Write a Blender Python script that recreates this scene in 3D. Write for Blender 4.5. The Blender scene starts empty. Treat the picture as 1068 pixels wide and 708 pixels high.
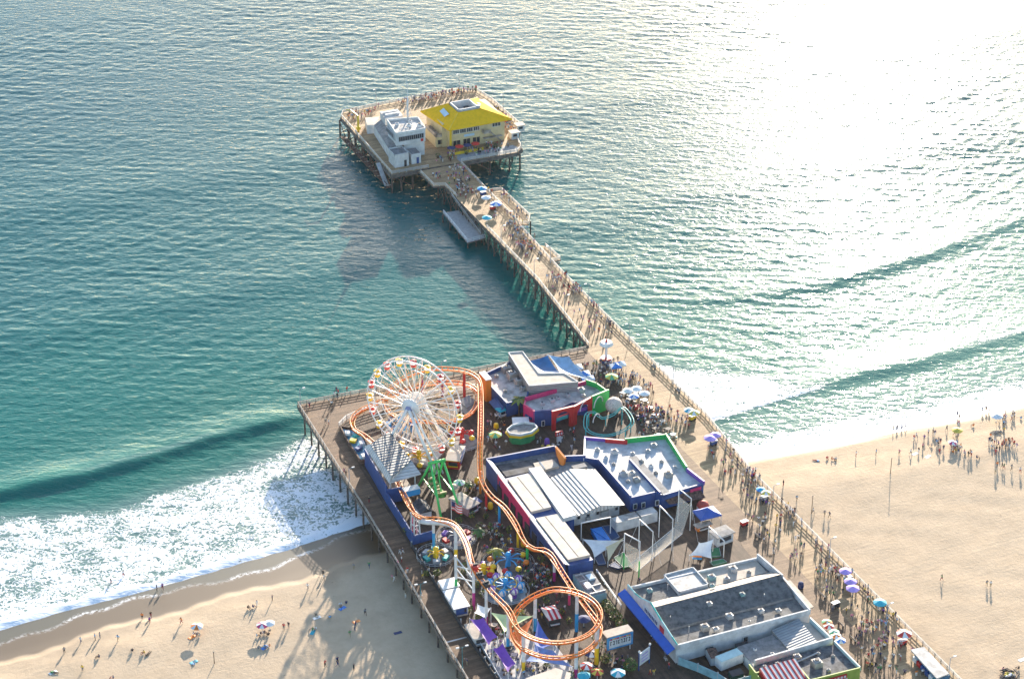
import bpy, bmesh, math, random
import numpy as np
from mathutils import Vector, Matrix, noise as mnoise
random.seed(7); rng = np.random.default_rng(3)
scene = bpy.context.scene; COL = scene.collection
R = math.radians
# ---------------------------------------------------------------- camera
# frame: +Y runs seaward along the pier, +X across it, water at z=0, pier deck at z=7
F, CX, CY, PITCH, AZ, CZ = 2326., 534., 354., R(28.7), R(23.7), 301.
cd = bpy.data.cameras.new('camera'); cam = bpy.data.objects.new('camera', cd); COL.objects.link(cam)
cam.location = (0, 0, CZ); cam.rotation_euler = (math.pi/2-PITCH, 0, -AZ)
cd.sensor_width = 36; cd.lens = 36*F/1068; cd.clip_start = 5; cd.clip_end = 20000
scene.camera = cam
# ---------------------------------------------------------------- light
SUN_AZ, SUN_EL = R(33.3), R(12.8)          # clockwise from +Y
w = bpy.data.worlds.new('World'); scene.world = w; w.use_nodes = True
nt = w.node_tree; bg = nt.nodes['Background']; sk = nt.nodes.new('ShaderNodeTexSky')
sk.sky_type = 'NISHITA'; sk.sun_disc = False; sk.sun_elevation = SUN_EL; sk.sun_rotation = SUN_AZ
sk.air_density = 1.0; sk.dust_density = .9; sk.ozone_density = 2.0
nt.links.new(sk.outputs[0], bg.inputs[0]); bg.inputs[1].default_value = 0.14
sl = bpy.data.lights.new('sun', 'SUN'); sl.energy = 5.0; sl.angle = R(0.5); sl.color = (1, .87, .71)
so = bpy.data.objects.new('sun', sl); COL.objects.link(so)
sv = Vector((math.sin(SUN_AZ)*math.cos(SUN_EL), math.cos(SUN_AZ)*math.cos(SUN_EL), math.sin(SUN_EL)))
so.rotation_euler = (-sv).to_track_quat('-Z', 'Y').to_euler(); so.location = (300, 700, 400)
scene.view_settings.view_transform = 'Standard'; scene.view_settings.look = 'None'
scene.view_settings.exposure = 1.55; scene.view_settings.gamma = 1
scene.cycles.max_bounces = 5; scene.cycles.sample_clamp_indirect = 3
# ---------------------------------------------------------------- helpers
_fh = (math.sin(AZ), math.cos(AZ)); _r = (math.cos(AZ), -math.sin(AZ)); _cp, _sp = math.cos(PITCH), math.sin(PITCH)
DZ = 7.0
def G(px, py, z=DZ):
    """ground position measured from the photograph, at height z"""
    a = (px-CX)/F; b = (CY-py)/F; h = _cp+b*_sp; v = -_sp+b*_cp; t = (z-CZ)/v
    return Vector((t*(h*_fh[0]+a*_r[0]), t*(h*_fh[1]+a*_r[1]), z))
def lin(c): return tuple((x/12.92 if x <= .04045 else ((x+.055)/1.055)**2.4) for x in c)
MATS = {}
def mat(name, col, rough=.7, var=.12, scale=.6, bump=0., metal=0., spec=.5, col2=None, detail=6, coords='Object', stretch=None):
    if name in MATS: return MATS[name]
    m = bpy.data.materials.new(name); m.use_nodes = True; n = m.node_tree.nodes; l = m.node_tree.links
    b = n['Principled BSDF']; b.inputs['Roughness'].default_value = rough; b.inputs['Metallic'].default_value = metal
    b.inputs['Specular IOR Level'].default_value = spec
    g = n.new('ShaderNodeNewGeometry'); mp = n.new('ShaderNodeMapping'); l.new(g.outputs['Position'], mp.inputs[0])
    if stretch: mp.inputs['Scale'].default_value = stretch
    t = n.new('ShaderNodeTexNoise'); t.inputs['Scale'].default_value = scale; t.inputs['Detail'].default_value = detail
    t.inputs['Roughness'].default_value = .65; l.new(mp.outputs[0], t.inputs['Vector'])
    r = n.new('ShaderNodeValToRGB'); c2 = col2 or tuple(max(0, c*(1-3*var)) for c in col)
    r.color_ramp.elements[0].position = .33; r.color_ramp.elements[0].color = (*c2, 1)
    r.color_ramp.elements[1].position = .6; r.color_ramp.elements[1].color = (*[min(1, c*(1+var*.5)) for c in col], 1)
    l.new(t.outputs[0], r.inputs[0]); l.new(r.outputs[0], b.inputs['Base Color'])
    if bump:
        bp = n.new('ShaderNodeBump'); bp.inputs['Distance'].default_value = bump; l.new(t.outputs[0], bp.inputs['Height']); l.new(bp.outputs[0], b.inputs['Normal'])
    MATS[name] = m; return m
class MB:
    """collects shapes, builds ONE mesh object"""
    def __init__(s): s.v = []; s.f = []; s.m = []; s.ms = []; s.sm = []
    def mi(s, m):
        if m not in s.ms: s.ms.append(m)
        return s.ms.index(m)
    def add(s, vs, fs, m, smooth=False):
        o = len(s.v); s.v += [tuple(x) for x in vs]; k = s.mi(m)
        for f in fs: s.f.append([i+o for i in f]); s.m.append(k); s.sm.append(smooth)
        return s
    def box(s, x0, x1, y0, y1, z0, z1, m):
        vs = [(x, y, z) for z in (z0, z1) for y in (y0, y1) for x in (x0, x1)]
        return s.add(vs, [(0,2,3,1),(4,5,7,6),(0,1,5,4),(1,3,7,5),(3,2,6,7),(2,0,4,6)], m)
    def rbox(s, c, sx, sy, sz, rz, m, rx=0):
        M = Matrix.Translation(c) @ Matrix.Rotation(rz, 4, 'Z') @ Matrix.Rotation(rx, 4, 'X')
        vs = [M @ Vector((x*sx/2, y*sy/2, z*sz/2)) for z in (-1, 1) for y in (-1, 1) for x in (-1, 1)]
        return s.add(vs, [(0,2,3,1),(4,5,7,6),(0,1,5,4),(1,3,7,5),(3,2,6,7),(2,0,4,6)], m)
    def prism(s, poly, z0, z1, m, mtop=None):
        n = len(poly); A = sum(poly[i][0]*poly[(i+1) % n][1]-poly[(i+1) % n][0]*poly[i][1] for i in range(n))
        if A < 0: poly = poly[::-1]
        z1s = z1 if isinstance(z1, (list, tuple)) else [z1]*n
        if A < 0 and isinstance(z1, (list, tuple)): z1s = list(z1)[::-1]
        vs = [(p[0], p[1], z0) for p in poly]+[(p[0], p[1], z) for p, z in zip(poly, z1s)]
        s.add(vs, [[i, (i+1) % n, (i+1) % n+n, i+n] for i in range(n)]+[list(range(n))[::-1]], m)
        return s.add([(p[0], p[1], z) for p, z in zip(poly, z1s)], [list(range(n))], mtop or m)
    def wall(s, path, z0, z1, t, m, closed=False):
        n = len(path)
        for i in range(n if closed else n-1):
            a, b = Vector(path[i][:2]), Vector(path[(i+1) % n][:2]); d = (b-a); L = d.length
            c = (a+b)/2; s.rbox((c.x, c.y, (z0+z1)/2), L+t, t, z1-z0, math.atan2(d.y, d.x), m)
        return s
    def tube(s, path, r, m, n=6, r2=None, cap=True):
        path = [Vector(p) for p in path]; N = len(path); vs = []; fs = []
        for i, p in enumerate(path):
            d = (path[min(i+1, N-1)]-path[max(i-1, 0)]).normalized()
            u = Vector((0, 0, 1)).cross(d)
            u = Vector((1, 0, 0)) if u.length < .05 else u.normalized()
            q = d.cross(u); rr = r if r2 is None else r+(r2-r)*i/(N-1)
            vs += [p+(u*math.cos(2*math.pi*k/n)+q*math.sin(2*math.pi*k/n))*rr for k in range(n)]
        for i in range(N-1):
            for k in range(n): fs.append((i*n+k, i*n+(k+1) % n, (i+1)*n+(k+1) % n, (i+1)*n+k))
        if cap: fs += [list(range(n))[::-1], [(N-1)*n+k for k in range(n)]]
        return s.add(vs, fs, m, n > 5)
    def cyl(s, x, y, z0, z1, r, m, r2=None, n=10):
        r2 = r if r2 is None else r2
        a = [(x+r*math.cos(2*math.pi*k/n), y+r*math.sin(2*math.pi*k/n), z0) for k in range(n)]
        b = [(x+r2*math.cos(2*math.pi*k/n), y+r2*math.sin(2*math.pi*k/n), z1) for k in range(n)]
        return s.add(a+b, [(k, (k+1) % n, (k+1) % n+n, k+n) for k in range(n)]+[list(range(n))[::-1], [k+n for k in range(n)]], m)
    def ball(s, c, r, m, sz=1, nu=8, nv=6, jit=0):
        vs = []; fs = []
        for j in range(nv+1):
            t = math.pi*j/nv
            for i in range(nu):
                a = 2*math.pi*i/nu; k = 1+jit*random.uniform(-1, 1)
                vs.append((c[0]+r*k*math.sin(t)*math.cos(a), c[1]+r*k*math.sin(t)*math.sin(a), c[2]+r*sz*k*math.cos(t)))
        for j in range(nv):
            for i in range(nu): fs.append((j*nu+i, (j+1)*nu+i, (j+1)*nu+(i+1) % nu, j*nu+(i+1) % nu))
        return s.add(vs, fs, m, jit == 0)
    def parasol(s, c, r, h, ms, n=8, rise=.35, val=.12):
        ms = ms if isinstance(ms, (list, tuple)) else [ms]
        for k in range(n):
            a0, a1 = 2*math.pi*k/n, 2*math.pi*(k+1)/n
            P0 = (c[0]+r*math.cos(a0), c[1]+r*math.sin(a0), c[2]+h); P1 = (c[0]+r*math.cos(a1), c[1]+r*math.sin(a1), c[2]+h)
            T = (c[0], c[1], c[2]+h+r*rise)
            s.add([P0, P1, T, (P0[0], P0[1], P0[2]-val), (P1[0], P1[1], P1[2]-val), (c[0], c[1], T[2]-.06)], [(0, 1, 2), (3, 4, 1, 0), (4, 3, 5)], ms[k % len(ms)])
        return s
    def cloth(s, pts, m, sag=.6, n=8, t=.06, edge=0.):
        """4 or 3 corner sail of real thickness; edges pulled in, middle sags"""
        if len(pts) == 3: pts = [pts[0], pts[1], pts[2], pts[2]]
        a, b, c, d = [Vector(p) for p in pts]; ctr = (a+b+c+d)/4; vs = []; fs = []
        for j in range(n+1):
            for i in range(n+1):
                u, v = i/n, j/n; p = (a*(1-u)+b*u)*(1-v)+(d*(1-u)+c*u)*v
                e = max(4*u*(1-u)*abs(2*v-1), 4*v*(1-v)*abs(2*u-1)); p = p.lerp(ctr, edge*e)
                p.z -= sag*(1-(2*u-1)**2)*(1-(2*v-1)**2); vs.append(p)
        N = (n+1)**2; vs += [p-Vector((0, 0, t)) for p in vs]
        for j in range(n):
            for i in range(n):
                q = (j*(n+1)+i, j*(n+1)+i+1, (j+1)*(n+1)+i+1, (j+1)*(n+1)+i); fs += [q, tuple(x+N for x in q[::-1])]
        return s.add(vs, fs, m, True)
    def build(s, name, parent=None):
        me = bpy.data.meshes.new(name); me.from_pydata(s.v, [], s.f)
        for m in s.ms: me.materials.append(m)
        me.polygons.foreach_set('material_index', s.m); me.polygons.foreach_set('use_smooth', s.sm); me.update()
        o = bpy.data.objects.new(name, me); COL.objects.link(o)
        if parent:
            o.parent = parent; off = Vector((0, 0, 0)); q = parent
            while q: off += q.location; q = q.parent
            if off.length > 0: me.transform(Matrix.Translation(-off))
        return o
def thing(name, label, cat, loc=(0, 0, 0), group=None):
    o = bpy.data.objects.new(name, None); COL.objects.link(o); o.location = loc; o.empty_display_size = .5
    o['label'] = label; o['category'] = cat
    if group: o['group'] = group
    return o
def tag(o, label, cat, group=None, kind=None):
    o['label'] = label; o['category'] = cat
    if group: o['group'] = group
    if kind: o['kind'] = kind
    return o
def part(name, mb, parent, label=None):
    o = mb.build(name, parent)
    if label: o['label'] = label
    return o
def dup(o, loc, rz=None, label=None, parent=None, group=None):
    c = o.copy(); COL.objects.link(c)
    if parent: c.parent = parent
    else:
        c.location = loc
        if rz is not None: c.rotation_euler.z = rz
    if label: c['label'] = label
    if group: c['group'] = group
    for ch in o.children: dup(ch, None, parent=c)
    return c
def spline(pts, step=1.0, closed=False):
    P = [Vector(p) for p in pts]; out = []; n = len(P)
    for i in range(n if closed else n-1):
        g = (lambda k: P[k % n]) if closed else (lambda k: P[max(0, min(n-1, k))])
        p0, p1, p2, p3 = g(i-1), g(i), g(i+1), g(i+2); m = max(1, int((p2-p1).length/step))
        for k in range(m):
            t = k/m; out.append(.5*((2*p1)+(p2-p0)*t+(2*p0-5*p1+4*p2-p3)*t*t+(3*p1-p0-3*p2+p3)*t**3))
    out.append(P[0].copy() if closed else P[-1].copy()); return out
# ---------------------------------------------------------------- materials
def nodes(name):
    m = bpy.data.materials.new(name); m.use_nodes = True; return m, m.node_tree.nodes, m.node_tree.links, m.node_tree.nodes['Principled BSDF']
def planks(name, c1, c2, gap, w=.3, along='x', stain=.35):
    m, n, l, b = nodes(name); b.inputs['Roughness'].default_value = .75; b.inputs['Specular IOR Level'].default_value = .3
    g = n.new('ShaderNodeNewGeometry'); mp = n.new('ShaderNodeMapping'); l.new(g.outputs['Position'], mp.inputs[0])
    if along == 'y': mp.inputs['Rotation'].default_value = (0, 0, R(90))
    if along == 'd': mp.inputs['Rotation'].default_value = (0, 0, R(35))
    br = n.new('ShaderNodeTexBrick'); br.inputs['Scale'].default_value = 1; br.inputs['Brick Width'].default_value = 4.2; br.inputs['Row Height'].default_value = w
    br.inputs['Mortar Size'].default_value = .018; br.inputs['Color1'].default_value = (*c1, 1); br.inputs['Color2'].default_value = (*c2, 1); br.inputs['Mortar'].default_value = (*gap, 1)
    l.new(mp.outputs[0], br.inputs[0])
    t = n.new('ShaderNodeTexNoise'); t.inputs['Scale'].default_value = .35; t.inputs['Detail'].default_value = 8; t.inputs['Roughness'].default_value = .7; l.new(g.outputs['Position'], t.inputs['Vector'])
    r = n.new('ShaderNodeValToRGB'); r.color_ramp.elements[0].position = .35; r.color_ramp.elements[0].color = (1-stain,)*3+(1,); r.color_ramp.elements[1].position = .62
    l.new(t.outputs[0], r.inputs[0])
    # weathered bands: whole courses of replaced, paler boards
    t2 = n.new('ShaderNodeTexNoise'); t2.inputs['Scale'].default_value = .9; t2.inputs['Detail'].default_value = 3
    mp2 = n.new('ShaderNodeMapping'); mp2.inputs['Scale'].default_value = (.05, 1, 1) if along == 'x' else (1, .05, 1); l.new(g.outputs['Position'], mp2.inputs[0]); l.new(mp2.outputs[0], t2.inputs['Vector'])
    r2 = n.new('ShaderNodeValToRGB'); r2.color_ramp.elements[0].position = .38; r2.color_ramp.elements[0].color = (.72, .7, .68, 1); r2.color_ramp.elements[1].position = .6; l.new(t2.outputs[0], r2.inputs[0])
    mx = n.new('ShaderNodeMixRGB'); mx.blend_type = 'MULTIPLY'; mx.inputs[0].default_value = 1; l.new(br.outputs[0], mx.inputs[1]); l.new(r.outputs[0], mx.inputs[2])
    mx2 = n.new('ShaderNodeMixRGB'); mx2.blend_type = 'MULTIPLY'; mx2.inputs[0].default_value = 1; l.new(mx.outputs[0], mx2.inputs[1]); l.new(r2.outputs[0], mx2.inputs[2])
    l.new(mx2.outputs[0], b.inputs['Base Color'])
    bp = n.new('ShaderNodeBump'); bp.inputs['Distance'].default_value = .03; l.new(br.outputs['Fac'], bp.inputs['Height']); bp.invert = True; l.new(bp.outputs[0], b.inputs['Normal'])
    MATS[name] = m; return m
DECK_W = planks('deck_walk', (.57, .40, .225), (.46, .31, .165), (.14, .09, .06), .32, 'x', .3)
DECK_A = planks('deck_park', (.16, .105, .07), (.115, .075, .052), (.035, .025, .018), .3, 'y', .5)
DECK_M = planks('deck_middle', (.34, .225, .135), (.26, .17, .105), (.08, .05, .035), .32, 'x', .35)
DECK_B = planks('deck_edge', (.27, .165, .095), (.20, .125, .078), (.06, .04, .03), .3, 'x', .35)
WHITE = mat('white_paint', (.68, .68, .665), .55, .08); WOODW = mat('rail_wood', (.42, .36, .30), .8, .2)
PILE = mat('pile_wood', (.13, .10, .085), .85, .25, 1.5); BEAM = mat('beam_wood', (.17, .14, .12), .85, .2)
STEELG = mat('grey_steel', (.36, .38, .40), .5, .08); DARK = mat('dark', (.04, .04, .045), .7, .1); RUST = mat('rusty_steel', (.16, .09, .065), .8, .3, 2)
GALV = mat('galvanised', (.5, .5, .49), .45, .1, metal=.3)

# ---------------------------------------------------------------- sea
def lerpY(pts):
    pts = sorted((p[0], p[1]) for p in pts); xs = [p[0] for p in pts]; ys = [p[1] for p in pts]
    return lambda X: np.interp(X, xs, ys)
def line(px, z=0.): return lerpY([G(a, b, z) for a, b in px])
SHORE = line([(-150, 690), (0, 655), (80, 632), (150, 615), (230, 592), (300, 572), (345, 556), (380, 545), (430, 537), (700, 490), (760, 476), (830, 464), (900, 454), (960, 441), (1010, 428), (1068, 413), (1180, 385)])
def axis(lo, hi, a, b, st):
    c = list(np.arange(a, b+st, st)); d = st
    while c[-1] < hi: d *= 1.12; c.append(c[-1]+d)
    d = st
    while c[0] > lo: d *= 1.12; c.insert(0, c[0]-d)
    return np.array(c)
def grid(name, xs, ys, zf, material, attrs=None):
    X, Y = np.meshgrid(xs, ys); Z = zf(X, Y); nx, ny = len(xs), len(ys)
    co = np.stack([X, Y, Z], -1).reshape(-1, 3).astype(np.float32)
    i = np.arange(nx*ny).reshape(ny, nx); q = np.stack([i[:-1, :-1], i[:-1, 1:], i[1:, 1:], i[1:, :-1]], -1).reshape(-1, 4).astype(np.int32)
    me = bpy.data.meshes.new(name); me.vertices.add(len(co)); me.vertices.foreach_set('co', co.ravel())
    me.loops.add(q.size); me.loops.foreach_set('vertex_index', q.ravel()); me.polygons.add(len(q))
    me.polygons.foreach_set('loop_start', np.arange(0, q.size, 4, dtype=np.int32)); me.polygons.foreach_set('loop_total', np.full(len(q), 4, dtype=np.int32))
    me.polygons.foreach_set('use_smooth', np.ones(len(q), dtype=bool))
    for k, fn in (attrs or {}).items():
        a = me.attributes.new(k, 'FLOAT', 'POINT'); a.data.foreach_set('value', fn(X, Y).ravel().astype(np.float32))
    me.update(); me.validate(); me.materials.append(material)
    o = bpy.data.objects.new(name, me); COL.objects.link(o); return o
def sstep(a, b, x): t = np.clip((x-a)/(b-a), 0, 1); return t*t*(3-2*t)
CR_L = line([(-80, 531), (0, 512), (87, 494), (152, 476), (218, 456), (305, 433), (340, 428)], .8)
CR_R = line([(560, 335), (640, 322), (700, 313), (800, 304), (860, 294), (960, 265), (1068, 226), (1150, 190)], .8)
CR_2 = line([(700, 440), (742, 432), (800, 414), (850, 400), (905, 386), (960, 374), (1068, 343), (1150, 322)], .8)
waves = []
for k in range(70):
    lam = 2.6*(1.04**k)*rng.uniform(.9, 1.1)
    if lam > 40: break
    th = rng.normal(0, .38)+R(22); A = .0086*lam**.35*rng.uniform(.5, 1.4)*(1 if lam < 5.5 else (.62 if lam < 9 else .28))
    waves.append((2*math.pi/lam*math.sin(th), 2*math.pi/lam*math.cos(th), A, rng.uniform(0, 6.28)))
def swell(Y, c, h, front, back): d = Y-c; return h*np.where(d < 0, np.exp(-(d/front)**2), np.exp(-(d/back)**2))
def patch(X, a, b, s): return sstep(a-s, a+s, X)*(1-sstep(b-s, b+s, X))
def sea_z(X, Y):
    Z = np.zeros_like(X); mod = .75+.35*np.sin(X*.013+Y*.021)*np.sin(X*.031-Y*.017+1.3)
    sp = .5*np.maximum(1, np.abs(np.gradient(X, axis=1))+np.abs(np.gradient(Y, axis=0)))
    for kx, ky, A, ph in waves:
        lam = 2*math.pi/math.hypot(kx, ky); fade = np.clip((lam/sp-1.6)/1.4, 0, 1)
        s = np.sin(kx*X+ky*Y+ph); Z += A*fade*mod*(s+.35*(s*s-.5))
    d = Y-SHORE(X); Z *= .35+.65*sstep(8, 70, d)
    Z += (1+.18*np.sin(X*.09)+.1*np.sin(X*.31))*swell(Y, CR_L(X), 1.2, 3.2, 8)*patch(X, -200, 150, 12)
    Z += (1+.3*np.sin(X*.06))*swell(Y, CR_R(X), .5, 3.8, 10)*patch(X, 275, 900, 25)
    Z += (1+.25*np.sin(X*.08+2))*swell(Y, CR_2(X), .55, 3.6, 8)*patch(X, 250, 900, 10)
    Z += swell(Y, 560+.02*X, .35, 10, 14)+swell(Y, 640+.02*X, .3, 12, 16)
    Z += .38*np.exp(-np.where(d < .9, (d-.9)/.8, (d-.9)/4.5)**2)*(.8+.3*np.sin(X*.7+np.sin(X*.23)*2))*(X < 235)
    Z -= .6*sstep(-.6, -3, d)
    return Z+.05
FT_L = line([(-80, 565), (0, 535), (60, 532), (110, 528), (180, 505), (240, 488), (300, 462), (345, 440)])
B2_UP = line([(680, 372), (700, 378), (760, 384), (800, 388), (845, 398), (900, 386), (960, 372), (1068, 342)])
RW_UP = line([(740, 470), (765, 462), (860, 444), (960, 424), (1068, 396), (1150, 372)])
def foam(X, Y):
    s = Y-SHORE(X); L = (X < 200)
    f = np.zeros_like(X)
    a = (1-sstep(-7, 5, Y-FT_L(X))); f = np.where(L, np.maximum(f, a*.70), f)
    e = 1-sstep(1.5, 4.5, s); f = np.where(L, np.maximum(f, e*.97), f)                       # lip at the edge of the wash
    e = np.exp(-((Y-CR_L(X)-.8)/1.2)**2)*.34*patch(X, 90, 135, 14); f = np.where(L, np.maximum(f, e), f)
    b = sstep(-.5, 1.0, Y-CR_2(X)+1.5)*(1-sstep(-9, 3, Y-B2_UP(X)))*(1-sstep(272, 290, X)); f = np.where(~L, np.maximum(f, b*.8), f)
    e = np.exp(-((Y-CR_2(X)+1.5)/1.3)**2)*(1-sstep(284, 292, X)); f = np.where(~L, np.maximum(f, e*.95), f)
    e = np.exp(-((Y-CR_2(X)-.5)/1.5)**2)*sstep(325, 350, X)*.8; f = np.where(~L, np.maximum(f, e), f)
    c = (1-sstep(-3, 5, Y-RW_UP(X))); f = np.where(~L, np.maximum(f, c*.74), f); f = np.where(~L, np.maximum(f, (1-sstep(2.0, 7.0, s))*.95), f)
    c = sstep(-.4, .6, s)*(1-sstep(0, 26, s))*.42; f = np.where(~L, np.maximum(f, c), f)
    return f
def water_mat():
    m, n, l, b = nodes('sea_water')
    g = n.new('ShaderNodeNewGeometry'); sep = n.new('ShaderNodeSeparateXYZ'); l.new(g.outputs['Position'], sep.inputs[0])
    def mrange(src, a, b_, c=0, d=1):
        x = n.new('ShaderNodeMapRange'); x.inputs[1].default_value = a; x.inputs[2].default_value = b_; x.inputs[3].default_value = c; x.inputs[4].default_value = d; l.new(src, x.inputs[0]); return x.outputs[0]
    def noise(sc, det, rough=.6, st=None, dist=0):
        t = n.new('ShaderNodeTexNoise'); t.inputs['Scale'].default_value = sc; t.inputs['Detail'].default_value = det; t.inputs['Roughness'].default_value = rough; t.inputs['Distortion'].default_value = dist
        if st:
            mp = n.new('ShaderNodeMapping'); mp.vector_type = 'TEXTURE'; mp.inputs['Rotation'].default_value = (0, 0, R(-22)); mp.inputs['Scale'].default_value = (1/st[0], 1/st[1], 1); l.new(g.outputs['Position'], mp.inputs[0]); l.new(mp.outputs[0], t.inputs['Vector'])
        else: l.new(g.outputs['Position'], t.inputs['Vector'])
        return t.outputs[0]
    def math_(op, a, b_, clamp=False):
        x = n.new('ShaderNodeMath'); x.operation = op; x.use_clamp = clamp
        for i, s_ in enumerate((a, b_)):
            if isinstance(s_, (int, float)): x.inputs[i].default_value = s_
            else: l.new(s_, x.inputs[i])
        return x.outputs[0]
    # body colour: deep blue offshore, green over the sandy shallows
    r = n.new('ShaderNodeValToRGB'); e = r.color_ramp.elements
    e[0].position = 0; e[0].color = (.05, .16, .13, 1); e[1].position = 1; e[1].color = (.005, .085, .098, 1)
    for p, c in ((.12, (.018, .13, .10)), (.3, (.006, .125, .108)), (.5, (.005, .105, .104))):
        x = r.color_ramp.elements.new(p); x.color = (*c, 1)
    yy = mrange(sep.outputs['Y'], 425, 720); big = noise(.012, 3); yy = math_('ADD', yy, math_('MULTIPLY', math_('SUBTRACT', big, .5), .35))
    l.new(yy, r.inputs[0])
    mk = n.new('ShaderNodeAttribute'); mk.attribute_name = 'murk'; mkx = n.new('ShaderNodeMixRGB'); l.new(mk.outputs['Fac'], mkx.inputs[0]); l.new(r.outputs[0], mkx.inputs[1]); mkx.inputs[2].default_value = (.13, .27, .20, 1)
    # green painted in by height, standing in for light through thin crests
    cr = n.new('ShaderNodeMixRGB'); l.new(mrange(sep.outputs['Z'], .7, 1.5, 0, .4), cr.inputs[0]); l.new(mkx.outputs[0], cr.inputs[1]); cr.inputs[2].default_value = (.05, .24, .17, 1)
    # foam: webbed pattern thresholded by the foam amount of the surface
    at = n.new('ShaderNodeAttribute'); at.attribute_name = 'foam'
    vo = n.new('ShaderNodeTexVoronoi'); vo.feature = 'DISTANCE_TO_EDGE'; vo.inputs['Scale'].default_value = .8
    mpv = n.new('ShaderNodeMapping'); mpv.inputs['Scale'].default_value = (1, .8, 1); wv = n.new('ShaderNodeVectorMath'); wv.operation = 'MULTIPLY_ADD'
    tn = n.new('ShaderNodeTexNoise'); tn.inputs['Scale'].default_value = .5; tn.inputs['Detail'].default_value = 4; l.new(g.outputs['Position'], tn.inputs['Vector'])
    l.new(tn.outputs['Color'], wv.inputs[0]); wv.inputs[1].default_value = (1.6, 1.6, 0); l.new(g.outputs['Position'], wv.inputs[2]); l.new(wv.outputs[0], mpv.inputs[0]); l.new(mpv.outputs[0], vo.inputs['Vector'])
    web = mrange(vo.outputs['Distance'], 0, .3, 1, 0)
    rg = noise(.62, 5, .6, None, 1.1); rg = math_('ABSOLUTE', math_('SUBTRACT', rg, .5), 0); rg = mrange(rg, 0, .11, 1, 0)
    fine = noise(1.8, 5, .7); med = noise(.09, 4, .6); st = noise(.3, 5, .65, (.5, 1.3, 1), .6)
    pat = math_('ADD', math_('ADD', math_('MULTIPLY', web, .16), math_('MULTIPLY', rg, .34)), math_('ADD', math_('MULTIPLY', fine, .5), math_('ADD', math_('MULTIPLY', med, .9), math_('MULTIPLY', st, .75))))  # mean about .95
    th = mrange(at.outputs['Fac'], 0, 1, 2.0, .98)
    fm = n.new('ShaderNodeMapRange'); l.new(math_('SUBTRACT', pat, th), fm.inputs[0]); fm.inputs[1].default_value = -.04; fm.inputs[2].default_value = .13; fm.interpolation_type = 'SMOOTHSTEP'
    fo = math_('MULTIPLY', fm.outputs[0], mrange(at.outputs['Fac'], .02, .12), True)
    # churned water under foam is paler
    mx0 = n.new('ShaderNodeMixRGB'); l.new(math_('MULTIPLY', at.outputs['Fac'], 1.0, True), mx0.inputs[0]); l.new(cr.outputs[0], mx0.inputs[1]); mx0.inputs[2].default_value = (.20, .27, .255, 1)
    mx = n.new('ShaderNodeMixRGB'); l.new(fo, mx.inputs[0]); l.new(mx0.outputs[0], mx.inputs[1]); mx.inputs[2].default_value = (.80, .82, .84, 1)
    l.new(mx.outputs[0], b.inputs['Base Color']); l.new(mrange(fo, 0, 1, .14, .7), b.inputs['Roughness']); l.new(mrange(fo, 0, 1, .27, .15), b.inputs['Specular IOR Level'])
    b.inputs['IOR'].default_value = 1.333
    # wavelets
    w1 = noise(.48, 2.5, .6, (.65, 1.3, 1), .5); w2 = noise(1.3, 1, .5, (.6, 1.2, 1), .3)
    h = math_('ADD', math_('MULTIPLY', w1, 1.0), math_('MULTIPLY', w2, .28)); h = math_('ADD', h, math_('MULTIPLY', fo, .12))
    bp = n.new('ShaderNodeBump'); bp.inputs['Distance'].default_value = .21; bp.inputs['Strength'].default_value = 1.; l.new(h, bp.inputs['Height']); l.new(bp.outputs[0], b.inputs['Normal'])
    return m
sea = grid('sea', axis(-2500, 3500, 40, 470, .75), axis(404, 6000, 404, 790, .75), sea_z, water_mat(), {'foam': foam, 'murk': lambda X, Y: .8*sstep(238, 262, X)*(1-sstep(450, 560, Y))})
sea['kind'] = 'structure'
# ---------------------------------------------------------------- beach
def WID(X):
    w_ = 14.5+1.6*np.sin(X*.05)+.9*np.sin(X*.21)+.35*np.sin(X*.9); return np.where(X > 240, 4+1.2*np.sin(X*.06), w_)
def film(X, Y):
    d = SHORE(X)-Y; w_ = 4.6+1.6*np.sin(X*.11+1)+.6*np.sin(X*.47)
    return np.where(X < 235, 1-sstep(w_-.4, w_+.2, d), 1-sstep(1.5, 3, d))
def lace(X, Y):
    d = SHORE(X)-Y; w_ = 4.6+1.6*np.sin(X*.11+1)+.6*np.sin(X*.47)
    return np.exp(-((d-w_)/.5)**2)*(.35+.65*(np.sin(X*.16+.6) > -.2))*(X < 235)
def sand_z(X, Y):
    d = SHORE(X)-Y
    z = np.where(d < 0, d*.05, .0)+np.where(d > 0, np.minimum(d*.055, .75)+.75*sstep(10, 24, d), 0)
    z = z+.9*sstep(30, 140, d)+.35*sstep(WID(X)-.6, WID(X)+1.4, d)
    z += .06*np.sin(X*.33+np.sin(Y*.2)*2)*np.sin(Y*.29+X*.05)*sstep(10, 22, d)
    return z
def wet(X, Y):
    d = SHORE(X)-Y; wid = WID(X)
    return np.maximum(1-sstep(wid-1.6, wid+.2, d), .45*(1-sstep(wid*1.0, wid*1.6, d+1.5*np.sin(X*.13+1))))
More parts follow.
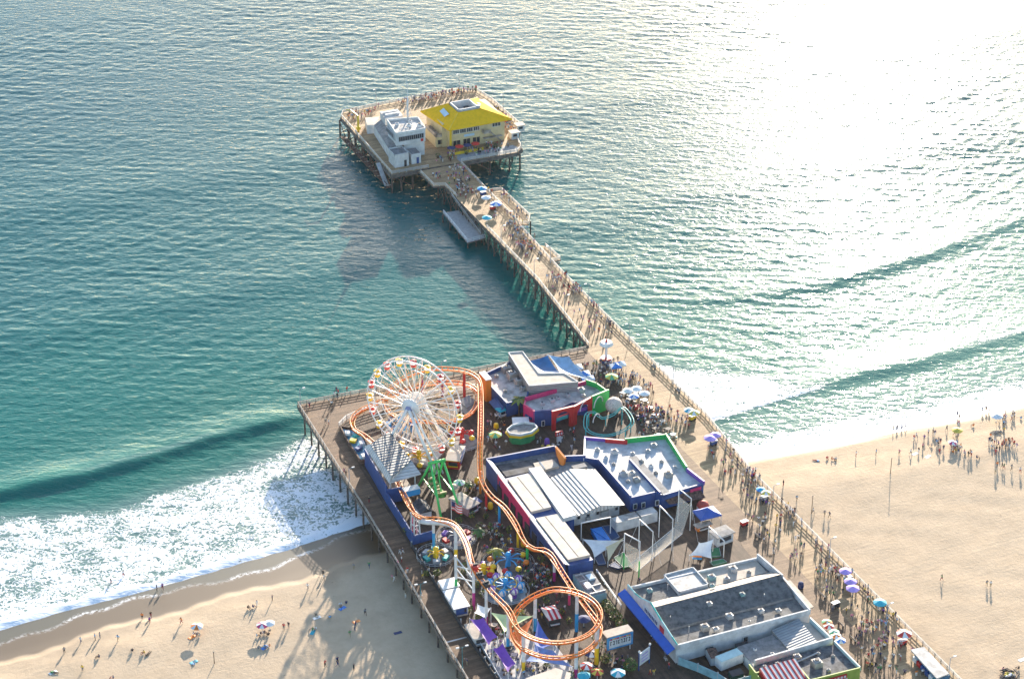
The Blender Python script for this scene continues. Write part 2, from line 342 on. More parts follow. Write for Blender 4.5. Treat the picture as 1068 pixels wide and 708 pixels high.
def sand_mat():
    m, n, l, b = nodes('beach_sand')
    g = n.new('ShaderNodeNewGeometry')
    def noise(sc, det, rough=.6, st=None, rot=0, dist=0):
        t = n.new('ShaderNodeTexNoise'); t.inputs['Scale'].default_value = sc; t.inputs['Detail'].default_value = det; t.inputs['Roughness'].default_value = rough; t.inputs['Distortion'].default_value = dist
        mp = n.new('ShaderNodeMapping'); mp.inputs['Rotation'].default_value = (0, 0, rot); mp.inputs['Scale'].default_value = st or (1, 1, 1); l.new(g.outputs['Position'], mp.inputs[0]); l.new(mp.outputs[0], t.inputs['Vector'])
        return t.outputs[0]
    r = n.new('ShaderNodeValToRGB'); r.color_ramp.elements[0].position = .3; r.color_ramp.elements[0].color = (.44, .335, .225, 1); r.color_ramp.elements[1].position = .7; r.color_ramp.elements[1].color = (.55, .425, .29, 1)
    l.new(noise(.25, 8, .7), r.inputs[0])
    at = n.new('ShaderNodeAttribute'); at.attribute_name = 'wet'
    mx = n.new('ShaderNodeMixRGB'); l.new(at.outputs['Fac'], mx.inputs[0]); l.new(r.outputs[0], mx.inputs[1]); mx.inputs[2].default_value = (.115, .08, .048, 1)
    fl = n.new('ShaderNodeAttribute'); fl.attribute_name = 'film'; la = n.new('ShaderNodeAttribute'); la.attribute_name = 'lace'
    kp = n.new('ShaderNodeMapRange'); kp.inputs[1].default_value = .69; kp.inputs[2].default_value = .72; l.new(noise(.75, 5, .75), kp.inputs[0])
    m1 = n.new('ShaderNodeMixRGB'); l.new(kp.outputs[0], m1.inputs[0]); l.new(mx.outputs[0], m1.inputs[1]); m1.inputs[2].default_value = (.13, .085, .045, 1)
    m2 = n.new('ShaderNodeMixRGB'); l.new(fl.outputs['Fac'], m2.inputs[0]); l.new(m1.outputs[0], m2.inputs[1]); m2.inputs[2].default_value = (.085, .08, .06, 1)
    ln = n.new('ShaderNodeMapRange'); ln.inputs[1].default_value = .42; ln.inputs[2].default_value = .58; l.new(noise(1.2, 4, .7), ln.inputs[0])
    lm = n.new('ShaderNodeMath'); lm.operation = 'MULTIPLY'; l.new(ln.outputs[0], lm.inputs[0]); l.new(la.outputs['Fac'], lm.inputs[1])
    m3 = n.new('ShaderNodeMixRGB'); l.new(lm.outputs[0], m3.inputs[0]); l.new(m2.outputs[0], m3.inputs[1]); m3.inputs[2].default_value = (.75, .76, .76, 1)
    l.new(m3.outputs[0], b.inputs['Base Color'])
    mr = n.new('ShaderNodeMapRange'); l.new(at.outputs['Fac'], mr.inputs[0]); mr.inputs[3].default_value = .95; mr.inputs[4].default_value = .42; l.new(mr.outputs[0], b.inputs['Roughness'])
    b.inputs['Specular IOR Level'].default_value = .3
    f = noise(1.1, 6, .72); tr = noise(.9, 3, .5, (.06, 1, 1), R(28)); tr2 = noise(.8, 3, .5, (1, .07, 1), R(20), .5)
    def mm(op, a, b_):
        x = n.new('ShaderNodeMath'); x.operation = op
        for i, s_ in enumerate((a, b_)):
            if isinstance(s_, (int, float)): x.inputs[i].default_value = s_
            else: l.new(s_, x.inputs[i])
        return x.outputs[0]
    h = mm('ADD', mm('MULTIPLY', f, .28), mm('ADD', mm('MULTIPLY', tr, .1), mm('MULTIPLY', tr2, .06)))
    inv = mm('SUBTRACT', 1., mm('MULTIPLY', at.outputs['Fac'], .93)); h = mm('MULTIPLY', h, inv)
    bp = n.new('ShaderNodeBump'); bp.inputs['Distance'].default_value = .45; l.new(h, bp.inputs['Height']); l.new(bp.outputs[0], b.inputs['Normal'])
    return m
beach = grid('beach', axis(-2500, 3500, 40, 400, .8), axis(-3000, 520, 310, 445, .6), sand_z, sand_mat(), {'wet': wet, 'film': film, 'lace': lace})
beach['kind'] = 'structure'
# ---------------------------------------------------------------- the pier: three decks on piles
def railing(path, parent, m, h=1.1, dz=DZ, step=2.4, rails=3, name='railing', thick=.16):
    b = MB()
    for i in range(len(path)-1):
        a, c = Vector((*path[i][:2], dz)), Vector((*path[i+1][:2], dz)); d = c-a; L = d.length; n = max(1, round(L/step)); rz = math.atan2(d.y, d.x)
        for k in range(n+1):
            p = a+d*(k/n); b.rbox((p.x, p.y, dz+h/2), thick, thick, h, rz, m)
        mid = (a+c)/2
        for j in range(rails):
            z = dz+h*(j+1)/rails-.03*j; b.rbox((mid.x, mid.y, z), L, .09 if j < rails-1 else .2, .14 if j < rails-1 else .1, rz, m)
    return part(name, b, parent)
def pile(parent, x, y, top, r=.24, m=PILE, bot=-1.5, proto={}):
    k = (parent.name, round(top, 1), r)
    if k not in proto:
        b = MB(); lx, ly = 0, 0; off = parent.location
        b.cyl(off.x, off.y, bot, top, r*1.1, m, r, 7)
        o = b.build('piling', parent); o.location = (x-off.x, y-off.y, 0); proto[k] = o
    else:
        o = proto[k].copy(); COL.objects.link(o); o.location = (x-parent.location.x, y-parent.location.y, 0)
    return o
# amusement deck
def EX(y): return float(np.interp(y, [290, 425, 481.8], [142.6, 148.7, 150.3]))
pk = thing('pier_deck', 'broad dark plank pier deck carrying the amusement park', 'pier', (150.3, 300, 0))
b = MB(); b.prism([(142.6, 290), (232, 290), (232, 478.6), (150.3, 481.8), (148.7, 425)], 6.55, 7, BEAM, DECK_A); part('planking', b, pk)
b = MB(); b.prism([(223.5, 290), (231.98, 290), (231.98, 452), (228.5, 440), (226, 400), (224.5, 372)], 7.0, 7.012, DECK_M); part('pale_boards', b, pk)  # strip of paler planks laid over the right side of the park deck
b = MB(); b.wall([(143.1, 290), (149.2, 425), (150.7, 481.6)], 5.7, 6.5, .7, BEAM); b.box(150.4, 232, 480, 480.6, 5.8, 6.55, BEAM)
for y in range(295, 480, 6): b.box(EX(y)+.3, 232, y, y+.35, 6.1, 6.5, BEAM)
part('joist', b, pk)
for y in range(316, 482, 6):
    for x in (.6, 6.2, 12.7): pile(pk, EX(y)+x+rng.uniform(-.15, .15), y, 6.2)
for x in range(169, 232, 7): pile(pk, x, 480, 6.2)
railing([(142.9, 292), (148.95, 425), (150.5, 481.6)], pk, WOODW, step=2.2)
railing([(150.5, 481.5), (232, 478.3)], pk, WOODW)
# paler boards of the fishing promenade outside the park
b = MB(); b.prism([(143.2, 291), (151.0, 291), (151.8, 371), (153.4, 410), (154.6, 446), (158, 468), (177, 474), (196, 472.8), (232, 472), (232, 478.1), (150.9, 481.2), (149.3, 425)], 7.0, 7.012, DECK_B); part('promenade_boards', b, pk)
b = MB(); b.box(146.6, 152, 370.4, 370.8, 7.012, 7.05, GALV); part('expansion_plate', b, pk)
# walkway
wk = thing('pier_walkway', 'long narrow sunlit plank walkway running out over the sea to the pier head', 'pier', (238, 470, 0))
poly = [(232, 290), (242.6, 290), (242.6, 404), (245.4, 434), (245.4, 522), (246.6, 556), (247.6, 586), (248.2, 605.7), (233.3, 605.7), (233.4, 593), (236.8, 592), (236.6, 521), (233.4, 479), (232, 478.5)]
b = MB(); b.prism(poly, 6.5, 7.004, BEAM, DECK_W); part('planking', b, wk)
b = MB(); b.box(236.4, 248, 530, 530.4, 6, 6.5, BEAM)
b.wall([(233.6, 480), (236.9, 521), (237.1, 592)], 5.9, 6.5, .4, BEAM); b.wall([(245.1, 436), (245.1, 522), (246.3, 556), (247.3, 586)], 5.9, 6.5, .4, BEAM)
for i in range(24):
    y = 483+i*5; x0 = 233.9+(3*(y-480)/41 if y < 521 else 3); b.box(x0-.6, 246.2, y-.2, y+.2, 5.9, 6.4, BEAM)
part('pile_cap', b, wk)
for i in range(24):
    y = 483+i*5; x0 = 234.2+(2.8*(y-480)/41 if y < 521 else 2.8)
    for k in range(4): pile(wk, x0+k*(245.3-x0)/3, y+rng.uniform(-.3, .3), 6.0)
b = MB()
for i in range(0, 24):
    y = 483+i*5; x0 = 234.2+(2.8*(y-480)/41 if y < 521 else 2.8)
    b.tube([(x0, y-.3, 1.2), (x0+4, y-.3, 5.6)], .12, BEAM, 4); b.tube([(x0+4, y+.3, 1.2), (x0, y+.3, 5.6)], .12, BEAM, 4)
    if i < 23: b.tube([(x0-.1, y, 2.0), (x0-.1, y+5, 5.4)], .11, BEAM, 4)
part('cross_brace', b, wk)
railing([(242.4, 292), (242.4, 404), (245.2, 434), (245.2, 522), (246.4, 556)], wk, mat('rail_pale', (.62, .55, .46), .7, .1), step=2.4, rails=3)
railing([(247.4, 584), (248, 605.5)], wk, MATS['rail_pale'])
railing([(233.6, 480), (236.9, 521), (237.1, 559)], wk, MATS['rail_pale']); railing([(237.1, 583), (237, 592), (233.6, 593.2), (233.5, 604)], wk, MATS['rail_pale'])
# fishing balcony on the right of the walkway and a small one further in
b = MB(); b.prism([(247.2, 559), (250.2, 557.4), (252.8, 562), (252.6, 583.5), (247.6, 584)], 5.9, 6.2, BEAM, DECK_W); part('fishing_balcony', b, wk)
railing([(247.4, 559), (250.2, 557.6), (252.7, 562), (252.5, 583.4), (247.7, 584)], wk, MATS['rail_pale'], dz=6.2)
railing([(247, 558.5), (247.5, 584)], wk, MATS['rail_pale'])
b = MB(); b.prism([(245.6, 531), (248.8, 531), (248.4, 541), (246.2, 543)], 6.3, 6.7, BEAM, DECK_W); part('fishing_balcony', b, wk)
railing([(245.8, 531), (248.7, 531.1), (248.3, 541)], wk, MATS['rail_pale'], dz=6.7)
for y in (560, 567, 575, 582): pile(wk, 252, y, 5.9)
# low landing left
ld = thing('boat_landing', 'low grey boat landing with a gangway beside the pier walkway', 'landing', (234, 571, 0))
b = MB(); b.prism([(230.9, 559.5), (237.4, 560.4), (237.4, 581.6), (232, 581.8)], 2.6, 3.0, BEAM, mat('grey_planks', (.42, .40, .38), .8, .1, 1.5)); part('planking', b, ld)
b = MB(); b.rbox((237.2, 574, 4.8), 1.5, 24, .25, 0, WOODW, math.atan2(3.4, 24)); b.rbox((236.5, 574, 5.6), .1, 24, .1, 0, WHITE, math.atan2(3.4, 24)); b.rbox((237.9, 574, 5.6), .1, 24, .1, 0, WHITE, math.atan2(3.4, 24)); part('gangway', b, ld)
railing([(231, 559.7), (232.1, 581.6)], ld, WHITE, dz=3, rails=2); railing([(231, 559.7), (237.2, 560.5)], ld, WHITE, dz=3, rails=2)
for x in (231.6, 234.4, 237):
    for y in (561, 568, 575, 581): pile(ld, x, y, 2.7)
# pier head
HD = [(224.5, 606.6), (237, 606.6), (268.5, 606.6), (271, 609), (272.5, 616), (278, 626), (278, 650), (276.5, 660), (271, 663), (255, 662.5), (227.5, 660.5), (225.6, 657)]
hd = thing('end_platform', 'wide plank platform on tall piles at the seaward end of the walkway', 'pier platform', (250, 635, 0))
b = MB(); b.prism(HD, 6.5, 7, BEAM, DECK_W); part('planking', b, hd)
b = MB(); b.wall(HD, 5.7, 6.48, .4, BEAM, True)
for y in range(609, 662, 7): b.box(226, 276 if y > 625 else 269, y, y+.4, 5.8, 6.5, BEAM)
part('joist', b, hd)
for y in range(608, 662, 7):
    for x in (225.4, 228.5, 232, 238, 245, 252, 259, 266, 270, 277):
        if x > 268 and y < 614 and x > 271: continue
        if x == 277 and y < 626: continue
        if x in (252, 245) and y > 630: continue
        pile(hd, x+rng.uniform(-.3, .3), y, 6.0, .3)
b = MB()
for y in range(608, 655, 7):
    b.tube([(225.2, y, 1.0), (225.2, y+7, 5.4)], .16, RUST, 4); b.tube([(225.2, y+7, 1.0), (225.2, y, 5.4)], .16, RUST, 4)
for x in range(226, 266, 7): b.tube([(x, 607.8, 5.3), (x+6, 607.8, 1.2)], .14, BEAM, 4)
part('cross_brace', b, hd)
b = MB(); b.box(223.4, 225.2, 608, 652, 1.9, 2.2, RUST)
for y in range(609, 652, 4): b.box(223.5, 225.1, y, y+.3, 2.2, 2.5, WOODW); b.tube([(223.5, y, 2.2), (223.5, y, 3.3)], .06, RUST, 4)
b.box(223.4, 223.6, 608, 652, 3.2, 3.35, RUST); part('lower_catwalk', b, hd)
b = MB(); b.rbox((223.8, 613, 4.6), 1.4, 9, .2, 0, GALV, R(32)); part('stair', b, hd)
for pts in ([HD[0], HD[1]], [HD[3], HD[4], HD[5], HD[6], HD[7], HD[8], HD[9], HD[10], HD[11], HD[0]], [(248.5, 606.7), HD[2], HD[3]]):
    railing([(p[0]+(.25 if p[0] < 250 else -.25), p[1]+(.25 if p[1] < 620 else -.25)) for p in pts], hd, MATS['rail_pale'] if pts[0] != HD[0] else GALV)
b = MB(); b.prism([(248.3, 607.1), (268.2, 607.1), (270.2, 609.8), (269, 612.5), (248.3, 612.5)], 7, 7.014, mat('grey_blue_boards', (.33, .34, .34), .8, .12, 1.5)); part('service_deck', b, hd)
# ---------------------------------------------------------------- buildings on the pier head
CREAM = mat('cream_wall', (.62, .50, .28), .7, .06); YEL = mat('yellow_roof', (.84, .48, .02), .9, .05, 1, spec=.1); GLASS = mat('dark_glass', (.035, .045, .055), .12, .1, spec=.8)
WALLW = mat('white_wall', (.60, .60, .585), .7, .09, .5); ROOFG = mat('grey_roof', (.24, .235, .23), .8, .15, .8); ROOFL = mat('pale_roof', (.50, .48, .45), .75, .2, .35); ROOFT = mat('tan_roof', (.50, .43, .35), .8, .08, .6)
BLUEP = mat('blue_paint', (.04, .085, .24), .5, .1); YELP = mat('yellow_paint', (.80, .52, .03), .45, .05)
def window(parent, c, wx, h, ny=True, frame=WHITE, lab=None, t=.12, axis='x', bars=1):
    """a window set in a wall: frame part, pane below it; axis = the wall's direction"""
    b = MB(); X, Y, Z = c
    def bar(u0, u1, z0, z1, d0, d1, mb, m):
        if axis == 'x': mb.box(X+u0, X+u1, Y+d0, Y+d1, Z+z0, Z+z1, m)
        else: mb.box(X+d0, X+d1, Y+u0, Y+u1, Z+z0, Z+z1, m)
    W, H = wx/2, h/2
    bar(-W, W, H-.1, H, -t, t, b, frame); bar(-W, W, -H, -H+.1, -t, t, b, frame); bar(-W, -W+.1, -H+.1, H-.1, -t, t, b, frame); bar(W-.1, W, -H+.1, H-.1, -t, t, b, frame)
    for k in range(1, bars): u = -W+wx*k/bars; bar(u-.05, u+.05, -H+.1, H-.1, -t*.8, t*.8, b, frame)
    f = part('window', b, parent); g = MB(); bar(-W+.1, W-.1, -H+.1, H-.1, -t*.4, t*.4, g, GLASS); part('pane', g, f); return f
def hvac(parent, x, y, z, s=1.2, m=None, name='roof_vent'):
    b = MB(); m = m or GALV; b.box(x-s/2, x+s/2, y-s/2, y+s/2, z, z+s*.7, m); b.box(x-s*.32, x+s*.32, y-s*.32, y+s*.32, z+s*.7, z+s*.85, STEELG); b.cyl(x, y, z+s*.85, z+s*.95, s*.25, DARK, n=8)
    return part(name, b, parent)
def parapet(parent, poly, z0, z1, m, t=.3, closed=True, name='parapet', label=None):
    b = MB(); b.wall(poly, z0, z1, t, m, closed); return part(name, b, parent, label)
# harbour office
ho = thing('harbour_office', 'white office block with a glazed upper storey left of the yellow roofed restaurant', 'building', (233, 622, 7))
b = MB(); b.prism([(227.4, 611), (232.2, 611), (232.2, 616.6), (227.4, 616.6)], 7, 11.2, WALLW, ROOFG); part('wall', b, ho)
parapet(ho, [(227.4, 611), (232.2, 611), (232.2, 616.6), (227.4, 616.6)], 11.2, 11.6, WALLW, .2)
b = MB(); b.box(233.3, 236.6, 611.5, 616, 7, 10.4, WALLW); b.box(233.5, 236.4, 611.7, 615.8, 10.4, 10.5, ROOFG); part('annexe', b, ho)
b = MB(); b.box(235, 235.8, 611.38, 611.5, 7, 9.1, BLUEP); part('door', b, ho)
b = MB(); b.box(230.6, 231.4, 610.88, 611, 7, 9.2, DARK); part('door', b, ho)
b = MB(); b.prism([(228.2, 617), (233, 617), (233.4, 639), (230.8, 639)], 7, [10.2, 11.8, 11.8, 10.2], WALLW, ROOFG); part('wing', b, ho)
b = MB(); b.prism([(231.2, 617), (240, 617), (240, 626.8), (231.2, 626.8)], 7, 15.6, WALLW, ROOFL); part('tower', b, ho)
b = MB(); b.prism([(229.9, 615.8), (239.9, 615.8), (241, 625), (231.2, 627.2)], 12.2, 16.2, WALLW, ROOFL); part('upper_storey', b, ho)
window(ho, (235, 615.75, 14.4), 8.6, 1.7, axis='x', bars=12, frame=STEELG)
window(ho, (230.5, 621.3, 14.4), 8.4, 1.7, axis='y', bars=8, frame=STEELG, t=.5)
parapet(ho, [(229.9, 615.8), (239.9, 615.8), (241, 625), (231.2, 627.2)], 16.2, 16.9, WHITE, .22)
b = MB(); b.cyl(238.6, 615.6, 12.9, 13.0, .01, WHITE, n=4); b.rbox((238.7, 615.72, 12.9), .9, .1, .9, 0, mat('red_paint', (.55, .03, .03), .45, .05), 0); part('emblem', b, ho)
for x, y in ((233, 623), (236, 620), (237.6, 623), (234.6, 618), (239, 618.4)): hvac(ho, x, y, 16.2, rng.uniform(.8, 1.5), WHITE)
b = MB(); b.prism([(233, 634.2), (239.4, 634.5), (239.8, 640.2), (233.6, 640.4)], 7, 14, WALLW, ROOFL); part('rear_block', b, ho)
b = MB(); b.box(234, 239, 636.2, 636.8, 14, 14.5, WHITE); b.box(234, 239, 638.2, 638.8, 14, 14.5, WHITE); part('roof_duct', b, ho)
b = MB(); b.prism([(228.8, 640), (231.5, 639.4), (235.2, 645), (230.4, 646.2)], 7, 10.2, WALLW, ROOFT); part('boat_store', b, ho)
b = MB(); b.tube([(237.8, 625.8, 16), (237.8, 625.8, 24)], .32, WHITE, 6, .22); b.tube([(237.8, 625.8, 24), (237.8, 625.8, 33)], .16, WHITE, 5, .06)
for z in (18, 20, 22): b.tube([(236.6, 625.8, z), (239, 625.8, z)], .07, WHITE, 4)
for s_ in (-1, 1): b.tube([(237.8+s_*1.6, 625.8, 16.2), (237.8, 625.8, 23)], .06, WHITE, 4); b.tube([(237.8, 625.8+s_*1.6, 16.2), (237.8, 625.8, 23)], .06, WHITE, 4)
part('radio_mast', b, ho)
# restaurant
rs = thing('restaurant', 'two storey cream restaurant with a bright yellow hipped roof on the pier head', 'building', (256, 620, 7))
b = MB(); b.prism([(249, 617.5), (268.4, 617.5), (268.4, 634), (247.5, 634), (247.5, 620), (249, 620)], 7, 15.2, CREAM); part('wall', b, rs)
b = MB(); b.box(245.4, 249, 620.6, 630, 7, 10.6, CREAM); b.box(245.3, 249.2, 620.4, 630.2, 10.6, 10.75, WOODW); b.wall([(245.5, 630), (245.5, 620.6), (249, 620.6)], 10.75, 11.8, .12, WOODW); part('side_porch', b, rs)
window(rs, (247.2, 620.55, 8.8), 2.6, 1.8, axis='x', bars=2, frame=CREAM)
for x in (251.4, 254.9, 258.3): window(rs, (x, 617.4, 8.8), 2.6, 2.2, axis='x', bars=2, frame=CREAM)
for x in (251.2, 253.6, 256.0, 258.4): window(rs, (x, 617.4, 12.8), 2.2, 1.5, axis='x', bars=3, frame=WHITE)
window(rs, (265.4, 617.4, 13), 3, 1.4, axis='x', bars=3, frame=WHITE)
b = MB(); b.box(254, 257.6, 617.25, 617.38, 10.6, 11.4, mat('pale_blue', (.42, .6, .72), .5, .05)); part('sign_board', b, rs)
b = MB(); b.box(248.9, 249.5, 616.9, 617.5, 7, 15.2, YELP); part('corner_post', b, rs)
b = MB(); b.rbox((263.6, 616.2, 9.4), 6.6, 1.2, .2, 0, WOODW); b.box(260.2, 262.6, 615.4, 617.4, 11.2, 11.4, WOODW); b.wall([(260.3, 617.4), (260.3, 615.5), (262.6, 615.5)], 11.4, 12.4, .08, WOODW)
for k in range(10): b.box(262.8+k*.42, 263.3+k*.42, 615.6, 616.9, 10.9-k*.4, 11.05-k*.4, WOODW)
part('outside_stair', b, rs)
# roof: big hips with a cut-out well at the top
E0, E1, E2, E3 = (245.4, 634, 14.6), (248, 615.6, 14.6), (270.4, 615.9, 14.6), (267, 637, 14.6)
r0, r1, r2, r3 = (252.6, 627.4, 18.6), (252.9, 619.4, 18.6), (260.6, 619.6, 18.6), (260.2, 627.6, 18.6)
b = MB(); th = .28
for q in ((E0, E1, r1, r0), (E1, E2, r2, r1), (E2, E3, r3, r2), (E3, E0, r0, r3)):
    lo = [(p[0], p[1], p[2]-th) for p in q]; b.add(list(q)+lo, [(0, 1, 2, 3), (7, 6, 5, 4), (0, 4, 5, 1)], YEL)
rf = part('roof', b, rs)
b = MB(); b.wall([(253.2, 626.9), (253.4, 620.2), (260, 620.4), (259.8, 627)], 16.4, 19.2, .35, WALLW, True); b.box(253.4, 259.9, 620.4, 626.9, 16.3, 16.4, ROOFG); part('roof_well', b, rf)
b = MB(); b.box(254.4, 256.4, 622, 624, 16.4, 17.8, GALV); b.box(257.2, 258.8, 623, 625.4, 16.4, 17.6, DARK); b.cyl(260.4, 620.6, 18.2, 19.4, .8, STEELG, n=8); part('roof_plant', b, rf)
b = MB()
for cx_, cy_ in ((250.2, 624),):
    b.add([(249.2, 626.4, 16.95), (248.9, 621.6, 16.85), (250.5, 621.3, 17.68), (250.7, 626.6, 17.75)], [(0, 1, 2, 3)], mat('skylight', (.42, .58, .66), .25, .05))
part('skylight', b, rf)
b = MB(); b.add([(263.2, 633.6, 16.2), (262.4, 626, 17.75), (263.6, 625.8, 17.2), (264.4, 633.2, 15.9)], [(0, 1, 2, 3)], MATS['skylight']); part('skylight', b, rf)
b = MB()
for a_, c_ in ((E0, r0), (E1, r1), (E2, r2), (E3, r3)): b.tube([Vector(a_)+Vector((0, 0, .05)), Vector(c_)+Vector((0, 0, .05))], .14, YELP, 4)
part('hip_cap', b, rf)
# patio
pf = thing('patio_fence', 'low bright yellow fence round the restaurant patio', 'fence', (246, 612, 7))
b = MB(); b.wall([(246.6, 612.7), (258.6, 612.7)], 7.0, 7.95, .12, YELP); part('fence_panel', b, pf)
b = MB()
for k in range(7): b.box(246.6+k*2, 246.75+k*2, 612.55, 612.85, 7, 8.1, YELP)
part('fence_post', b, pf)
def parasol(loc, r, h, ms, label, group=None, n=8, pole=WHITE, val=.12, rise=.35):
    t = thing('parasol', label, 'parasol', loc, group); x, y, z = loc
    b = MB(); b.parasol((x, y, z), r, h, ms, n, rise, val); part('canopy', b, t)
    b = MB(); b.cyl(x, y, z, z+h+r*rise-.1, .045, pole, n=5); b.cyl(x, y, z, z+.08, .3, DARK, n=8); part('pole', b, t); return t
NAVY = mat('navy_cloth', (.03, .045, .13), .8, .05); REDC = mat('red_cloth', (.60, .04, .03), .7, .05); TEAL = mat('teal_cloth', (.03, .42, .52), .7, .05)
LILAC = mat('lilac_cloth', (.45, .30, .68), .7, .05); WHC = mat('white_cloth', (.78, .77, .74), .8, .05); GRC = mat('green_cloth', (.10, .45, .22), .7, .05); BLC = mat('blue_cloth', (.05, .22, .62), .7, .05); YELC = mat('yellow_cloth', (.72, .55, .08), .7, .05)
for x, m, l in ((248.2, NAVY, 'navy parasol at the left end of the restaurant patio'), (251, REDC, 'red parasol on the restaurant patio between the navy ones'), (253.8, NAVY, 'navy parasol right of the left red one on the restaurant patio'), (256.6, REDC, 'red parasol at the right end of the restaurant patio')):
    parasol((x, 614.2, 7), 1.45, 2.1, m, l, 'patio parasols at the pier head restaurant')
for x, y, l in ((272.6, 628, 'small red parasol at the right corner of the pier head'), (243.9, 634, 'red parasol behind the glazed harbour office')): parasol((x, y, 7), 1.5, 2.2, REDC, l)
# crane
dc = thing('davit_crane', 'small yellow davit crane on the left edge of the pier head', 'crane', (226.8, 643, 7))
b = MB(); b.cyl(226.8, 643, 7, 12.8, .42, YELP, .32, 8); part('post', b, dc)
b = MB(); b.tube([(226.8, 643, 12.6), (225.6, 646.6, 13.6), (224.6, 648.4, 13.0)], .22, YELP, 5, .14); part('jib', b, dc)
b = MB(); b.box(226.2, 227.4, 642.4, 643.6, 7.8, 8.8, YELP); part('winch', b, dc)
# two masts of a skiff hoist and planters
def leafy(mb, c, r, h, n, ms, size=.35, flat=.8):
    for _ in range(n):
        th, ph = random.uniform(0, 6.283), random.uniform(-1, 1); k = random.uniform(.55, 1)**.6; s = math.sqrt(max(0, 1-ph*ph))
        p = Vector((c[0]+r*k*s*math.cos(th), c[1]+r*k*s*math.sin(th), c[2]+h*k*ph)); q = Vector((random.gauss(0, 1), random.gauss(0, 1), random.gauss(.6, 1))).normalized()
        u = q.orthogonal().normalized(); v = q.cross(u); z_ = size*random.uniform(.6, 1.3)
        mb.add([p-u*z_*.5, p-v*z_*.35, p+u*z_*.5, p+v*z_*.35], [(0, 1, 2, 3)], random.choice(ms))
LEAF = [mat('leaf_dark', (.035, .085, .02), .6, .2), mat('leaf_mid', (.07, .14, .03), .6, .2), mat('leaf_pale', (.14, .19, .035), .6, .2)]
def shrub(loc, r, h, label, group=None, ms=LEAF, n=160, size=.35, name='shrub', pot=None):
    t = thing(name, label, 'plant', loc, group); b = MB(); leafy(b, (loc[0], loc[1], loc[2]+h*.55), r, h*.5, n, ms, size); part('foliage', b, t)
    b = MB(); z = loc[2]
    for k in range(5):
        a = k*1.257; b.tube([(loc[0], loc[1], z), (loc[0]+r*.3*math.cos(a), loc[1]+r*.3*math.sin(a), z+h*.6)], .07, PILE, 4, .03)
    if pot: b.cyl(loc[0], loc[1], z, z+.5, r*.45, pot, r*.55, 8)
    part('stem', b, t); return t
for i, (x, y, l) in enumerate(((246, 610.5, 'potted shrub at the foot of the patio steps'), (243, 613, 'leafy planter shrub between the office and the restaurant'), (260.5, 613.6, 'tall potted shrub at the right end of the patio fence'), (263, 612.4, 'low planter shrub below the restaurant stair'), (252.5, 611.9, 'small shrub in front of the yellow patio fence'), (257, 611.7, 'shrub in front of the right half of the yellow patio fence'))):
    shrub((x, y, 7), .9, 1.5, l, 'planters round the restaurant patio', n=70, pot=RUST)
# clutter at the right end of the head
for x, y, l in ((271.8, 617.6, 'pale bait kiosk at the right corner of the pier head'), (276, 622.5, 'small shed on the right tip of the pier head')): 
    t = thing('bait_hut', l, 'hut', (x, y, 7)); b = MB(); b.box(x-1.3, x+1.3, y-1.2, y+1.2, 7, 9.2, WALLW); part('wall', b, t); b = MB(); b.box(x-1.6, x+1.6, y-1.5, y+1.5, 9.2, 9.4, ROOFT); part('roof', b, t); b = MB(); b.box(x-.8, x+.6, y-1.26, y-1.2, 8, 8.8, DARK); part('hatch', b, t)
# ---------------------------------------------------------------- park buildings
def GP(z, *pts): return [tuple(G(a, b, z))[:2] for a, b in pts]
PINK = mat('pink_paint', (.58, .04, .15), .5, .06); REDP = MATS['red_paint']; GRNP = mat('green_paint', (.03, .42, .10), .5, .05); PURP = mat('purple_paint', (.19, .08, .38), .5, .05)
ORAP = mat('orange_paint', (.80, .22, .02), .5, .06); TEALP = mat('teal_paint', (.05, .42, .38), .5, .05); BLUEB = mat('bright_blue', (.035, .085, .26), .5, .1); ROOFD = mat('dark_roof', (.10, .10, .105), .85, .25, .5)
def ribbed(name, c1, c2, per=.9, ax=0, rough=.5, lo=.55, hi=.95):
    m, n, l, b = nodes(name); g = n.new('ShaderNodeNewGeometry'); s = n.new('ShaderNodeSeparateXYZ'); l.new(g.outputs['Position'], s.inputs[0])
    a = n.new('ShaderNodeMath'); a.operation = 'MULTIPLY'; l.new(s.outputs[ax], a.inputs[0]); a.inputs[1].default_value = 6.283/per
    f = n.new('ShaderNodeMath'); f.operation = 'SINE'; l.new(a.outputs[0], f.inputs[0])
    r = n.new('ShaderNodeMapRange'); r.inputs[1].default_value = lo; r.inputs[2].default_value = hi; l.new(f.outputs[0], r.inputs[0])
    t = n.new('ShaderNodeTexNoise'); t.inputs['Scale'].default_value = .5; t.inputs['Detail'].default_value = 6; l.new(g.outputs['Position'], t.inputs['Vector'])
    mr = n.new('ShaderNodeMapRange'); mr.inputs[1].default_value = .35; mr.inputs[2].default_value = .65; mr.inputs[3].default_value = .78; mr.inputs[4].default_value = 1; l.new(t.outputs[0], mr.inputs[0])
    mx = n.new('ShaderNodeMixRGB'); mx.inputs[1].default_value = (*c1, 1); mx.inputs[2].default_value = (*c2, 1); l.new(r.outputs[0], mx.inputs[0])
    m2 = n.new('ShaderNodeMixRGB'); m2.blend_type = 'MULTIPLY'; m2.inputs[0].default_value = 1; l.new(mx.outputs[0], m2.inputs[1]); l.new(mr.outputs[0], m2.inputs[2])
    l.new(m2.outputs[0], b.inputs['Base Color']); b.inputs['Roughness'].default_value = rough
    bp = n.new('ShaderNodeBump'); bp.inputs['Distance'].default_value = .06; l.new(f.outputs[0], bp.inputs['Height']); l.new(bp.outputs[0], b.inputs['Normal']); MATS[name] = m; return m
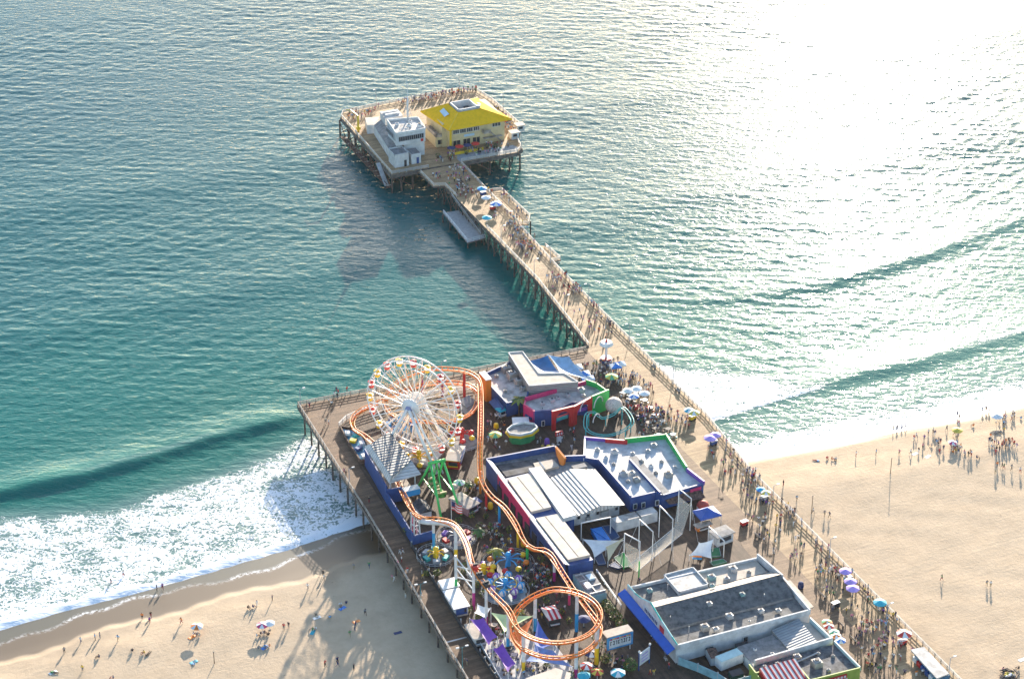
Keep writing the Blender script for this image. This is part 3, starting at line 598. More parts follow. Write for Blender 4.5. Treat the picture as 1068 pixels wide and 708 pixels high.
RIBW = ribbed('white_ribbed_roof', (.52, .51, .48), (.28, .27, .255), .95); RIBG = ribbed('grey_ribbed_roof', (.30, .33, .35), (.17, .19, .21), .8, 1); RIBWALL = ribbed('grey_ribbed_wall', (.34, .33, .32), (.24, .23, .22), .5, 2)
REDW = ribbed('red_white_stripe', (.70, .66, .64), (.50, .02, .04), 1.15, 0, .7, -.15, .15)
def slab(parent, poly, z, t, m, name='roof'): b = MB(); b.prism(poly, z-t, z, m); return part(name, b, parent)
def shell(parent, poly, z, m, roof, name='wall'): b = MB(); b.prism(poly, 7.01, z, m, roof); return part(name, b, parent)
def edge(parent, a, c, z0, z1, m, t=.35, label=None): b = MB(); b.wall([a, c], z0, z1, t, m); return part('parapet', b, parent, label)
# dining hall (grey) behind the wheel
dh = thing('dining_hall', 'boxy grey ribbed hall with an L shaped tan roof behind the palm tree', 'building', (211, 465, 7))
L1 = GP(13.6, (530.4, 368.2), (545, 367), (562, 390), (588, 389.5), (603, 398.5), (552, 402.8))
shell(dh, L1, 13.6, RIBWALL, ROOFT); parapet(dh, L1, 13.6, 13.85, WALLW, .22)
bw = thing('snack_hall', 'low blue hall whose pale roof is full of air units beside the orange facade', 'building', (201, 462, 7))
L2 = [(197.6, 463.7), (198.2, 469.4), (207.2, 472.6), (205.9, 458), (203.8, 454.6), (197.9, 454.2)]
shell(bw, L2, 10.8, BLUEP, ROOFL)
edge(bw, L2[1], L2[2], 10.8, 11.9, BLUEP); edge(bw, L2[0], L2[5], 10.8, 11.3, BLUEP); edge(bw, L2[4], L2[3], 10.8, 11.7, BLUEP); edge(bw, L2[5], L2[4], 10.8, 11.2, BLUEP)
for x, y, s in ((204.5, 469.6, 2.2), (204.6, 466, 2.4), (204.9, 462.4, 2), (204.6, 459, 1.4), (201, 468, .9), (200, 460, .8)): hvac(bw, x, y, 10.8, s, mat('tan_metal', (.36, .33, .29), .6, .15))
b = MB()
for k in range(4): b.tube([(203.2, 458+k*3.2, 11.2), (206, 459+k*3, 11.2)], .22, GALV, 5)
part('roof_duct', b, bw)
b = MB(); b.rbox((197.3, 457.5, 9.1), .25, 5, 1.8, 0, BLUEP); b.add([(197.5, 454.6, 9.6), (197.5, 460.6, 9.6), (195.6, 460.6, 8.6), (195.6, 454.6, 8.6), (197.5, 454.6, 9.5), (197.5, 460.6, 9.5), (195.6, 460.6, 8.5), (195.6, 454.6, 8.5)], [(0, 1, 2, 3), (7, 6, 5, 4), (3, 2, 6, 7)], BLUEP); part('awning', b, bw)
ob = thing('ride_facade', 'tall plain orange facade block between the coaster and the blue snack hall', 'facade', (196.9, 465.3, 7)); b = MB(); b.box(196.0, 197.5, 463.3, 467.6, 7, 13.4, ORAP); part('wall', b, ob); b = MB(); b.box(195.9, 197.6, 463.2, 467.7, 13.4, 13.7, WHITE); part('coping', b, ob)
# sails over the dining court
SAILB = mat('blue_sail', (.03, .16, .36), .6, .1, .5); SAILL = mat('pale_blue_sail', (.30, .46, .62), .6, .1, .5)
ds = thing('tension_canopy', 'dark blue tension canopy beside the tan L shaped roof', 'canopy', (213, 466, 7)); b = MB(); b.cloth([(210.9, 470.6, 12.2), (216.3, 469.2, 13.4), (216, 461.2, 12.4), (211.4, 462.2, 12.2)], SAILB, .5, edge=.1); part('sail', b, ds)
b = MB(); b.tube([(216.3, 469.2, 7), (216.3, 469.2, 13.6)], .14, WHITE, 5); part('mast', b, ds)
ds = thing('tension_canopy', 'pale blue peaked canopy reaching towards the small drop tower', 'canopy', (219, 463, 7)); b = MB(); b.cloth([(216.5, 469.4, 13.4), (221.5, 467, 13.0), (222, 455.6, 11.6), (216.2, 461.4, 12.2)], SAILL, .9, edge=.12); part('sail', b, ds)
b = MB(); b.tube([(221.5, 467, 7), (221.5, 467, 13.2)], .14, WHITE, 5); b.tube([(222, 455.6, 7), (222, 455.6, 11.7)], .14, WHITE, 5); part('mast', b, ds)
# games pavilion: pink, blue, red and green
gp = thing('games_pavilion', 'pale roofed pavilion with pink, blue, red arched and green walls', 'building', (211, 449, 7))
L3 = GP(11, (548.5, 418), (611.5, 400.5), (622, 404), (634, 412.5), (618, 419), (597, 419), (576, 429), (557, 430.5), (546.8, 423.5))
shell(gp, L3, 10.9, BLUEP, ROOFL)
for i, j, m, z in ((0, 1, PINK, 12.1), (1, 2, GRNP, 12.4), (2, 3, GRNP, 12.4), (8, 0, PINK, 11.6)): edge(gp, L3[i], L3[j], 10.9, z, m)
b = MB(); b.wall([L3[8], L3[7]], 7.01, 11.7, .4, PINK); part('painted_wall', b, gp)
b = MB(); b.wall([L3[7], L3[6]], 7.01, 11.6, .4, BLUEP); part('painted_wall', b, gp)
b = MB(); b.wall([L3[4], L3[3]], 7.01, 12.8, .5, GRNP); part('painted_wall', b, gp)
def arch(parent, a, c, z1, m, name='arch_portal'):
    """a portal frame with a round headed opening, built of stones round the curve"""
    a, c = Vector((*a, 0)), Vector((*c, 0)); d = c-a; L = d.length; d.normalize(); nrm = Vector((d.y, -d.x, 0)); vs = []; fs = []; w = L*.17; H = z1-7; r = (L-2*w)/2; zc = 7+H-.8-r
    inn = [(w, 7)]+[(L/2-r*math.cos(t), max(7.1, zc)+r*math.sin(t)*min(1, (H-.9)/r if r > H-.9 else 1)) for t in [math.pi*k/8 for k in range(9)]]+[(L-w, 7)]
    out = [(0, 7)]+[(0 if k < 3 else (L if k > 5 else L*(k-2)/4), z1 if k > 0 else z1*.7+2.1) for k in range(9)]+[(L, 7)]
    out[1] = (0, 7+H*.6); out[9] = (L, 7+H*.6); n = len(inn)
    for off in (-.3, .3):
        for u, z in inn+out: p = a+d*u+nrm*off; vs.append((p.x, p.y, z))
    for k in range(n-1):
        fs += [(k, k+1, n+k+1, n+k), (2*n+k, 3*n+k, 3*n+k+1, 2*n+k+1), (k, 2*n+k, 2*n+k+1, k+1), (n+k, n+k+1, 3*n+k+1, 3*n+k)]
    b = MB(); b.add(vs, fs, m); return part(name, b, parent)
q0, q1, q2 = GP(7, (575.5, 449), (597.5, 443.5), (617, 433)); arch(gp, q0, q1, 12.8, REDP); arch(gp, q1, q2, 12.6, REDP)
b = MB(); b.rbox((*((Vector(q0)+Vector(q1))/2+Vector((.5, 1.2))), 9.2), 3.2, .3, .8, R(6), TEALP); b.rbox((*((Vector(q0)+Vector(q1))/2+Vector((.5, 1.1))), 10), 3.4, .2, .3, R(12), REDP); part('game_sign', b, gp)
b = MB(); b.rbox((*((Vector(q1)+Vector(q2))/2+Vector((.4, 1.2))), 9.4), 3.0, .3, .8, R(8), PURP); part('game_sign', b, gp)
b = MB(); p = Vector(L3[8]).lerp(Vector(L3[7]), .5); b.rbox((p.x-.3, p.y-.3, 9.0), 2.6, .35, .5, math.atan2(L3[7][1]-L3[8][1], L3[7][0]-L3[8][0]), BLUEP, R(10)); part('wing_emblem', b, gp)
for x, y, s in ((206, 450, 1.0), (209, 450.4, 1.2), (211, 451, .8), (218, 452, 1.5), (214, 451.4, .9), (217.5, 449.6, .9), (205, 447.6, .7)): hvac(gp, x, y, 10.9, s)
window(gp, (204.3, 445.6, 8.2), .9, 1.6, axis='x')
# arcade, right wing: white roof with coloured parapets
ar = thing('arcade_hall', 'large blue arcade with a pale roof and green and purple parapets', 'building', (216, 412, 7))
RP = GP(11.3, (610, 456), (652.5, 459.5), (694.4, 455), (716, 489), (734, 503), (691, 515.5), (684, 512), (657.6, 518), (624.5, 480), (609.3, 477.5))
shell(ar, RP, 10.6, BLUEB, mat('white_roof', (.52, .52, .52), .7, .1, .35, col2=(.27, .28, .29)))
for i, j, m, z in ((0, 1, PURP, 11.5), (1, 2, GRNP, 12.0), (2, 3, GRNP, 12.2), (3, 4, PURP, 11.8), (4, 5, BLUEB, 11.2), (5, 6, BLUEB, 11.2), (6, 7, BLUEB, 11.2), (7, 8, BLUEB, 11.8), (8, 9, BLUEB, 11.6), (9, 0, WHITE, 11.4)): edge(ar, RP[i], RP[j], 10.6, z, m, .4)
e0, e1 = Vector(RP[0]), Vector(RP[1]); edge(ar, e0.lerp(e1, .5)-Vector((0, .5)), e1-Vector((0, .5)), 10.6, 11.7, REDP, .4)
p0, p1 = GP(10.8, (657, 481), (688, 515)); b = MB(); b.wall([p0, p1], 10.6, 11.5, .4, BLUEB); part('parapet', b, ar)
b = MB(); d = Vector(p1)-Vector(p0); b.rbox(((p0[0]+p1[0])/2+1.5, (p0[1]+p1[1])/2+.2, 10.9), d.length+2.6, 1.9, .3, math.atan2(d.y, d.x), ROOFG); part('roof_gutter', b, ar)
for px, py, s in ((623, 466, 1), (641, 469, 1.5), (660, 470, .9), (682, 462, 1.3), (669, 478, 1), (679, 483, 1), (650, 492, 1.8), (659, 491, 1.3), (664, 498, 1.5), (697, 493, 1.8), (690, 478, .8), (676, 467, .9), (632, 474, .9), (704, 484, .8), (684, 490, .9), (640, 481, .8), (655, 499, .9)):
    p = G(px, py+4, 10.6); hvac(ar, p.x, p.y, 10.6, s*.95, random.choice([GALV, WHITE, MATS['tan_metal']]))
b = MB(); p = G(731, 508, 10.3); b.rbox((p.x-1.6, p.y-.35, 10.3), 3.0, .2, .8, math.atan2(RP[4][1]-RP[5][1], RP[4][0]-RP[5][0]), PINK); part('sign_board', b, ar)
for px, py in ((664, 530), (672, 528), (685, 524)): p = G(px, py, 8.5); window(ar, (p.x, RP[7][1]+(p.x-RP[7][0])*(-.12)-.35, 8.6), 1.0, 1.5, axis='x')
b = MB(); b.add([tuple(G(690, 517, 10)), tuple(G(731, 511, 10)), tuple(G(736, 519, 9)), tuple(G(698, 526, 9))]+[tuple(G(690, 517, 9.85)), tuple(G(731, 511, 9.85)), tuple(G(736, 519, 8.85)), tuple(G(698, 526, 8.85))], [(0, 1, 2, 3), (7, 6, 5, 4), (0, 3, 7, 4), (1, 2, 6, 5)], RUST); part('awning', b, ar)
# arcade, left wing
al = thing('midway_hall', 'long hall with pink and blue side wall, beige roofs and white ribbed roof', 'building', (192, 402, 7))
b = MB(); b.box(181.3, 187.6, 381, 421, 7.01, 11.2, BLUEB); b.box(187.6, 191.2, 399, 421, 7.01, 11.2, BLUEB); part('wall', b, al)
NB = GP(11.3, (508, 480.5), (579, 467), (583, 478), (610, 477), (622, 486), (609, 500), (580, 497), (561, 488), (530, 497))
shell(al, NB, 10.4, BLUEB, ROOFG)
for i, j in ((0, 1), (1, 2), (2, 3)): edge(al, NB[i], NB[j], 10.4, 12.0, BLUEB, .4)
b = MB(); b.prism(GP(11, (518, 484), (560, 477), (566, 488), (528, 496)), 10.3, 10.75, ROOFD); part('roof_panel', b, al)
b = MB(); b.prism(GP(11.2, (556, 482), (577, 478), (583, 485), (561, 491)), 10.4, 11.0, ROOFT); b.tube([tuple(G(563, 482, 11.6)), tuple(G(568, 489, 11.6))], .3, GALV, 5); part('roof_panel', b, al)
b = MB(); b.prism([(182.3, 404), (187.5, 404), (189.3, 419.4), (183, 419.6)], 11.25, 12.0, ROOFT, mat('beige_roof', (.58, .50, .41), .75, .07, .5)); b.box(185.4, 185.55, 404.1, 419.3, 11.9, 12.03, ROOFD); part('roof', b, al)
b = MB(); b.prism([(181.8, 382.3), (187.3, 382.1), (187.9, 400.6), (182.2, 401)], 11.25, 12.0, ROOFT, MATS['beige_roof']); b.box(184.4, 184.55, 382.4, 400.6, 11.9, 12.03, ROOFD); part('roof', b, al)
b = MB(); b.prism([(187.9, 397.9), (191.3, 398.1), (192.4, 421), (189.4, 421.4)], 11.2, 12.3, WALLW, mat('white_metal_roof', (.58, .59, .61), .5, .08)); part('roof', b, al)
b = MB(); b.add([(191.4, 398.6, 11.3), (204.4, 398.6, 11.3), (204.8, 415.8, 11.3), (192, 416.4, 11.3), (197.9, 398.6, 12.9), (198.3, 416.1, 12.9)], [(0, 4, 5, 3), (4, 1, 2, 5), (0, 1, 4), (3, 5, 2), (0, 3, 2, 1)], RIBW); part('roof', b, al)
b = MB(); b.box(191.9, 204.2, 401.2, 415.5, 7.01, 11.25, WALLW); part('wall', b, al)
for k in range(5): window(al, (193.4+k*2.5, 401.1, 9.2), .9, 1.2, axis='x', frame=GALV, t=.1)
b = MB(); b.box(199, 201, 400.2, 401, 8.4, 9.6, GALV); b.box(195.2, 196.2, 400.3, 401, 7.9, 8.9, GALV); part('air_unit', b, al)
for y0, y1, m in ((381, 391, BLUEB), (391, 401.5, BLUEP), (401.5, 422, PINK), (422, 429.4, BLUEB)):
    b = MB(); b.wall([(180.3+(y0-381)*.03, y0), (180.3+(y1-381)*.03, y1)], 7.01, 12.2, .35, m); part('painted_wall', b, al)
b = MB(); b.add([(180.1, 380.8, 12.2), (181.5, 380.8, 11.6), (182.9, 429.2, 11.6), (181.6, 429.4, 12.2), (180.1, 380.8, 12.0), (181.6, 429.4, 12.0)], [(0, 1, 2, 3), (0, 3, 5, 4)], WHITE); part('coping', b, al)
for k in range(9):
    y = 385+k*4.4; b = MB(); b.box(179.85+(y-381)*.03, 180.1+(y-381)*.03, y-1.2, y+1.2, 7.2, 9.8, DARK); part('stall_opening', b, al)
for px, py in ((527, 500), (541, 527)): p = G(px, py, 11.8)
b = MB(); b.box(199.5, 203, 416.6, 418.4, 10.4, 12.2, ROOFG); part('plant_box', b, al)
of = thing('ride_facade', 'small orange sail shaped facade at the corner of the midway hall', 'facade', (199.8, 428, 7)); b = MB(); b.add([tuple(G(579, 466, 14)), tuple(G(589, 478, 12)), tuple(G(586, 492, 9)), tuple(G(580, 476, 10)), tuple(G(580, 466, 13.8)+Vector((.3, .2, 0))), tuple(G(590, 478, 11.8)+Vector((.3, .2, 0))), tuple(G(587, 492, 8.8)+Vector((.3, .2, 0))), tuple(G(581, 476, 9.8)+Vector((.3, .2, 0)))], [(0, 1, 2, 3), (7, 6, 5, 4), (0, 4, 5, 1), (1, 5, 6, 2), (2, 6, 7, 3), (3, 7, 4, 0)], ORAP); part('panel', b, of)
# skylit shed at the end of the midway hall
sh = thing('glazed_shed', 'grey shed with a framed skylight roof at the near end of the midway hall', 'building', (184, 375, 7))
SP = [(181.6, 370.6), (185.9, 370.4), (186.6, 379.6), (182, 380)]
shell(sh, SP, 9.4, mat('pale_teal_wall', (.22, .40, .45), .6, .1), ROOFG)
b = MB()
for k in range(4): b.box(182, 186, 371+k*2.6, 371.2+k*2.6, 9.4, 9.75, GALV)
b.box(183.6, 183.8, 370.8, 379.6, 9.4, 9.7, GALV); part('skylight_frame', b, sh)
b = MB(); b.box(182.3, 183.4, 373, 375.4, 9.4, 9.9, WHITE); b.box(184.2, 185.6, 376, 378, 9.4, 9.9, MATS['skylight']); part('skylight', b, sh)
# big beach-side seafood hall
sf = thing('seafood_hall', 'very large white building with a dark pitched roof, stepped parapets and a long blue awning', 'building', (206, 355, 7))
SW = [(189.9, 343.6), (222.6, 343.4), (223.4, 357), (222.4, 366.3), (190.1, 367.6)]
shell(sf, SW, 10.6, WALLW, mat('mid_roof', (.17, .17, .165), .85, .2, .6))
PT = mat('parapet_white', (.56, .57, .57), .7, .12, .5)
b = MB(); b.prism([(191, 350.2), (222.4, 349.8), (222.6, 356.4), (190.9, 356.6)], 10.6, [11.2, 11.2, 13.0, 13.0], ROOFG, mat('asphalt_roof', (.13, .13, .13), .9, .2, .8)); part('roof', b, sf)
b = MB(); b.prism([(190.9, 356.6), (222.6, 356.4), (222.4, 360.6), (191, 361)], 10.6, [13.0, 13.0, 11.0, 11.0], ROOFG, mat('beige_felt', (.50, .43, .36), .85, .1, .8)); part('roof', b, sf)
b = MB(); b.prism([(190.6, 361.1), (199, 361.1), (199, 367), (190.6, 367.2)], 10.6, 10.8, ROOFG, mat('roof_dark_grey', (.16, .16, .155), .85, .2, .7)); part('roof_panel', b, sf)  # dark grey panel, back left corner of the roof
b = MB(); b.prism([(199.4, 361.1), (206.8, 361.1), (206.8, 368.6), (199.4, 368.6)], 7.01, 11.4, WALLW, ROOFL); part('raised_bay', b, sf); parapet(sf, [(199.4, 361.2), (206.8, 361.2), (206.8, 368.5), (199.4, 368.5)], 11.4, 11.8, PT, .22)
b = MB(); b.prism([(207.2, 361.1), (221.8, 361), (221.9, 366.2), (207.2, 366.8)], 10.6, 10.9, ROOFG, ROOFT); part('roof_panel', b, sf)
for a_, c_, z in ((SW[0], SW[1], 11.9), (SW[1], SW[2], 12.0), (SW[2], SW[3], 12.4), (SW[3], SW[4], 11.5)): edge(sf, a_, c_, 10.6, z, PT, .4)
b = MB(); ys = [343.6, 346, 351, 356.4, 361, 364, 367.6]; zs = [11.9, 12.3, 13.2, 14.6, 12.8, 12.2, 12.2]
vs = []; 
for x in (189.6, 190.05):
    vs += [(x, y, 7) for y in ys]+[(x, y, z) for y, z in zip(ys, zs)]
n_ = len(ys); fs = []
for k in range(n_-1): fs += [(k, k+n_, k+n_+1, k+1), (2*n_+k, 2*n_+k+1, 3*n_+k+1, 3*n_+k), (n_+k, 3*n_+k, 3*n_+k+1, n_+k+1)]
fs += [(0, 2*n_, 3*n_, n_), (n_-1, 2*n_-1, 4*n_-1, 3*n_-1)]
b.add(vs, fs, WALLW); part('gable_front', b, sf)
b = MB()
for k in range(n_-1): b.tube([(189.8, ys[k], zs[k]+.05), (189.8, ys[k+1], zs[k+1]+.05)], .2, TEALP if k % 2 == 0 else mat('aqua', (.35, .62, .62), .5, .05), 4)
part('trim', b, sf)
b = MB(); b.box(189.45, 189.58, 352, 359, 11.0, 12.4, mat('pale_sign', (.55, .62, .66), .5, .05))
for k in range(9): b.box(189.38, 189.45, 352.4+k*.7, 352.8+k*.7, 11.3, 12.1, NAVY)
b.box(189.4, 189.56, 349.4, 351.2, 10.9, 12.2, REDP); part('sign_board', b, sf)
b = MB(); b.add([(189.5, 344, 10.7), (189.5, 368.4, 10.7), (187.7, 368.4, 9.9), (187.7, 344, 9.9), (189.5, 344, 10.6), (189.5, 368.4, 10.6), (187.7, 368.4, 9.5), (187.7, 344, 9.5)], [(0, 1, 2, 3), (7, 6, 5, 4), (3, 2, 6, 7), (0, 3, 7, 4), (2, 1, 5, 6)], mat('awning_blue', (.02, .11, .50), .7, .04)); part('awning', b, sf)
for x, y, s in ((194, 365, 1.2), (201, 365, .7), (204, 366, .6), (209, 363.6, 1.8), (212, 362, 1.3), (215, 364.6, 1.8), (207, 359.6, 1), (203, 353.6, 1.2), (211.4, 353.8, 1.2), (205.6, 349, 1.6), (198.6, 347.4, 1.9), (200.6, 346, 1.3), (213, 348, 1.3), (216.6, 346.6, 1.2), (209, 346, .5), (218, 362.5, .9)):
    z = 10.8 if y > 361 or y < 350 else 12.0; hvac(sf, x, y, z, s*.85, random.choice([GALV, MATS['tan_metal'], mat('teal_vent', (.2, .36, .36), .6, .1)]))
b = MB()
for k, (x, y) in enumerate(((195, 348), (210, 345.5), (193, 353), (216, 352), (198, 364))): b.tube([(x, y, 10.7 if y < 350 or y > 361 else 11.8), (x, y, 12.4)], .09, GALV, 5)
part('vent_pipe', b, sf)
for x in (198, 206.6): window(sf, (x, 343.3, 8.6), 1.2, 1.4, axis='x', frame=GALV)
b = MB(); b.prism([(222.9, 346), (225.6, 346.4), (226, 357.5), (223.5, 358)], 9.5, 9.8, ROOFT); part('side_canopy', b, sf)
# annexes on its near right side
an = thing('kitchen_annexe', 'low grey roofed annexe between the white seafood hall and the green snack bar', 'building', (212, 336, 7))
AP = [(202.9, 332.4), (222, 332.8), (221.6, 341.2), (212.6, 342), (212.4, 341.4), (203, 340.6)]
shell(an, AP, 9.4, WALLW, ROOFG)
b = MB(); b.prism([(212.4, 333.6), (218.8, 333.8), (219.4, 342.4), (212.6, 342.4)], 9.4, [9.9, 11.0, 11.0, 9.9], ROOFG, RIBG); part('roof', b, an)
b = MB(); b.prism([(219, 333.6), (221.4, 333.6), (221.2, 341), (219.5, 342.2)], 9.4, 10.3, WALLW, ROOFT); part('roof', b, an)
edge(an, AP[0], AP[1], 9.4, 11.6, PT, .4); edge(an, AP[1], AP[2], 9.4, 11.4, mat('pale_aqua', (.50, .62, .60), .6, .05), .35)
for x, y, s in ((206, 338, .6), (208.6, 335, .7), (205, 334.6, .5)): hvac(an, x, y, 9.4, s, WHITE)
gb = thing('snack_bar', 'lime green snack bar with a striped red and white awning roof', 'building', (212, 327, 7))
GPo = [(200.6, 322.6), (222.4, 321.6), (222.2, 331.9), (201.2, 332)]
LIME = mat('lime_wall', (.30, .38, .07), .6, .07)
shell(gb, GPo, 10.4, LIME, mat('dark_felt', (.14, .14, .145), .85, .25, .9))
for i, j in ((0, 1), (1, 2), (3, 0)): edge(gb, GPo[i], GPo[j], 10.4, 11.2, LIME if i != 1 else MATS['pale_aqua'], .3)
b = MB(); b.prism([(200.9, 320.8), (209.8, 320.6), (210.4, 328.6), (201.6, 328.6)], 10.4, [10.6, 10.6, 12.4, 12.4], REDP, REDW); part('striped_roof', b, gb)
b = MB(); b.wall([(201, 328.7), (210.5, 328.7), (210.1, 320.7)], 10.4, 11.4, .3, LIME); part('gable', b, gb)
for x, y, s in ((214.6, 326.6, 2.2), (204, 330.4, 1), (207, 330.2, 1), (212, 330.4, 1.6), (217, 330, .8), (219.5, 328, .7), (216, 324, .8)): hvac(gb, x, y, 10.4, s*.9, MATS['tan_metal'])
b = MB(); b.tube([(210.6, 329, 10.8), (217, 330.2, 10.8)], .18, GALV, 5); part('roof_duct', b, gb); b = MB(); b.tube([(204, 331, 10.8), (204.6, 328.8, 10.8)], .3, GALV, 5); part('roof_duct', b, gb)
b = MB(); b.box(213, 219, 321.35, 321.6, 9.6, 10.6, REDP)
for k in range(7): b.box(213.4+k*.8, 213.9+k*.8, 321.27, 321.35, 9.85, 10.35, WHITE)
part('sign_board', b, gb)
for x in (212.8, 215.6, 218.6): window(gb, (x, 321.6, 8.5), 1.4, 1.6, axis='x')
# service yard
yd = thing('yard_fence', 'teal grey panel fence round the service yard beside the white hall', 'fence', (190, 342, 7))
b = MB(); b.wall([(189.9, 343), (192.6, 339), (195, 334.5), (196, 331), (203, 331)], 7.01, 9.0, .15, MATS['pale_teal_wall']); part('fence_panel', b, yd)
b = MB()
for x, y in ((189.9, 343), (192.6, 339), (195, 334.5), (196, 331), (199.5, 331), (203, 331)): b.box(x-.12, x+.12, y-.12, y+.12, 7, 9.3, STEELG)
part('fence_post', b, yd)
def box_van(name, label, cat, c, L, W, H, rz, m, m2, group=None):
    t = thing(name, label, cat, (c[0], c[1], 7), group); M = Matrix.Rotation(rz, 3, 'Z')
    def pb(mb, x, y, z, sx, sy, sz, mm): v = M @ Vector((x, y, 0)); mb.rbox((c[0]+v.x, c[1]+v.y, 7+z), sx, sy, sz, rz, mm)
    b = MB(); pb(b, -L*.1, 0, .6+H/2, L*.78, W, H, m); pb(b, -L*.1, 0, .6+H+.06, L*.76, W*.96, .12, m2); part('box_body', b, t)
    b = MB(); pb(b, L*.4, 0, 1.1, L*.2, W*.92, 1.3, m); pb(b, L*.38, 0, 1.95, L*.14, W*.86, .5, GLASS); part('cab', b, t)
    for sx in (-.3, .34):
        for sy in (-1, 1):
            b = MB(); v = M @ Vector((L*sx, sy*W*.42, 0)); u = M @ Vector((0, .14, 0)); a = Vector((c[0], c[1], 7.45))+v; b.tube([a-u, a+u], .42, DARK, 10); part('wheel', b, t)
    return t
box_van('catering_truck', 'white catering truck parked in the service yard against the white hall', 'truck', (200.4, 338.2), 7.5, 2.4, 2.3, R(8), WHITE, mat('aqua_top', (.4, .6, .6), .5, .05))
box_van('generator_truck', 'dark rusty topped truck in the corner of the service yard', 'truck', (197.2, 341), 4.6, 2.2, 1.9, R(80), STEELG, RUST)
for x, y, l in ((199, 333.6, 'green waste skip in the service yard nearest the camera'), (205, 341.6, 'green waste skip under the white wall of the seafood hall')):
    t = thing('waste_skip', l, 'skip', (x, y, 7)); b = MB(); b.prism([(x-1.4, y-.9), (x+1.4, y-.9), (x+1.4, y+.9), (x-1.4, y+.9)], 7.2, 8.5, mat('skip_green', (.03, .10, .07), .6, .15)); part('bin', b, t); b = MB(); b.rbox((x, y, 8.6), 2.9, 1.9, .12, 0, DARK, R(6)); part('lid', b, t)
# long kiosk at the right edge of the pier
kk = thing('gift_kiosk', 'long flat roofed gift kiosk at the right edge of the pier boardwalk', 'kiosk', (240.6, 326, 7))
b = MB(); K = GP(7, (953, 689), (964, 686), (990, 713), (978, 717)); 
b.prism(K, 7.01, 9.4, mat('kiosk_blue', (.06, .16, .26), .6, .15)); part('wall', b, kk)
b = MB(); b.prism(GP(9.8, (950, 677), (963.6, 674), (990, 702), (977, 707)), 9.5, 9.8, ROOFL); part('roof', b, kk)
b = MB(); c_ = K[0]; d_ = K[3]
for k in range(6): u = (k+.5)/6; b.rbox((c_[0]+(d_[0]-c_[0])*u-.25, c_[1]+(d_[1]-c_[1])*u, 8), .5, 1.3, 1.1, 0, random.choice([TEALP, WHITE, REDP, BLUEB]))
part('display_shelf', b, kk)
# ---------------------------------------------------------------- ferris wheel
fw = thing('ferris_wheel', 'big white spoked ferris wheel with red and yellow gondolas at the park corner', 'ferris wheel', (*tuple(G(432, 421, 22.6))[:2], 7))
WC = G(432, 421, 22.6); hx = Vector((math.sin(R(138.7)), math.cos(R(138.7)), 0)); ax = Vector((hx.y*-1, hx.x, 0)); WR = 12.4
if ax.y > 0: ax = -ax
WS = mat('wheel_white', (.85, .80, .75), .4, .03)
GLD = mat('wheel_gold', (.84, .58, .34), .45, .05)
def wp(t, r, o): return WC+hx*(r*math.cos(t))+Vector((0, 0, r*math.sin(t)))+ax*o
for o in (1.3, -1.3):
    b = MB(); b.tube([wp(2*math.pi*k/80, WR, o) for k in range(81)], .17, WS, 6, cap=False); part('rim', b, fw)
    b = MB(); b.tube([wp(2*math.pi*k/60, WR*.84, o*1.05) for k in range(61)], .1, WS, 5, cap=False); part('inner_rim', b, fw)
for k in range(20):
    b = MB(); t = 2*math.pi*(k+.5)/20
    for o in (1.3, -1.3):
        b.tube([wp(t, .8, o*1.5), wp(t, WR, o)], .14, WS, 5)
        b.tube([wp(t, WR*.42, o*1.4), wp(t+math.pi/20, WR*.84, o*1.05)], .08, GLD, 4); b.tube([wp(t, WR*.42, o*1.4), wp(t-math.pi/20, WR*.84, o*1.05)], .08, GLD, 4)
    b.tube([wp(t, WR, 1.3), wp(t, WR, -1.3)], .08, WS, 4); b.tube([wp(t, WR*.84, 1.3), wp(t, WR, -1.3)], .06, WS, 4)
    part('spoke', b, fw)
b = MB(); b.tube([WC+ax*3, WC-ax*3], .75, WS, 12)
for o in (2.0, -2.0):
    b.tube([WC+ax*(o-.12), WC+ax*(o+.12)], 2.3, WS, 20)
part('hub', b, fw)
b = MB(); b.tube([WC+ax*3.0, WC+ax*3.3], .95, mat('hub_panel', (.30, .33, .55), .5, .1), 6); part('hub_plate', b, fw)
for o in (3.4, -3.4):
    for s in (-1, 1):
        b = MB(); b.tube([WC+ax*o+hx*(.3*s), Vector((WC.x, WC.y, 7))+hx*(8.2*s)+ax*(o*1.35)], .36, WS, 7, .42); part('leg', b, fw)
    if o > 0:
        b = MB(); b.tube([WC+ax*(o-.6)+hx*.9, Vector((WC.x, WC.y, 7))+hx*9.6+ax*(o*1.1)], .26, WS, 6); part('brace', b, fw)
GC = [mat('gondola_yellow', (.82, .56, .04), .4, .05), mat('gondola_red', (.66, .06, .05), .4, .05), GC2] if False else [mat('gondola_yellow', (.86, .52, .02), .4, .05), mat('gondola_red', (.66, .05, .04), .4, .05)]
for k in range(20):
    t = 2*math.pi*k/20; p = wp(t, WR+.1, 0); m = GC[k % 2]
    b = MB(); x, y, z = p; b.cyl(x, y, z-2.0, z-1.2, .6, m, .85, 10); b.cyl(x, y, z-1.2, z-1.12, .85, WHITE, .7, 10)
    g_ = part('gondola', b, fw, 'yellow gondola' if k % 2 == 0 else 'red gondola')
    b = MB(); b.parasol((x, y, z-.5), .95, .1, m, 8, .35); part('gondola_roof', b, g_)
    b = MB(); b.tube([(x, y, z-2), (x, y, z-.1)], .06, WS, 4); b.tube([p+ax*1.3, p-ax*1.3], .06, WS, 4); part('hanger', b, g_)
t = thing('wheel_platform', 'grey steel loading platform with railings under the ferris wheel', 'platform', (WC.x, WC.y, 7)); b = MB(); b.rbox((WC.x, WC.y, 7.5), 12, 7, 1, math.atan2(hx.y, hx.x), STEELG); part('base', b, t)
b = MB()
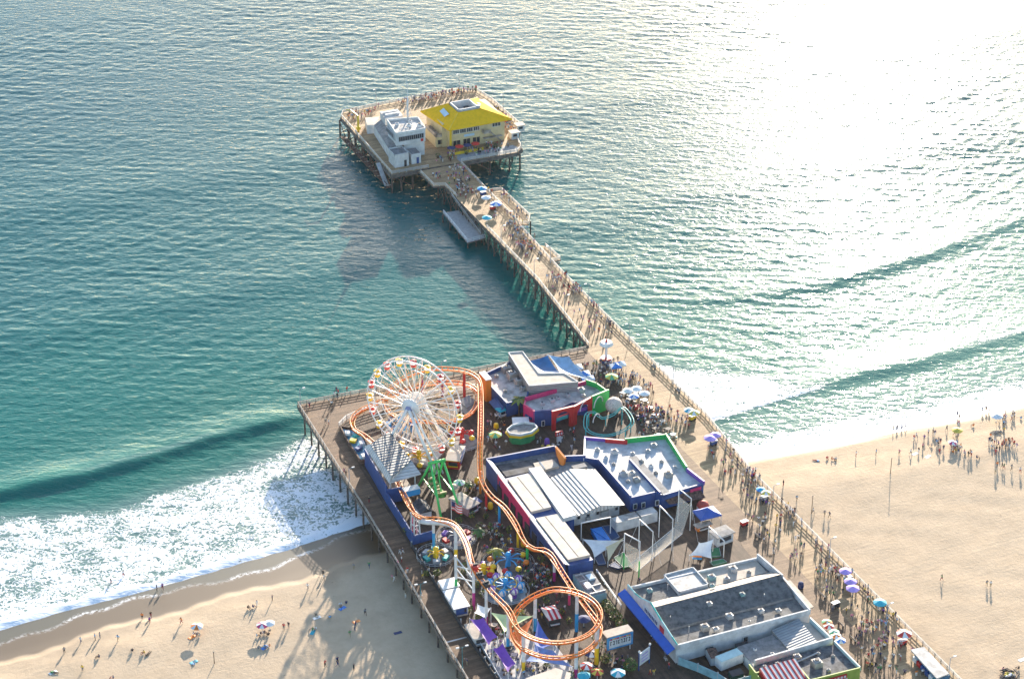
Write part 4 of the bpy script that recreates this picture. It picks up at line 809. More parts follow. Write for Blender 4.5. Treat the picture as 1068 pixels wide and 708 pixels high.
for k in range(9):
    for s in (-1, 1): p = Vector((WC.x, WC.y, 8.5))+hx*(-6+1.5*k)+ax*3.4*s; b.rbox(p, .08, .08, 1.1, 0, WHITE)
for s in (-1, 1): p = Vector((WC.x, WC.y, 9.0))+ax*3.4*s; b.rbox(p, 12, .08, .08, math.atan2(hx.y, hx.x), WHITE)
part('railing', b, t)
# ---------------------------------------------------------------- roller coaster
ORA = mat('coaster_orange', (.82, .20, .02), .45, .05); ORY = mat('coaster_rail', (.80, .25, .035), .5, .05)
rc = thing('roller_coaster', 'orange steel roller coaster looping round the park on white and coloured columns', 'roller coaster', (170, 400, 7))
cc = G(580, 641, 17.3); rr_ = 9.5
def loopang(px, py, z): p = G(px, py, z)-cc; return math.atan2(p.y, p.x)
a0 = loopang(537, 645, 17.3); pts = []
for p in ((404, 476, 9.4), (411, 493, 9.4), (418, 509, 10.4), (424, 521, 12.4), (431, 533, 14.6), (440, 538.5, 15.6), (452, 540.5, 15.9), (464, 543, 16.6), (473, 547, 17.4), (481, 556, 18.6), (487, 569, 19.2), (491, 584, 19.2), (497, 597, 18.8), (507, 611, 18.2), (519, 624, 17.8), (530, 636, 17.5)): pts.append(G(*p))
n0 = len(pts)
for k in range(1, 34):        # counter-clockwise turn and a half, losing height in the second half
    a = a0+R(k*16.5); z = 17.3 if k < 16 else 17.3-(min(1, (k-16)/7))*4.0
    pts.append(Vector((cc.x+rr_*math.cos(a), cc.y+rr_*math.sin(a), z)))
for p in ((609, 629.5, 13.0), (600, 618, 12.8), (594, 609, 12.6), (587, 598, 12.6), (580.5, 588, 12.6), (573.5, 578, 12.4), (566, 573, 12.2), (557, 571.6, 12), (550, 567.5, 12), (544.5, 560, 12), (538, 547, 12.2), (531, 536, 12.4), (524, 527, 12.6), (514, 518.5, 12.8), (507, 510, 13), (502.6, 501, 13.4), (500.8, 489, 14), (500.5, 473, 15), (501, 455, 16), (501.4, 435, 16), (501.3, 415, 16), (500.5, 402, 16), (497, 393.5, 16), (489, 388.5, 15.8), (478, 385.6, 15.5), (461, 384.5, 15), (445, 385.5, 14.5), (430, 390, 14), (416, 398, 13.2), (406, 408, 12.4), (402, 420, 11.6), (408, 430, 11.2), (424, 436, 11), (445, 438.5, 11), (468, 438, 11), (485, 433.5, 11), (495, 425, 11), (498, 412, 11), (493, 404, 11), (482, 400, 11), (466, 399, 10.8), (440, 402, 10.4), (418, 409, 10.1), (400, 417, 9.9), (384, 424.5, 9.7), (373, 430.5, 9.5), (367.5, 438, 9.4), (369, 446, 9.4), (378, 452, 9.4), (387, 460, 9.4)): pts.append(G(*p))
path = spline(pts , 1.3, True); N = len(path)
def frame(i):
    d = (path[(i+1) % N]-path[(i-1) % N]).normalized(); s = d.cross(Vector((0, 0, 1))).normalized(); d2 = (path[(i+5) % N]-path[i]).normalized(); d1 = (path[i]-path[i-5]).normalized()
    turn = d1.cross(d2).z; bank = max(-.5, min(.5, turn*1.1)); u = s.cross(d).normalized(); return d, (s*math.cos(bank)+u*math.sin(bank)), (u*math.cos(bank)-s*math.sin(bank))
FR = [frame(i) for i in range(N)]
for s in (-.62, .62):
    b = MB(); b.tube([path[i % N]+FR[i % N][1]*s for i in range(N+1)], .13, ORY, 6, cap=False); part('rail', b, rc)
order = sorted(range(N), key=lambda i: (path[i]-Vector((0, 0, CZ))).length); rest = MB()
for q_, i in enumerate(order):
    b = MB() if q_ < 100 else rest
    d, sd, up = FR[i]; p = path[i]; b.tube([p+sd*.62, p-up*.55, p-sd*.62], .07, ORA, 4); b.tube([p+sd*.62, p-sd*.62], .06, ORA, 4)
    if q_ < 100: part('crosstie', b, rc)
o_ = part('crosstie', rest, rc); o_['kind'] = 'stuff'
iW0 = min(range(N), key=lambda i: (path[i]-G(440, 538.5, 15.6)).length); iW1 = min(range(N), key=lambda i: (path[i]-G(493, 590, 19.1)).length)
b = MB(); b.tube([path[i]-FR[i][2]*1.15 for i in range(iW0, iW1+1)], .6, WHITE, 7); part('spine', b, rc, 'thick white spine under the first hill')
b = MB(); b.tube([path[i % N]-FR[i % N][2]*.62 for i in range(iW1, N+iW0+1)], .24, ORA, 6); part('spine', b, rc)
def column(px, py, col, zt=None, r=.36, frac=.5, white=True):
    g = G(px, py, 7); i = min(range(N), key=lambda i: (path[i].x-g.x)**2+(path[i].y-g.y)**2+(0 if zt is None else 4*abs(path[i].z-zt))); p = path[i]; zt = p.z-.6
    b = MB(); zm = 7+(zt-7)*frac
    if white: b.cyl(p.x, p.y, 7, zm, r, col, n=9); b.cyl(p.x, p.y, zm, zt, r, WHITE, n=9)
    else: b.cyl(p.x, p.y, 7, zt, r, col, n=9)
    part('support_column', b, rc)
MAG = mat('magenta_paint', (.42, .03, .20), .5, .05); SKYB = mat('sky_blue_paint', (.03, .30, .62), .5, .05); YLP = mat('column_yellow', (.84, .52, .02), .45, .04); ROSE = mat('rose_paint', (.72, .06, .16), .5, .05)
for a in ((441.5, 561, ROSE, None, .3, 1, False), (450.5, 575, SKYB, None, .36, .6), (463, 592, YLP, None, .42, .45), (508, 652, MAG, 18, .34, .3), (524.5, 678, SKYB, 18, .38, .33), (559, 661, SKYB, 17, .4, .4), (597.5, 664, SKYB, 17, .4, .5), (544, 703, YLP, 17, .42, .28), (598.5, 708, MAG, 17, .42, .25), (627.5, 693, YLP, 17, .5, .45), (590, 631, ROSE, 12.6, .3, .55), (571.7, 608, MAG, None, .34, .5), (552.6, 588, GRNP, 12, .36, 1, False), (538.5, 569, YLP, 12, .32, 1, False), (522.5, 544, SKYB, 12.5, .32, 1, False), (509, 530, REDP, 13, .3, 1, False), (502.5, 515, ORAP, 13.5, .3, 1, False), (495.8, 450, ROSE, 16, .42, 1, False), (501.5, 490, YLP, 14, .3, 1, False), (489, 415, REDP, 15.8, .36, 1, False), (461, 411, MAG, 15, .3, 1, False), (437, 410, MAG, 14.5, .3, 1, False), (470, 450, YLP, 11, .3, 1, False), (432, 448, SKYB, 11, .3, 1, False), (400, 428, SKYB, 10, .3, 1, False), (372, 446, YLP, 9.4, .3, 1, False)): column(*a)
# braced white trestle under the first hill
b = MB(); p = G(492, 640, 7); q = G(481, 613, 7); i = min(range(N), key=lambda i: (path[i]-G(491, 584, 19.2)).length); t1 = path[i]; i2 = min(range(N), key=lambda i: (path[i]-G(482, 558, 18.6)).length); t2 = path[i2]
for a_, t_ in ((p, t1+Vector((0, -4, 0))), (q, t2+Vector((-1, -4, 0)))):
    pass
P1 = Vector((t1.x, t1.y-1.5, 7)); P2 = Vector((t1.x-1.6, t1.y+5, 7))
b.cyl(P1.x, P1.y, 11.5, t1.z-.6, .36, WHITE, n=8); b.cyl(P1.x, P1.y, 7, 11.5, .36, MAG, n=8); b.cyl(P2.x, P2.y, 11.5, 17.8, .36, WHITE, n=8); b.cyl(P2.x, P2.y, 7, 11.5, .36, GRNP, n=8)
for z in (12, 15): b.tube([(P1.x, P1.y, z), (P2.x, P2.y, z+2.4)], .16, WHITE, 5); b.tube([(P2.x, P2.y, z), (P1.x, P1.y, z+2.4)], .16, WHITE, 5)
part('trestle', b, rc)
b = MB(); p = G(433, 536, 14.2)
for dx, dy in ((-.8, -1), (.8, -1), (-.8, 1.2), (.8, 1.2)): b.tube([(p.x+dx, p.y+dy, 7), (p.x+dx*.7, p.y+dy*.7, 14.4)], .2, WHITE, 5)
for z in (9, 11.5, 14): b.wall([(p.x-.8, p.y-1), (p.x+.8, p.y-1), (p.x+.8, p.y+1.2), (p.x-.8, p.y+1.2)], z, z+.2, .16, WHITE, True)
part('trestle', b, rc)
ct = thing('coaster_train', 'short dark coaster train climbing the first hill of the orange track', 'train', tuple(path[i]), None)
for k in range(3):
    j = i+2+k*2; d, sd, up = FR[j]; p = path[j]+up*.5; b = MB(); b.rbox(p, 1.7, 1.2, .8, math.atan2(d.y, d.x), DARK if k else REDP); c_ = part('car', b, ct)
    b = MB(); b.rbox(p+up*.5-d*.2, .5, 1.0, .5, math.atan2(d.y, d.x), DARK); part('seat', b, c_)
# coaster station: grey ribbed roof, blue outer wall
st = thing('coaster_station', 'coaster station with a grey ribbed roof, white eaves and a tall blue seaward wall', 'building', (160, 437, 7))
b = MB(); b.wall([(156.2, 446.4), (155.0, 428.5)], 7.01, 12.0, .3, BLUEB); b.wall([(155.0, 428.5), (154.2, 409.2)], 7.01, 10.2, .3, BLUEB); part('wall', b, st)
b = MB(); b.wall([(154.2, 409.2), (159.8, 409.6)], 7.01, 9.4, .3, BLUEB); b.wall([(155, 428.3), (158.6, 428)], 7.01, 11, .3, BLUEB); part('wall', b, st)
b = MB(); A = [tuple(G(386, 463, 15.2)), tuple(G(407, 449.5, 15.2)), tuple(G(429, 480, 14.8)), tuple(G(408.5, 497, 14.8))]
b.add(A+[(x, y, z-.25) for x, y, z in A], [(0, 1, 2, 3)[::-1], (4, 5, 6, 7), (0, 1, 5, 4), (1, 2, 6, 5), (2, 3, 7, 6), (3, 0, 4, 7)], ribbed('station_roof', (.16, .195, .225), (.08, .10, .12), 1.1, 1)); part('roof', b, st)
b = MB(); B = [tuple(G(380, 465, 14)), tuple(G(386, 463, 15.1)), tuple(G(408.5, 497, 14.7)), tuple(G(439, 494, 13.2)), tuple(G(429, 480, 14.7)), tuple(G(406, 503.5, 13.2))]
EAV = ribbed('eave_panels', (.62, .60, .58), (.36, .34, .33), .9, 1)
b.add(B+[(x, y, z-.2) for x, y, z in B], [(0, 5, 2, 1), (5, 3, 4, 2), (6, 7, 8, 11), (11, 8, 10, 9), (0, 6, 11, 5), (5, 11, 9, 3)], EAV); part('eaves', b, st)
b = MB()
for y in (430, 436, 442): 
    for x in (156.6, 163): b.cyl(x, y, 7, 13.2, .14, WHITE, n=6)
b.box(157, 162.5, 428, 446, 8.1, 8.3, WOODW); part('platform', b, st)
b = MB(); b.box(158.6, 162.6, 425.6, 427.4, 9.3, 10.9, SKYB); b.box(158.6, 162.6, 425.5, 427.5, 10.9, 11.05, WHITE); part('operator_booth', b, st)
t = thing('queue_shed', 'small dark gabled queue hut below the coaster station', 'hut', (161.2, 420.5, 7)); b = MB(); b.box(159.9, 162.6, 418.4, 422.8, 7, 9, WALLW); part('wall', b, t)
b = MB(); b.add([(159.6, 418, 8.9), (159.6, 423.2, 8.9), (161.2, 423.2, 10), (161.2, 418, 10), (162.9, 423.2, 8.9), (162.9, 418, 8.9)], [(0, 1, 2, 3)[::-1], (3, 2, 4, 5)[::-1], (0, 3, 5), (1, 4, 2), (0, 5, 4, 1)], ROOFD); part('roof', b, t)
# little turn enclosure at the seaward corner
t = thing('kiddie_pool', 'round edged blue and white splash boat pool along the corner of the pier deck', 'ride', (157.5, 455, 7))
PW = [(156.4, 465.5), (155.6, 456), (155.4, 447.6), (158.6, 447.6), (159.8, 455), (160.4, 462)]
b = MB(); b.wall(PW, 7.01, 8.2, .3, RUST, True); part('pool_wall', b, t); b = MB(); b.prism([(x*.9+15.8, y*.9+45.6) for x, y in PW], 7.01, 7.7, mat('pool_blue', (.12, .30, .42), .15, .1)); part('pool', b, t)
b = MB()
for k in range(7): b.rbox((156.8+(k % 2)*1.6, 449+k*2, 8.3), 1.2, 1.6, .7, k, [WHITE, SKYB, BLUEP, WHITE, YLP, TEALP, WHITE][k])
part('boat', b, t)
# ---------------------------------------------------------------- swinging ship in a green A-frame
sd_ = thing('swing_ship', 'swinging dragon ship ride on a tall bright green A-frame', 'ride', (167, 427, 7)); GRB = mat('ride_green', (.06, .55, .12), .45, .05)
top = [G(450, 482, 17.5), G(460, 480, 17.5)]; ft = [G(439, 507, 7.1), G(456, 536, 7.1), G(475, 537, 7.1), G(468, 505, 7.1)]
C1, C2 = G(451, 480.5, 18), G(460, 479, 18); ctr = Vector(((C1.x+C2.x)/2, (C1.y+C2.y)/2, 0))
Fe = [Vector((ctr.x-2.6, ctr.y-9.0, 7)), Vector((ctr.x+2.6, ctr.y-9.0, 7)), Vector((ctr.x-2.6, ctr.y+6.5, 7)), Vector((ctr.x+2.6, ctr.y+6.5, 7))]
T1, T2 = Vector((ctr.x-1.6, ctr.y, 17.6)), Vector((ctr.x+1.6, ctr.y, 17.6))
for f, tt in ((Fe[0], T1), (Fe[1], T2), (Fe[2], T1), (Fe[3], T2)): b = MB(); b.tube([f, tt], .3, GRB, 6); part('leg', b, sd_)
b = MB(); b.tube([T1-Vector((.6, 0, 0)), T2+Vector((.6, 0, 0))], .4, GRB, 8); part('axle', b, sd_)
b = MB()
for s in (-1, 1):
    a_ = Fe[0].lerp(T1, .4) if s < 0 else Fe[1].lerp(T2, .4); c_ = Fe[2].lerp(T1, .4) if s < 0 else Fe[3].lerp(T2, .4); b.tube([a_, c_], .15, GRB, 5)
part('brace', b, sd_)
SH = [(ctr.x+.0, ctr.y+u*5.2, 8.6+abs(u)**2.2*2.2) for u in (-1, -.7, -.35, 0, .35, .7, 1)]; hw = [.25, .95, 1.25, 1.3, 1.25, .95, .25]; vs = []; fs = []
for (x, y, z), w_ in zip(SH, hw): vs += [(x-w_, y, z+.9), (x-w_*.6, y, z-.2), (x+w_*.6, y, z-.2), (x+w_, y, z+.9), (x, y, z+.55)]
for k in range(6):
    o = k*5
    for j in range(5): fs.append((o+j, o+(j+1) % 5, o+5+(j+1) % 5, o+5+j))
b = MB(); b.add(vs, fs, mat('ship_green', (.10, .32, .07), .5, .12)); part('ship', b, sd_)
b = MB()
for k in range(-3, 4): b.rbox((ctr.x, ctr.y+k*1.2, 9.5+abs(k/3)**2*1.3), 1.9, .4, .5, 0, mat('bench_gold', (.50, .40, .20), .6, .1))
part('bench', b, sd_); b = MB()
for u in (-3, 3): b.tube([(ctr.x, ctr.y, 17.4), (ctr.x, ctr.y+u, 9.4)], .14, GRB, 5)
part('swing_arm', b, sd_)
# ---------------------------------------------------------------- kiddie coaster with teal rails
kc = thing('tunnel_coaster', 'small teal framed children\'s coaster wrapped round a rope dome by the red arches', 'ride', (219, 436, 7))
kp = [G(*p) for p in ((612, 432, 11), (611, 446, 10), (620, 452.5, 9), (634, 454, 9), (648, 450, 10), (659, 442, 11.2), (657, 433, 11.6), (649, 425, 12), (640, 432, 10), (628, 436, 9.5), (620, 430, 10.5))]
kp = spline(kp, .9, True); n_ = len(kp)
for s in (-.4, .4):
    b = MB(); pp_ = []
    for i in range(n_+1): d = (kp[(i+1) % n_]-kp[(i-1) % n_]).normalized(); pp_.append(kp[i % n_]+d.cross(Vector((0, 0, 1))).normalized()*s)
    b.tube(pp_, .12, mat('teal_rail', (.10, .50, .44), .45, .05), 5, cap=False); part('rail', b, kc)
for i in range(0, n_, 5): b = MB(); p = kp[i]; b.cyl(p.x, p.y, 7, p.z-.1, .16, TEALP, n=6); part('support_column', b, kc)
for k, (px, py, r) in enumerate(((609, 428, 1.9), (624, 424, 2.2), (622, 440, 1.7))):
    p = G(px, py, 10); b = MB(); b.tube([p+Vector((r*math.cos(t)*.8, r*math.cos(t)*.5, r*math.sin(t)+.6)) for t in [math.pi*j/10 for j in range(11)]], .14, mat('ring_pale', (.62, .55, .50), .5, .08), 5); part('ring', b, kc)
t = thing('rope_dome', 'pale peach striped dome standing inside the teal kiddie coaster', 'dome', tuple(G(640, 434, 7))); p = G(640, 434, 7); b = MB(); b.ball((p.x, p.y, 10.3), 2.3, mat('dome_peach', (.62, .50, .42), .6, .15, 3), .9, 14, 8); part('dome', b, t)
b = MB(); b.cyl(p.x, p.y, 7, 8.6, 1.2, RUST, n=10); part('base', b, t)
# small drop tower by the walkway
t = thing('light_tower', 'small round white capped tower with a red and blue base beside the walkway', 'ride', tuple(G(632, 378, 7))); p = G(632, 378, 7)
b = MB(); b.cyl(p.x, p.y, 7, 8.2, 1.7, BLUEB, n=12); b.cyl(p.x, p.y, 8.2, 8.6, 1.5, REDP, n=12); part('base', b, t)
b = MB(); b.cyl(p.x, p.y, 8.6, 13, .35, WHITE, n=8); part('tower', b, t); b = MB(); b.cyl(p.x, p.y, 12.6, 13.4, 1.9, WHITE, 1.5, 12); b.cyl(p.x, p.y, 13.4, 14.2, .4, REDP, .1, 8); part('cap', b, t)
# ---------------------------------------------------------------- spinning rides
def spinner(name, label, c, R_, arms, cols, armcol, h=1.6, base=None, pod='egg', cat='ride', podr=.8):
    t = thing(name, label, cat, (c[0], c[1], 7)); x, y = c[0], c[1]
    b = MB(); b.cyl(x, y, 7, 7.25, R_+1.4, base or ROOFG, n=20); part('base', b, t)
    b = MB(); rf_ = R_+1.9
    for q_ in range(22):
        a = q_*.2856; b.cyl(x+rf_*math.cos(a), y+rf_*math.sin(a), 7, 8.1, .05, GALV, n=4)
    for z_ in (7.55, 8.05): b.tube([(x+rf_*math.cos(q_*.2856), y+rf_*math.sin(q_*.2856), z_) for q_ in range(23)], .05, GALV, 4, cap=False)
    part('ring_fence', b, t)
    b = MB(); b.cyl(x, y, 7.25, 7+h+1.4, .7, armcol, .4, 10); b.ball((x, y, 7+h+1.7), .7, armcol, 1, 8, 6); part('centre_column', b, t)
    for k in range(arms):
        a = 2*math.pi*k/arms+.2; p = Vector((x+R_*math.cos(a), y+R_*math.sin(a), 7+h))
        b = MB(); b.tube([(x, y, 7+h+.6), (x+R_*.6*math.cos(a), y+R_*.6*math.sin(a), 7+h+1), p], .15, armcol, 5); a_ = part('arm', b, t)
        b = MB(); m = cols[k % len(cols)]
        if pod == 'egg': b.ball(p, podr, m, .8, 8, 6)
        elif pod == 'balloon':
            for j in range(8):
                pass
            b.ball(p+Vector((0, 0, .7)), podr, WHITE, 1.0, 10, 6)
            for j in range(0, 8, 2):
                th = j*math.pi/4; b.tube([p+Vector((0, 0, .7))+Vector((podr*1.03*math.sin(f)*math.cos(th), podr*1.03*math.sin(f)*math.sin(th), podr*1.03*math.cos(f))) for f in [math.pi*i_/6 for i_ in range(7)]], .2, m, 4)
            b.cyl(p.x, p.y, p.z-1.0, p.z-.3, .5, m, .6, 8)
        else: b.rbox(p+Vector((0, 0, .1)), 1.7, 1.1, .7, a+1.57, m)
        part('car', b, a_)
    return t
p = G(527, 618, 7); spinner('balloon_ride', 'balloon ride with a ring of white balloons striped purple and blue under the coaster', p, 3.6, 8, [PURP, SKYB], SKYB, 1.7, mat('ride_floor', (.20, .28, .32), .6, .1), 'balloon', podr=.85)
b = MB(); b.tube([(p.x+2.6*math.cos(2*math.pi*k/24), p.y+2.6*math.sin(2*math.pi*k/24), 9.6) for k in range(25)], .12, YLP, 5, cap=False); o_ = part('gold_ring', b, bpy.data.objects['balloon_ride'])
p = G(530, 590, 7); spinner('octopus_ride', 'blue centred octopus ride with yellow and red cars in the middle of the midway', p, 4.2, 8, [YLP, REDP, YLP, ORAP], SKYB, 1.5, mat('ride_floor_dark', (.10, .10, .11), .6, .2))
p = G(437, 482, 7); spinner('tilting_ride', 'yellow armed spinning ride standing below the ferris wheel rim', p, 3.4, 6, [YLP, ORAP], YLP, 1.2, RUST)
p = G(476, 562, 7); spinner('cup_ride', 'dark round ride with red and cream tubs under the first coaster hill', p, 3.0, 6, [REDP, mat('tub_cream', (.6, .45, .38), .5, .1), PURP], STEELG, .7, MATS['ride_floor_dark'], 'car')
p = G(443, 588, 7)+Vector((3.4, 1.5, 0)); spinner('bee_ride', 'small low ride behind the pier fence below the white coaster spine', p, 2.6, 6, [STEELG, TEALP], YLP, .6, MATS['ride_floor_dark'], 'car')
p = G(516, 600, 7); spinner('ladybug_ride', 'little ride with red and salmon cars beside the balloon ride', (p.x-2.2, p.y+1.5), 2.0, 5, [REDP, mat('salmon', (.72, .22, .15), .5, .05)], YLP, .7, MATS['ride_floor'], 'egg', podr=.9)
p = G(482, 462, 7); spinner('red_swing_ride', 'small red armed ride left of the vertical coaster track', p, 2.8, 6, [REDP, YLP], REDP, 2.2, None)
p = G(398, 466, 7); spinner('blue_chair_ride', 'blue framed chair ride hidden behind the lower wheel spokes', G(418, 452, 7), 3.0, 7, [BLUEB, SKYB], SKYB, 3.0, None, 'car')
# ---------------------------------------------------------------- sail shades over the near picnic court
t = thing('dining_court', 'white rimmed picnic court floor under the coloured sails', 'platform', (160, 358, 7)); b = MB(); b.prism([(153.2, 366.4), (151.6, 345), (168.4, 344.4), (168.4, 362), (160, 367)], 7.0, 7.2, mat('court_floor', (.42, .42, .42), .7, .12, 1)); part('floor', b, t)
b = MB(); b.wall([(153.2, 366.4), (151.6, 345)], 7.2, 8.1, .12, WHITE); part('low_wall', b, t)
def sail(label, pts, m, sag=.5, masts=True, edge=.14, name='shade_sail'):
    q = [G(*p_) for p_ in pts]; c = sum(q, Vector())/len(q); t = thing(name, label, 'shade sail', (c.x, c.y, 7)); b = MB(); b.cloth(q, m, sag, edge=edge); part('sail', b, t)
    if masts:
        for p_ in q: b = MB(); b.cyl(p_.x, p_.y, 7, p_.z+.2, .09, WHITE, n=5); part('mast', b, t)
    return t
VIO = mat('violet_sail', (.22, .06, .42), .65, .06); LGR = mat('pale_green_sail', (.50, .66, .33), .7, .06); ORS = mat('orange_sail', (.85, .20, .04), .65, .06); BLS = mat('royal_sail', (.07, .14, .48), .65, .08)
sail('upper violet shade sail beside the pier fence', ((490, 645, 10.6), (504, 643.4, 11), (519, 664, 11), (510, 673, 10)), VIO)
sail('lower violet shade sail nearest the bottom of the picture', ((514, 676, 10.2), (524, 670, 11), (538, 692, 10.6), (530, 701, 10)), VIO)
sail('pale green triangular sail left of the near coaster loop', ((512, 638.5, 11), (556, 642, 11.2), (526, 659, 10.4)), LGR)
sail('orange triangular sail crossing the left side of the coaster loop', ((556, 644, 11.2), (528, 662, 10.4), (542, 683, 9.8)), ORS)
sail('royal blue pointed sail inside the coaster loop', ((560.5, 646, 11), (577, 672, 10.6), (561, 680, 9.8), (556, 668, 10.2)), BLS)
sail('wide blue shade sail below the coaster loop', ((558, 672, 10), (577, 678, 10.6), (597, 695, 10), (548, 689, 9.4)), mat('mid_blue_sail', (.14, .26, .55), .65, .08), .4)
bh = thing('court_roof', 'flat sand coloured roof at the bottom edge in front of the blue sails', 'roof', (161, 347, 7)); b = MB(); b.prism(GP(9.6, (548, 707), (583, 695), (596, 702), (592, 716), (556, 720)), 9.3, 9.6, WALLW, MATS['beige_roof']); part('roof', b, bh)
b = MB()
for p_ in GP(9.6, (552, 707), (583, 697), (594, 703)): b.box(p_[0]-.1, p_[0]+.1, p_[1]-.1, p_[1]+.1, 7, 9.3, WHITE)
part('post', b, bh)
sail('white canopy on short poles between the wood fence and the midway', ((498, 630, 10), (512, 634, 11), (507, 645, 10.4), (495, 639, 10)), WHC, .3, name='canopy_tent')
# ---------------------------------------------------------------- kiosks, booths, boxes
def kiosk(name, label, cat, c, L, W, H, rz, wall, roof, trim=None, pitch=.5, over=.35, counter=True, dz=7, group=None):
    x, y = c[0], c[1]; t = thing(name, label, cat, (x, y, dz), group); M = Matrix.Rotation(rz, 3, 'Z')
    b = MB(); b.rbox((x, y, dz+H/2), L, W, H, rz, wall); part('wall', b, t)
    h, w_ = L/2+over, W/2+over; z = dz+H; vs = [Vector((sx*h, sy*w_, 0)) for sx, sy in ((-1, -1), (1, -1), (1, 1), (-1, 1))]+[Vector((-h*.72, 0, pitch)), Vector((h*.72, 0, pitch))]
    vs = [M @ v+Vector((x, y, z)) for v in vs]+[M @ Vector((sx*h, sy*w_, 0))+Vector((x, y, z-.18)) for sx, sy in ((-1, -1), (1, -1), (1, 1), (-1, 1))]
    b = MB(); b.add(vs, [(0, 1, 5, 4), (1, 2, 5), (2, 3, 4, 5), (3, 0, 4), (9, 8, 7, 6)], roof); b.add(vs, [(0, 6, 7, 1), (1, 7, 8, 2), (2, 8, 9, 3), (3, 9, 6, 0)], trim or roof); part('roof', b, t)
    if counter:
        v = M @ Vector((0, -W/2-.06, 0)); b = MB(); b.rbox((x+v.x, y+v.y, dz+H*.55), L*.7, .12, H*.4, rz, DARK); part('hatch', b, t); b = MB(); v = M @ Vector((0, -W/2-.25, 0)); b.rbox((x+v.x, y+v.y, dz+H*.34), L*.8, .5, .12, rz, trim or WHITE); part('counter', b, t)
    return t
kiosk('ticket_kiosk', 'white roofed box kiosk behind the wooden pier fence, the further of two', 'kiosk', (154.6, 387.8), 3.4, 3.0, 2.6, R(-3), WALLW, WHITE, pitch=.1)
kiosk('ticket_kiosk', 'long white roofed kiosk with a blue end panel behind the pier fence', 'kiosk', (153.9, 381.8), 3.2, 7.0, 2.5, R(-3), WALLW, WHITE, BLUEP, pitch=.1)
b = MB(); b.rbox((153.7, 378.2, 8.3), 2.6, .1, 1.5, 0, BLUEB); part('end_panel', b, bpy.data.objects['ticket_kiosk.001'])
kiosk('ticket_kiosk', 'white walled kiosk with a tan roof left of the violet sail', 'kiosk', (153.4, 369), 2.8, 5.4, 2.4, R(-3), WALLW, ROOFT, WHITE, pitch=.05)
p = G(578, 657, 7); t = kiosk('striped_kiosk', 'small booth with a red and white striped roof inside the coaster loop', 'kiosk', (p.x+.9, p.y+3.4), 2.6, 4.4, 2.3, R(-5), DARK, REDW, pitch=1.0)
t = kiosk('prize_booth', 'large red booth with a tan roof and blue lettered side by the wheel', 'kiosk', (177.4, 439.2), 3.2, 6.8, 2.6, R(-33), REDP, ROOFT, YLP, pitch=.3)
b = MB(); M = Matrix.Rotation(R(-33), 3, 'Z'); v = M @ Vector((1.9, 0, 0)); b.rbox((177.4+v.x, 439.2+v.y, 9.2), .2, 6, 1.5, R(-33), BLUEB)
for k in range(7): v = M @ Vector((2.03, -2.5+k*.82, 0)); b.rbox((177.4+v.x, 439.2+v.y, 9.2), .06, .45, .8, R(-33), WHITE)
part('sign_board', b, t)
t = kiosk('prize_booth', 'pink sided booth with a brown roof at the foot of the green A-frame', 'kiosk', (171.2, 418.6), 3.4, 6.2, 2.4, R(20), mat('dusty_pink', (.50, .26, .26), .6, .12), WOODW, WHITE, pitch=.3)
kiosk('prize_booth', 'small booth with a bright blue roof right of the brown roofed booth', 'kiosk', G(494, 530, 7), 2.8, 1.8, 2.1, R(10), DARK, BLUEB, pitch=.2)
t = thing('stage_kiosk', 'octagonal green and yellow rimmed kiosk with a grey sunken roof', 'kiosk', (*tuple(G(544, 457, 7))[:2], 7)); p = G(544.5, 458.5, 7); oc = [(p.x+4.3*math.cos(a)*1.0, p.y+2.9*math.sin(a)) for a in [R(22.5+45*k) for k in range(8)]]
b = MB(); b.prism([(p.x+(x-p.x)*.8, p.y+(y-p.y)*.8) for x, y in oc], 7.01, 9.6, mat('kiosk_green', (.05, .35, .12), .5, .1), ROOFG); part('wall', b, t)
b = MB(); b.wall(oc, 9.3, 9.8, .3, YLP, True); part('lower_rim', b, t); b = MB(); b.prism([(p.x+(x-p.x)*.95, p.y+(y-p.y)*.95) for x, y in oc], 9.6, 10.0, WHITE, ROOFG); b.wall([(p.x+(x-p.x)*.95, p.y+(y-p.y)*.95) for x, y in oc], 10, 10.5, .2, WHITE, True); part('roof', b, t)
b = MB(); b.wall([(p.x+(x-p.x)*.85, p.y+(y-p.y)*.85) for x, y in oc[4:8]], 10.0, 10.3, .25, MATS['kiosk_green']); part('green_trim', b, t)
kiosk('ice_kiosk', 'small white kiosk just behind the octagonal green kiosk', 'kiosk', G(543, 447, 7), 3.6, 2.6, 2.5, R(-20), WALLW, WHITE, pitch=.15)
p = G(583, 461, 7); t = thing('info_stand', 'narrow white stand with a red topped sign on the open deck', 'sign', tuple(p)); b = MB(); b.box(p.x-.5, p.x+.5, p.y-.4, p.y+.4, 7, 8.8, WHITE); part('cabinet', b, t); b = MB(); b.rbox((p.x, p.y, 9.6), 2.0, .5, 1.2, 0, REDP)
for k in range(3): b.rbox((p.x-.6+k*.6, p.y-.28, 9.6), .3, .06, .6, 0, WHITE)
part('sign_board', b, t)
p = G(523, 433, 7); kiosk('drink_cart', 'small turquoise cart in front of the low blue hall', 'cart', p, 1.8, 1.6, 1.9, R(10), WALLW, TEAL, pitch=.4)
p = G(470, 430, 7)
t = thing('game_hut', 'grey peaked roof hut seen through the coaster loop behind the wheel', 'hut', tuple(G(488, 428, 7))); p = G(488, 428, 7); b = MB(); b.rbox((p.x, p.y, 8.2), 3.4, 3, 2.4, R(20), STEELG); part('wall', b, t); b = MB(); b.rbox((p.x, p.y, 9.6), 3.9, 3.5, .3, R(20), ROOFG, R(12)); part('roof', b, t)
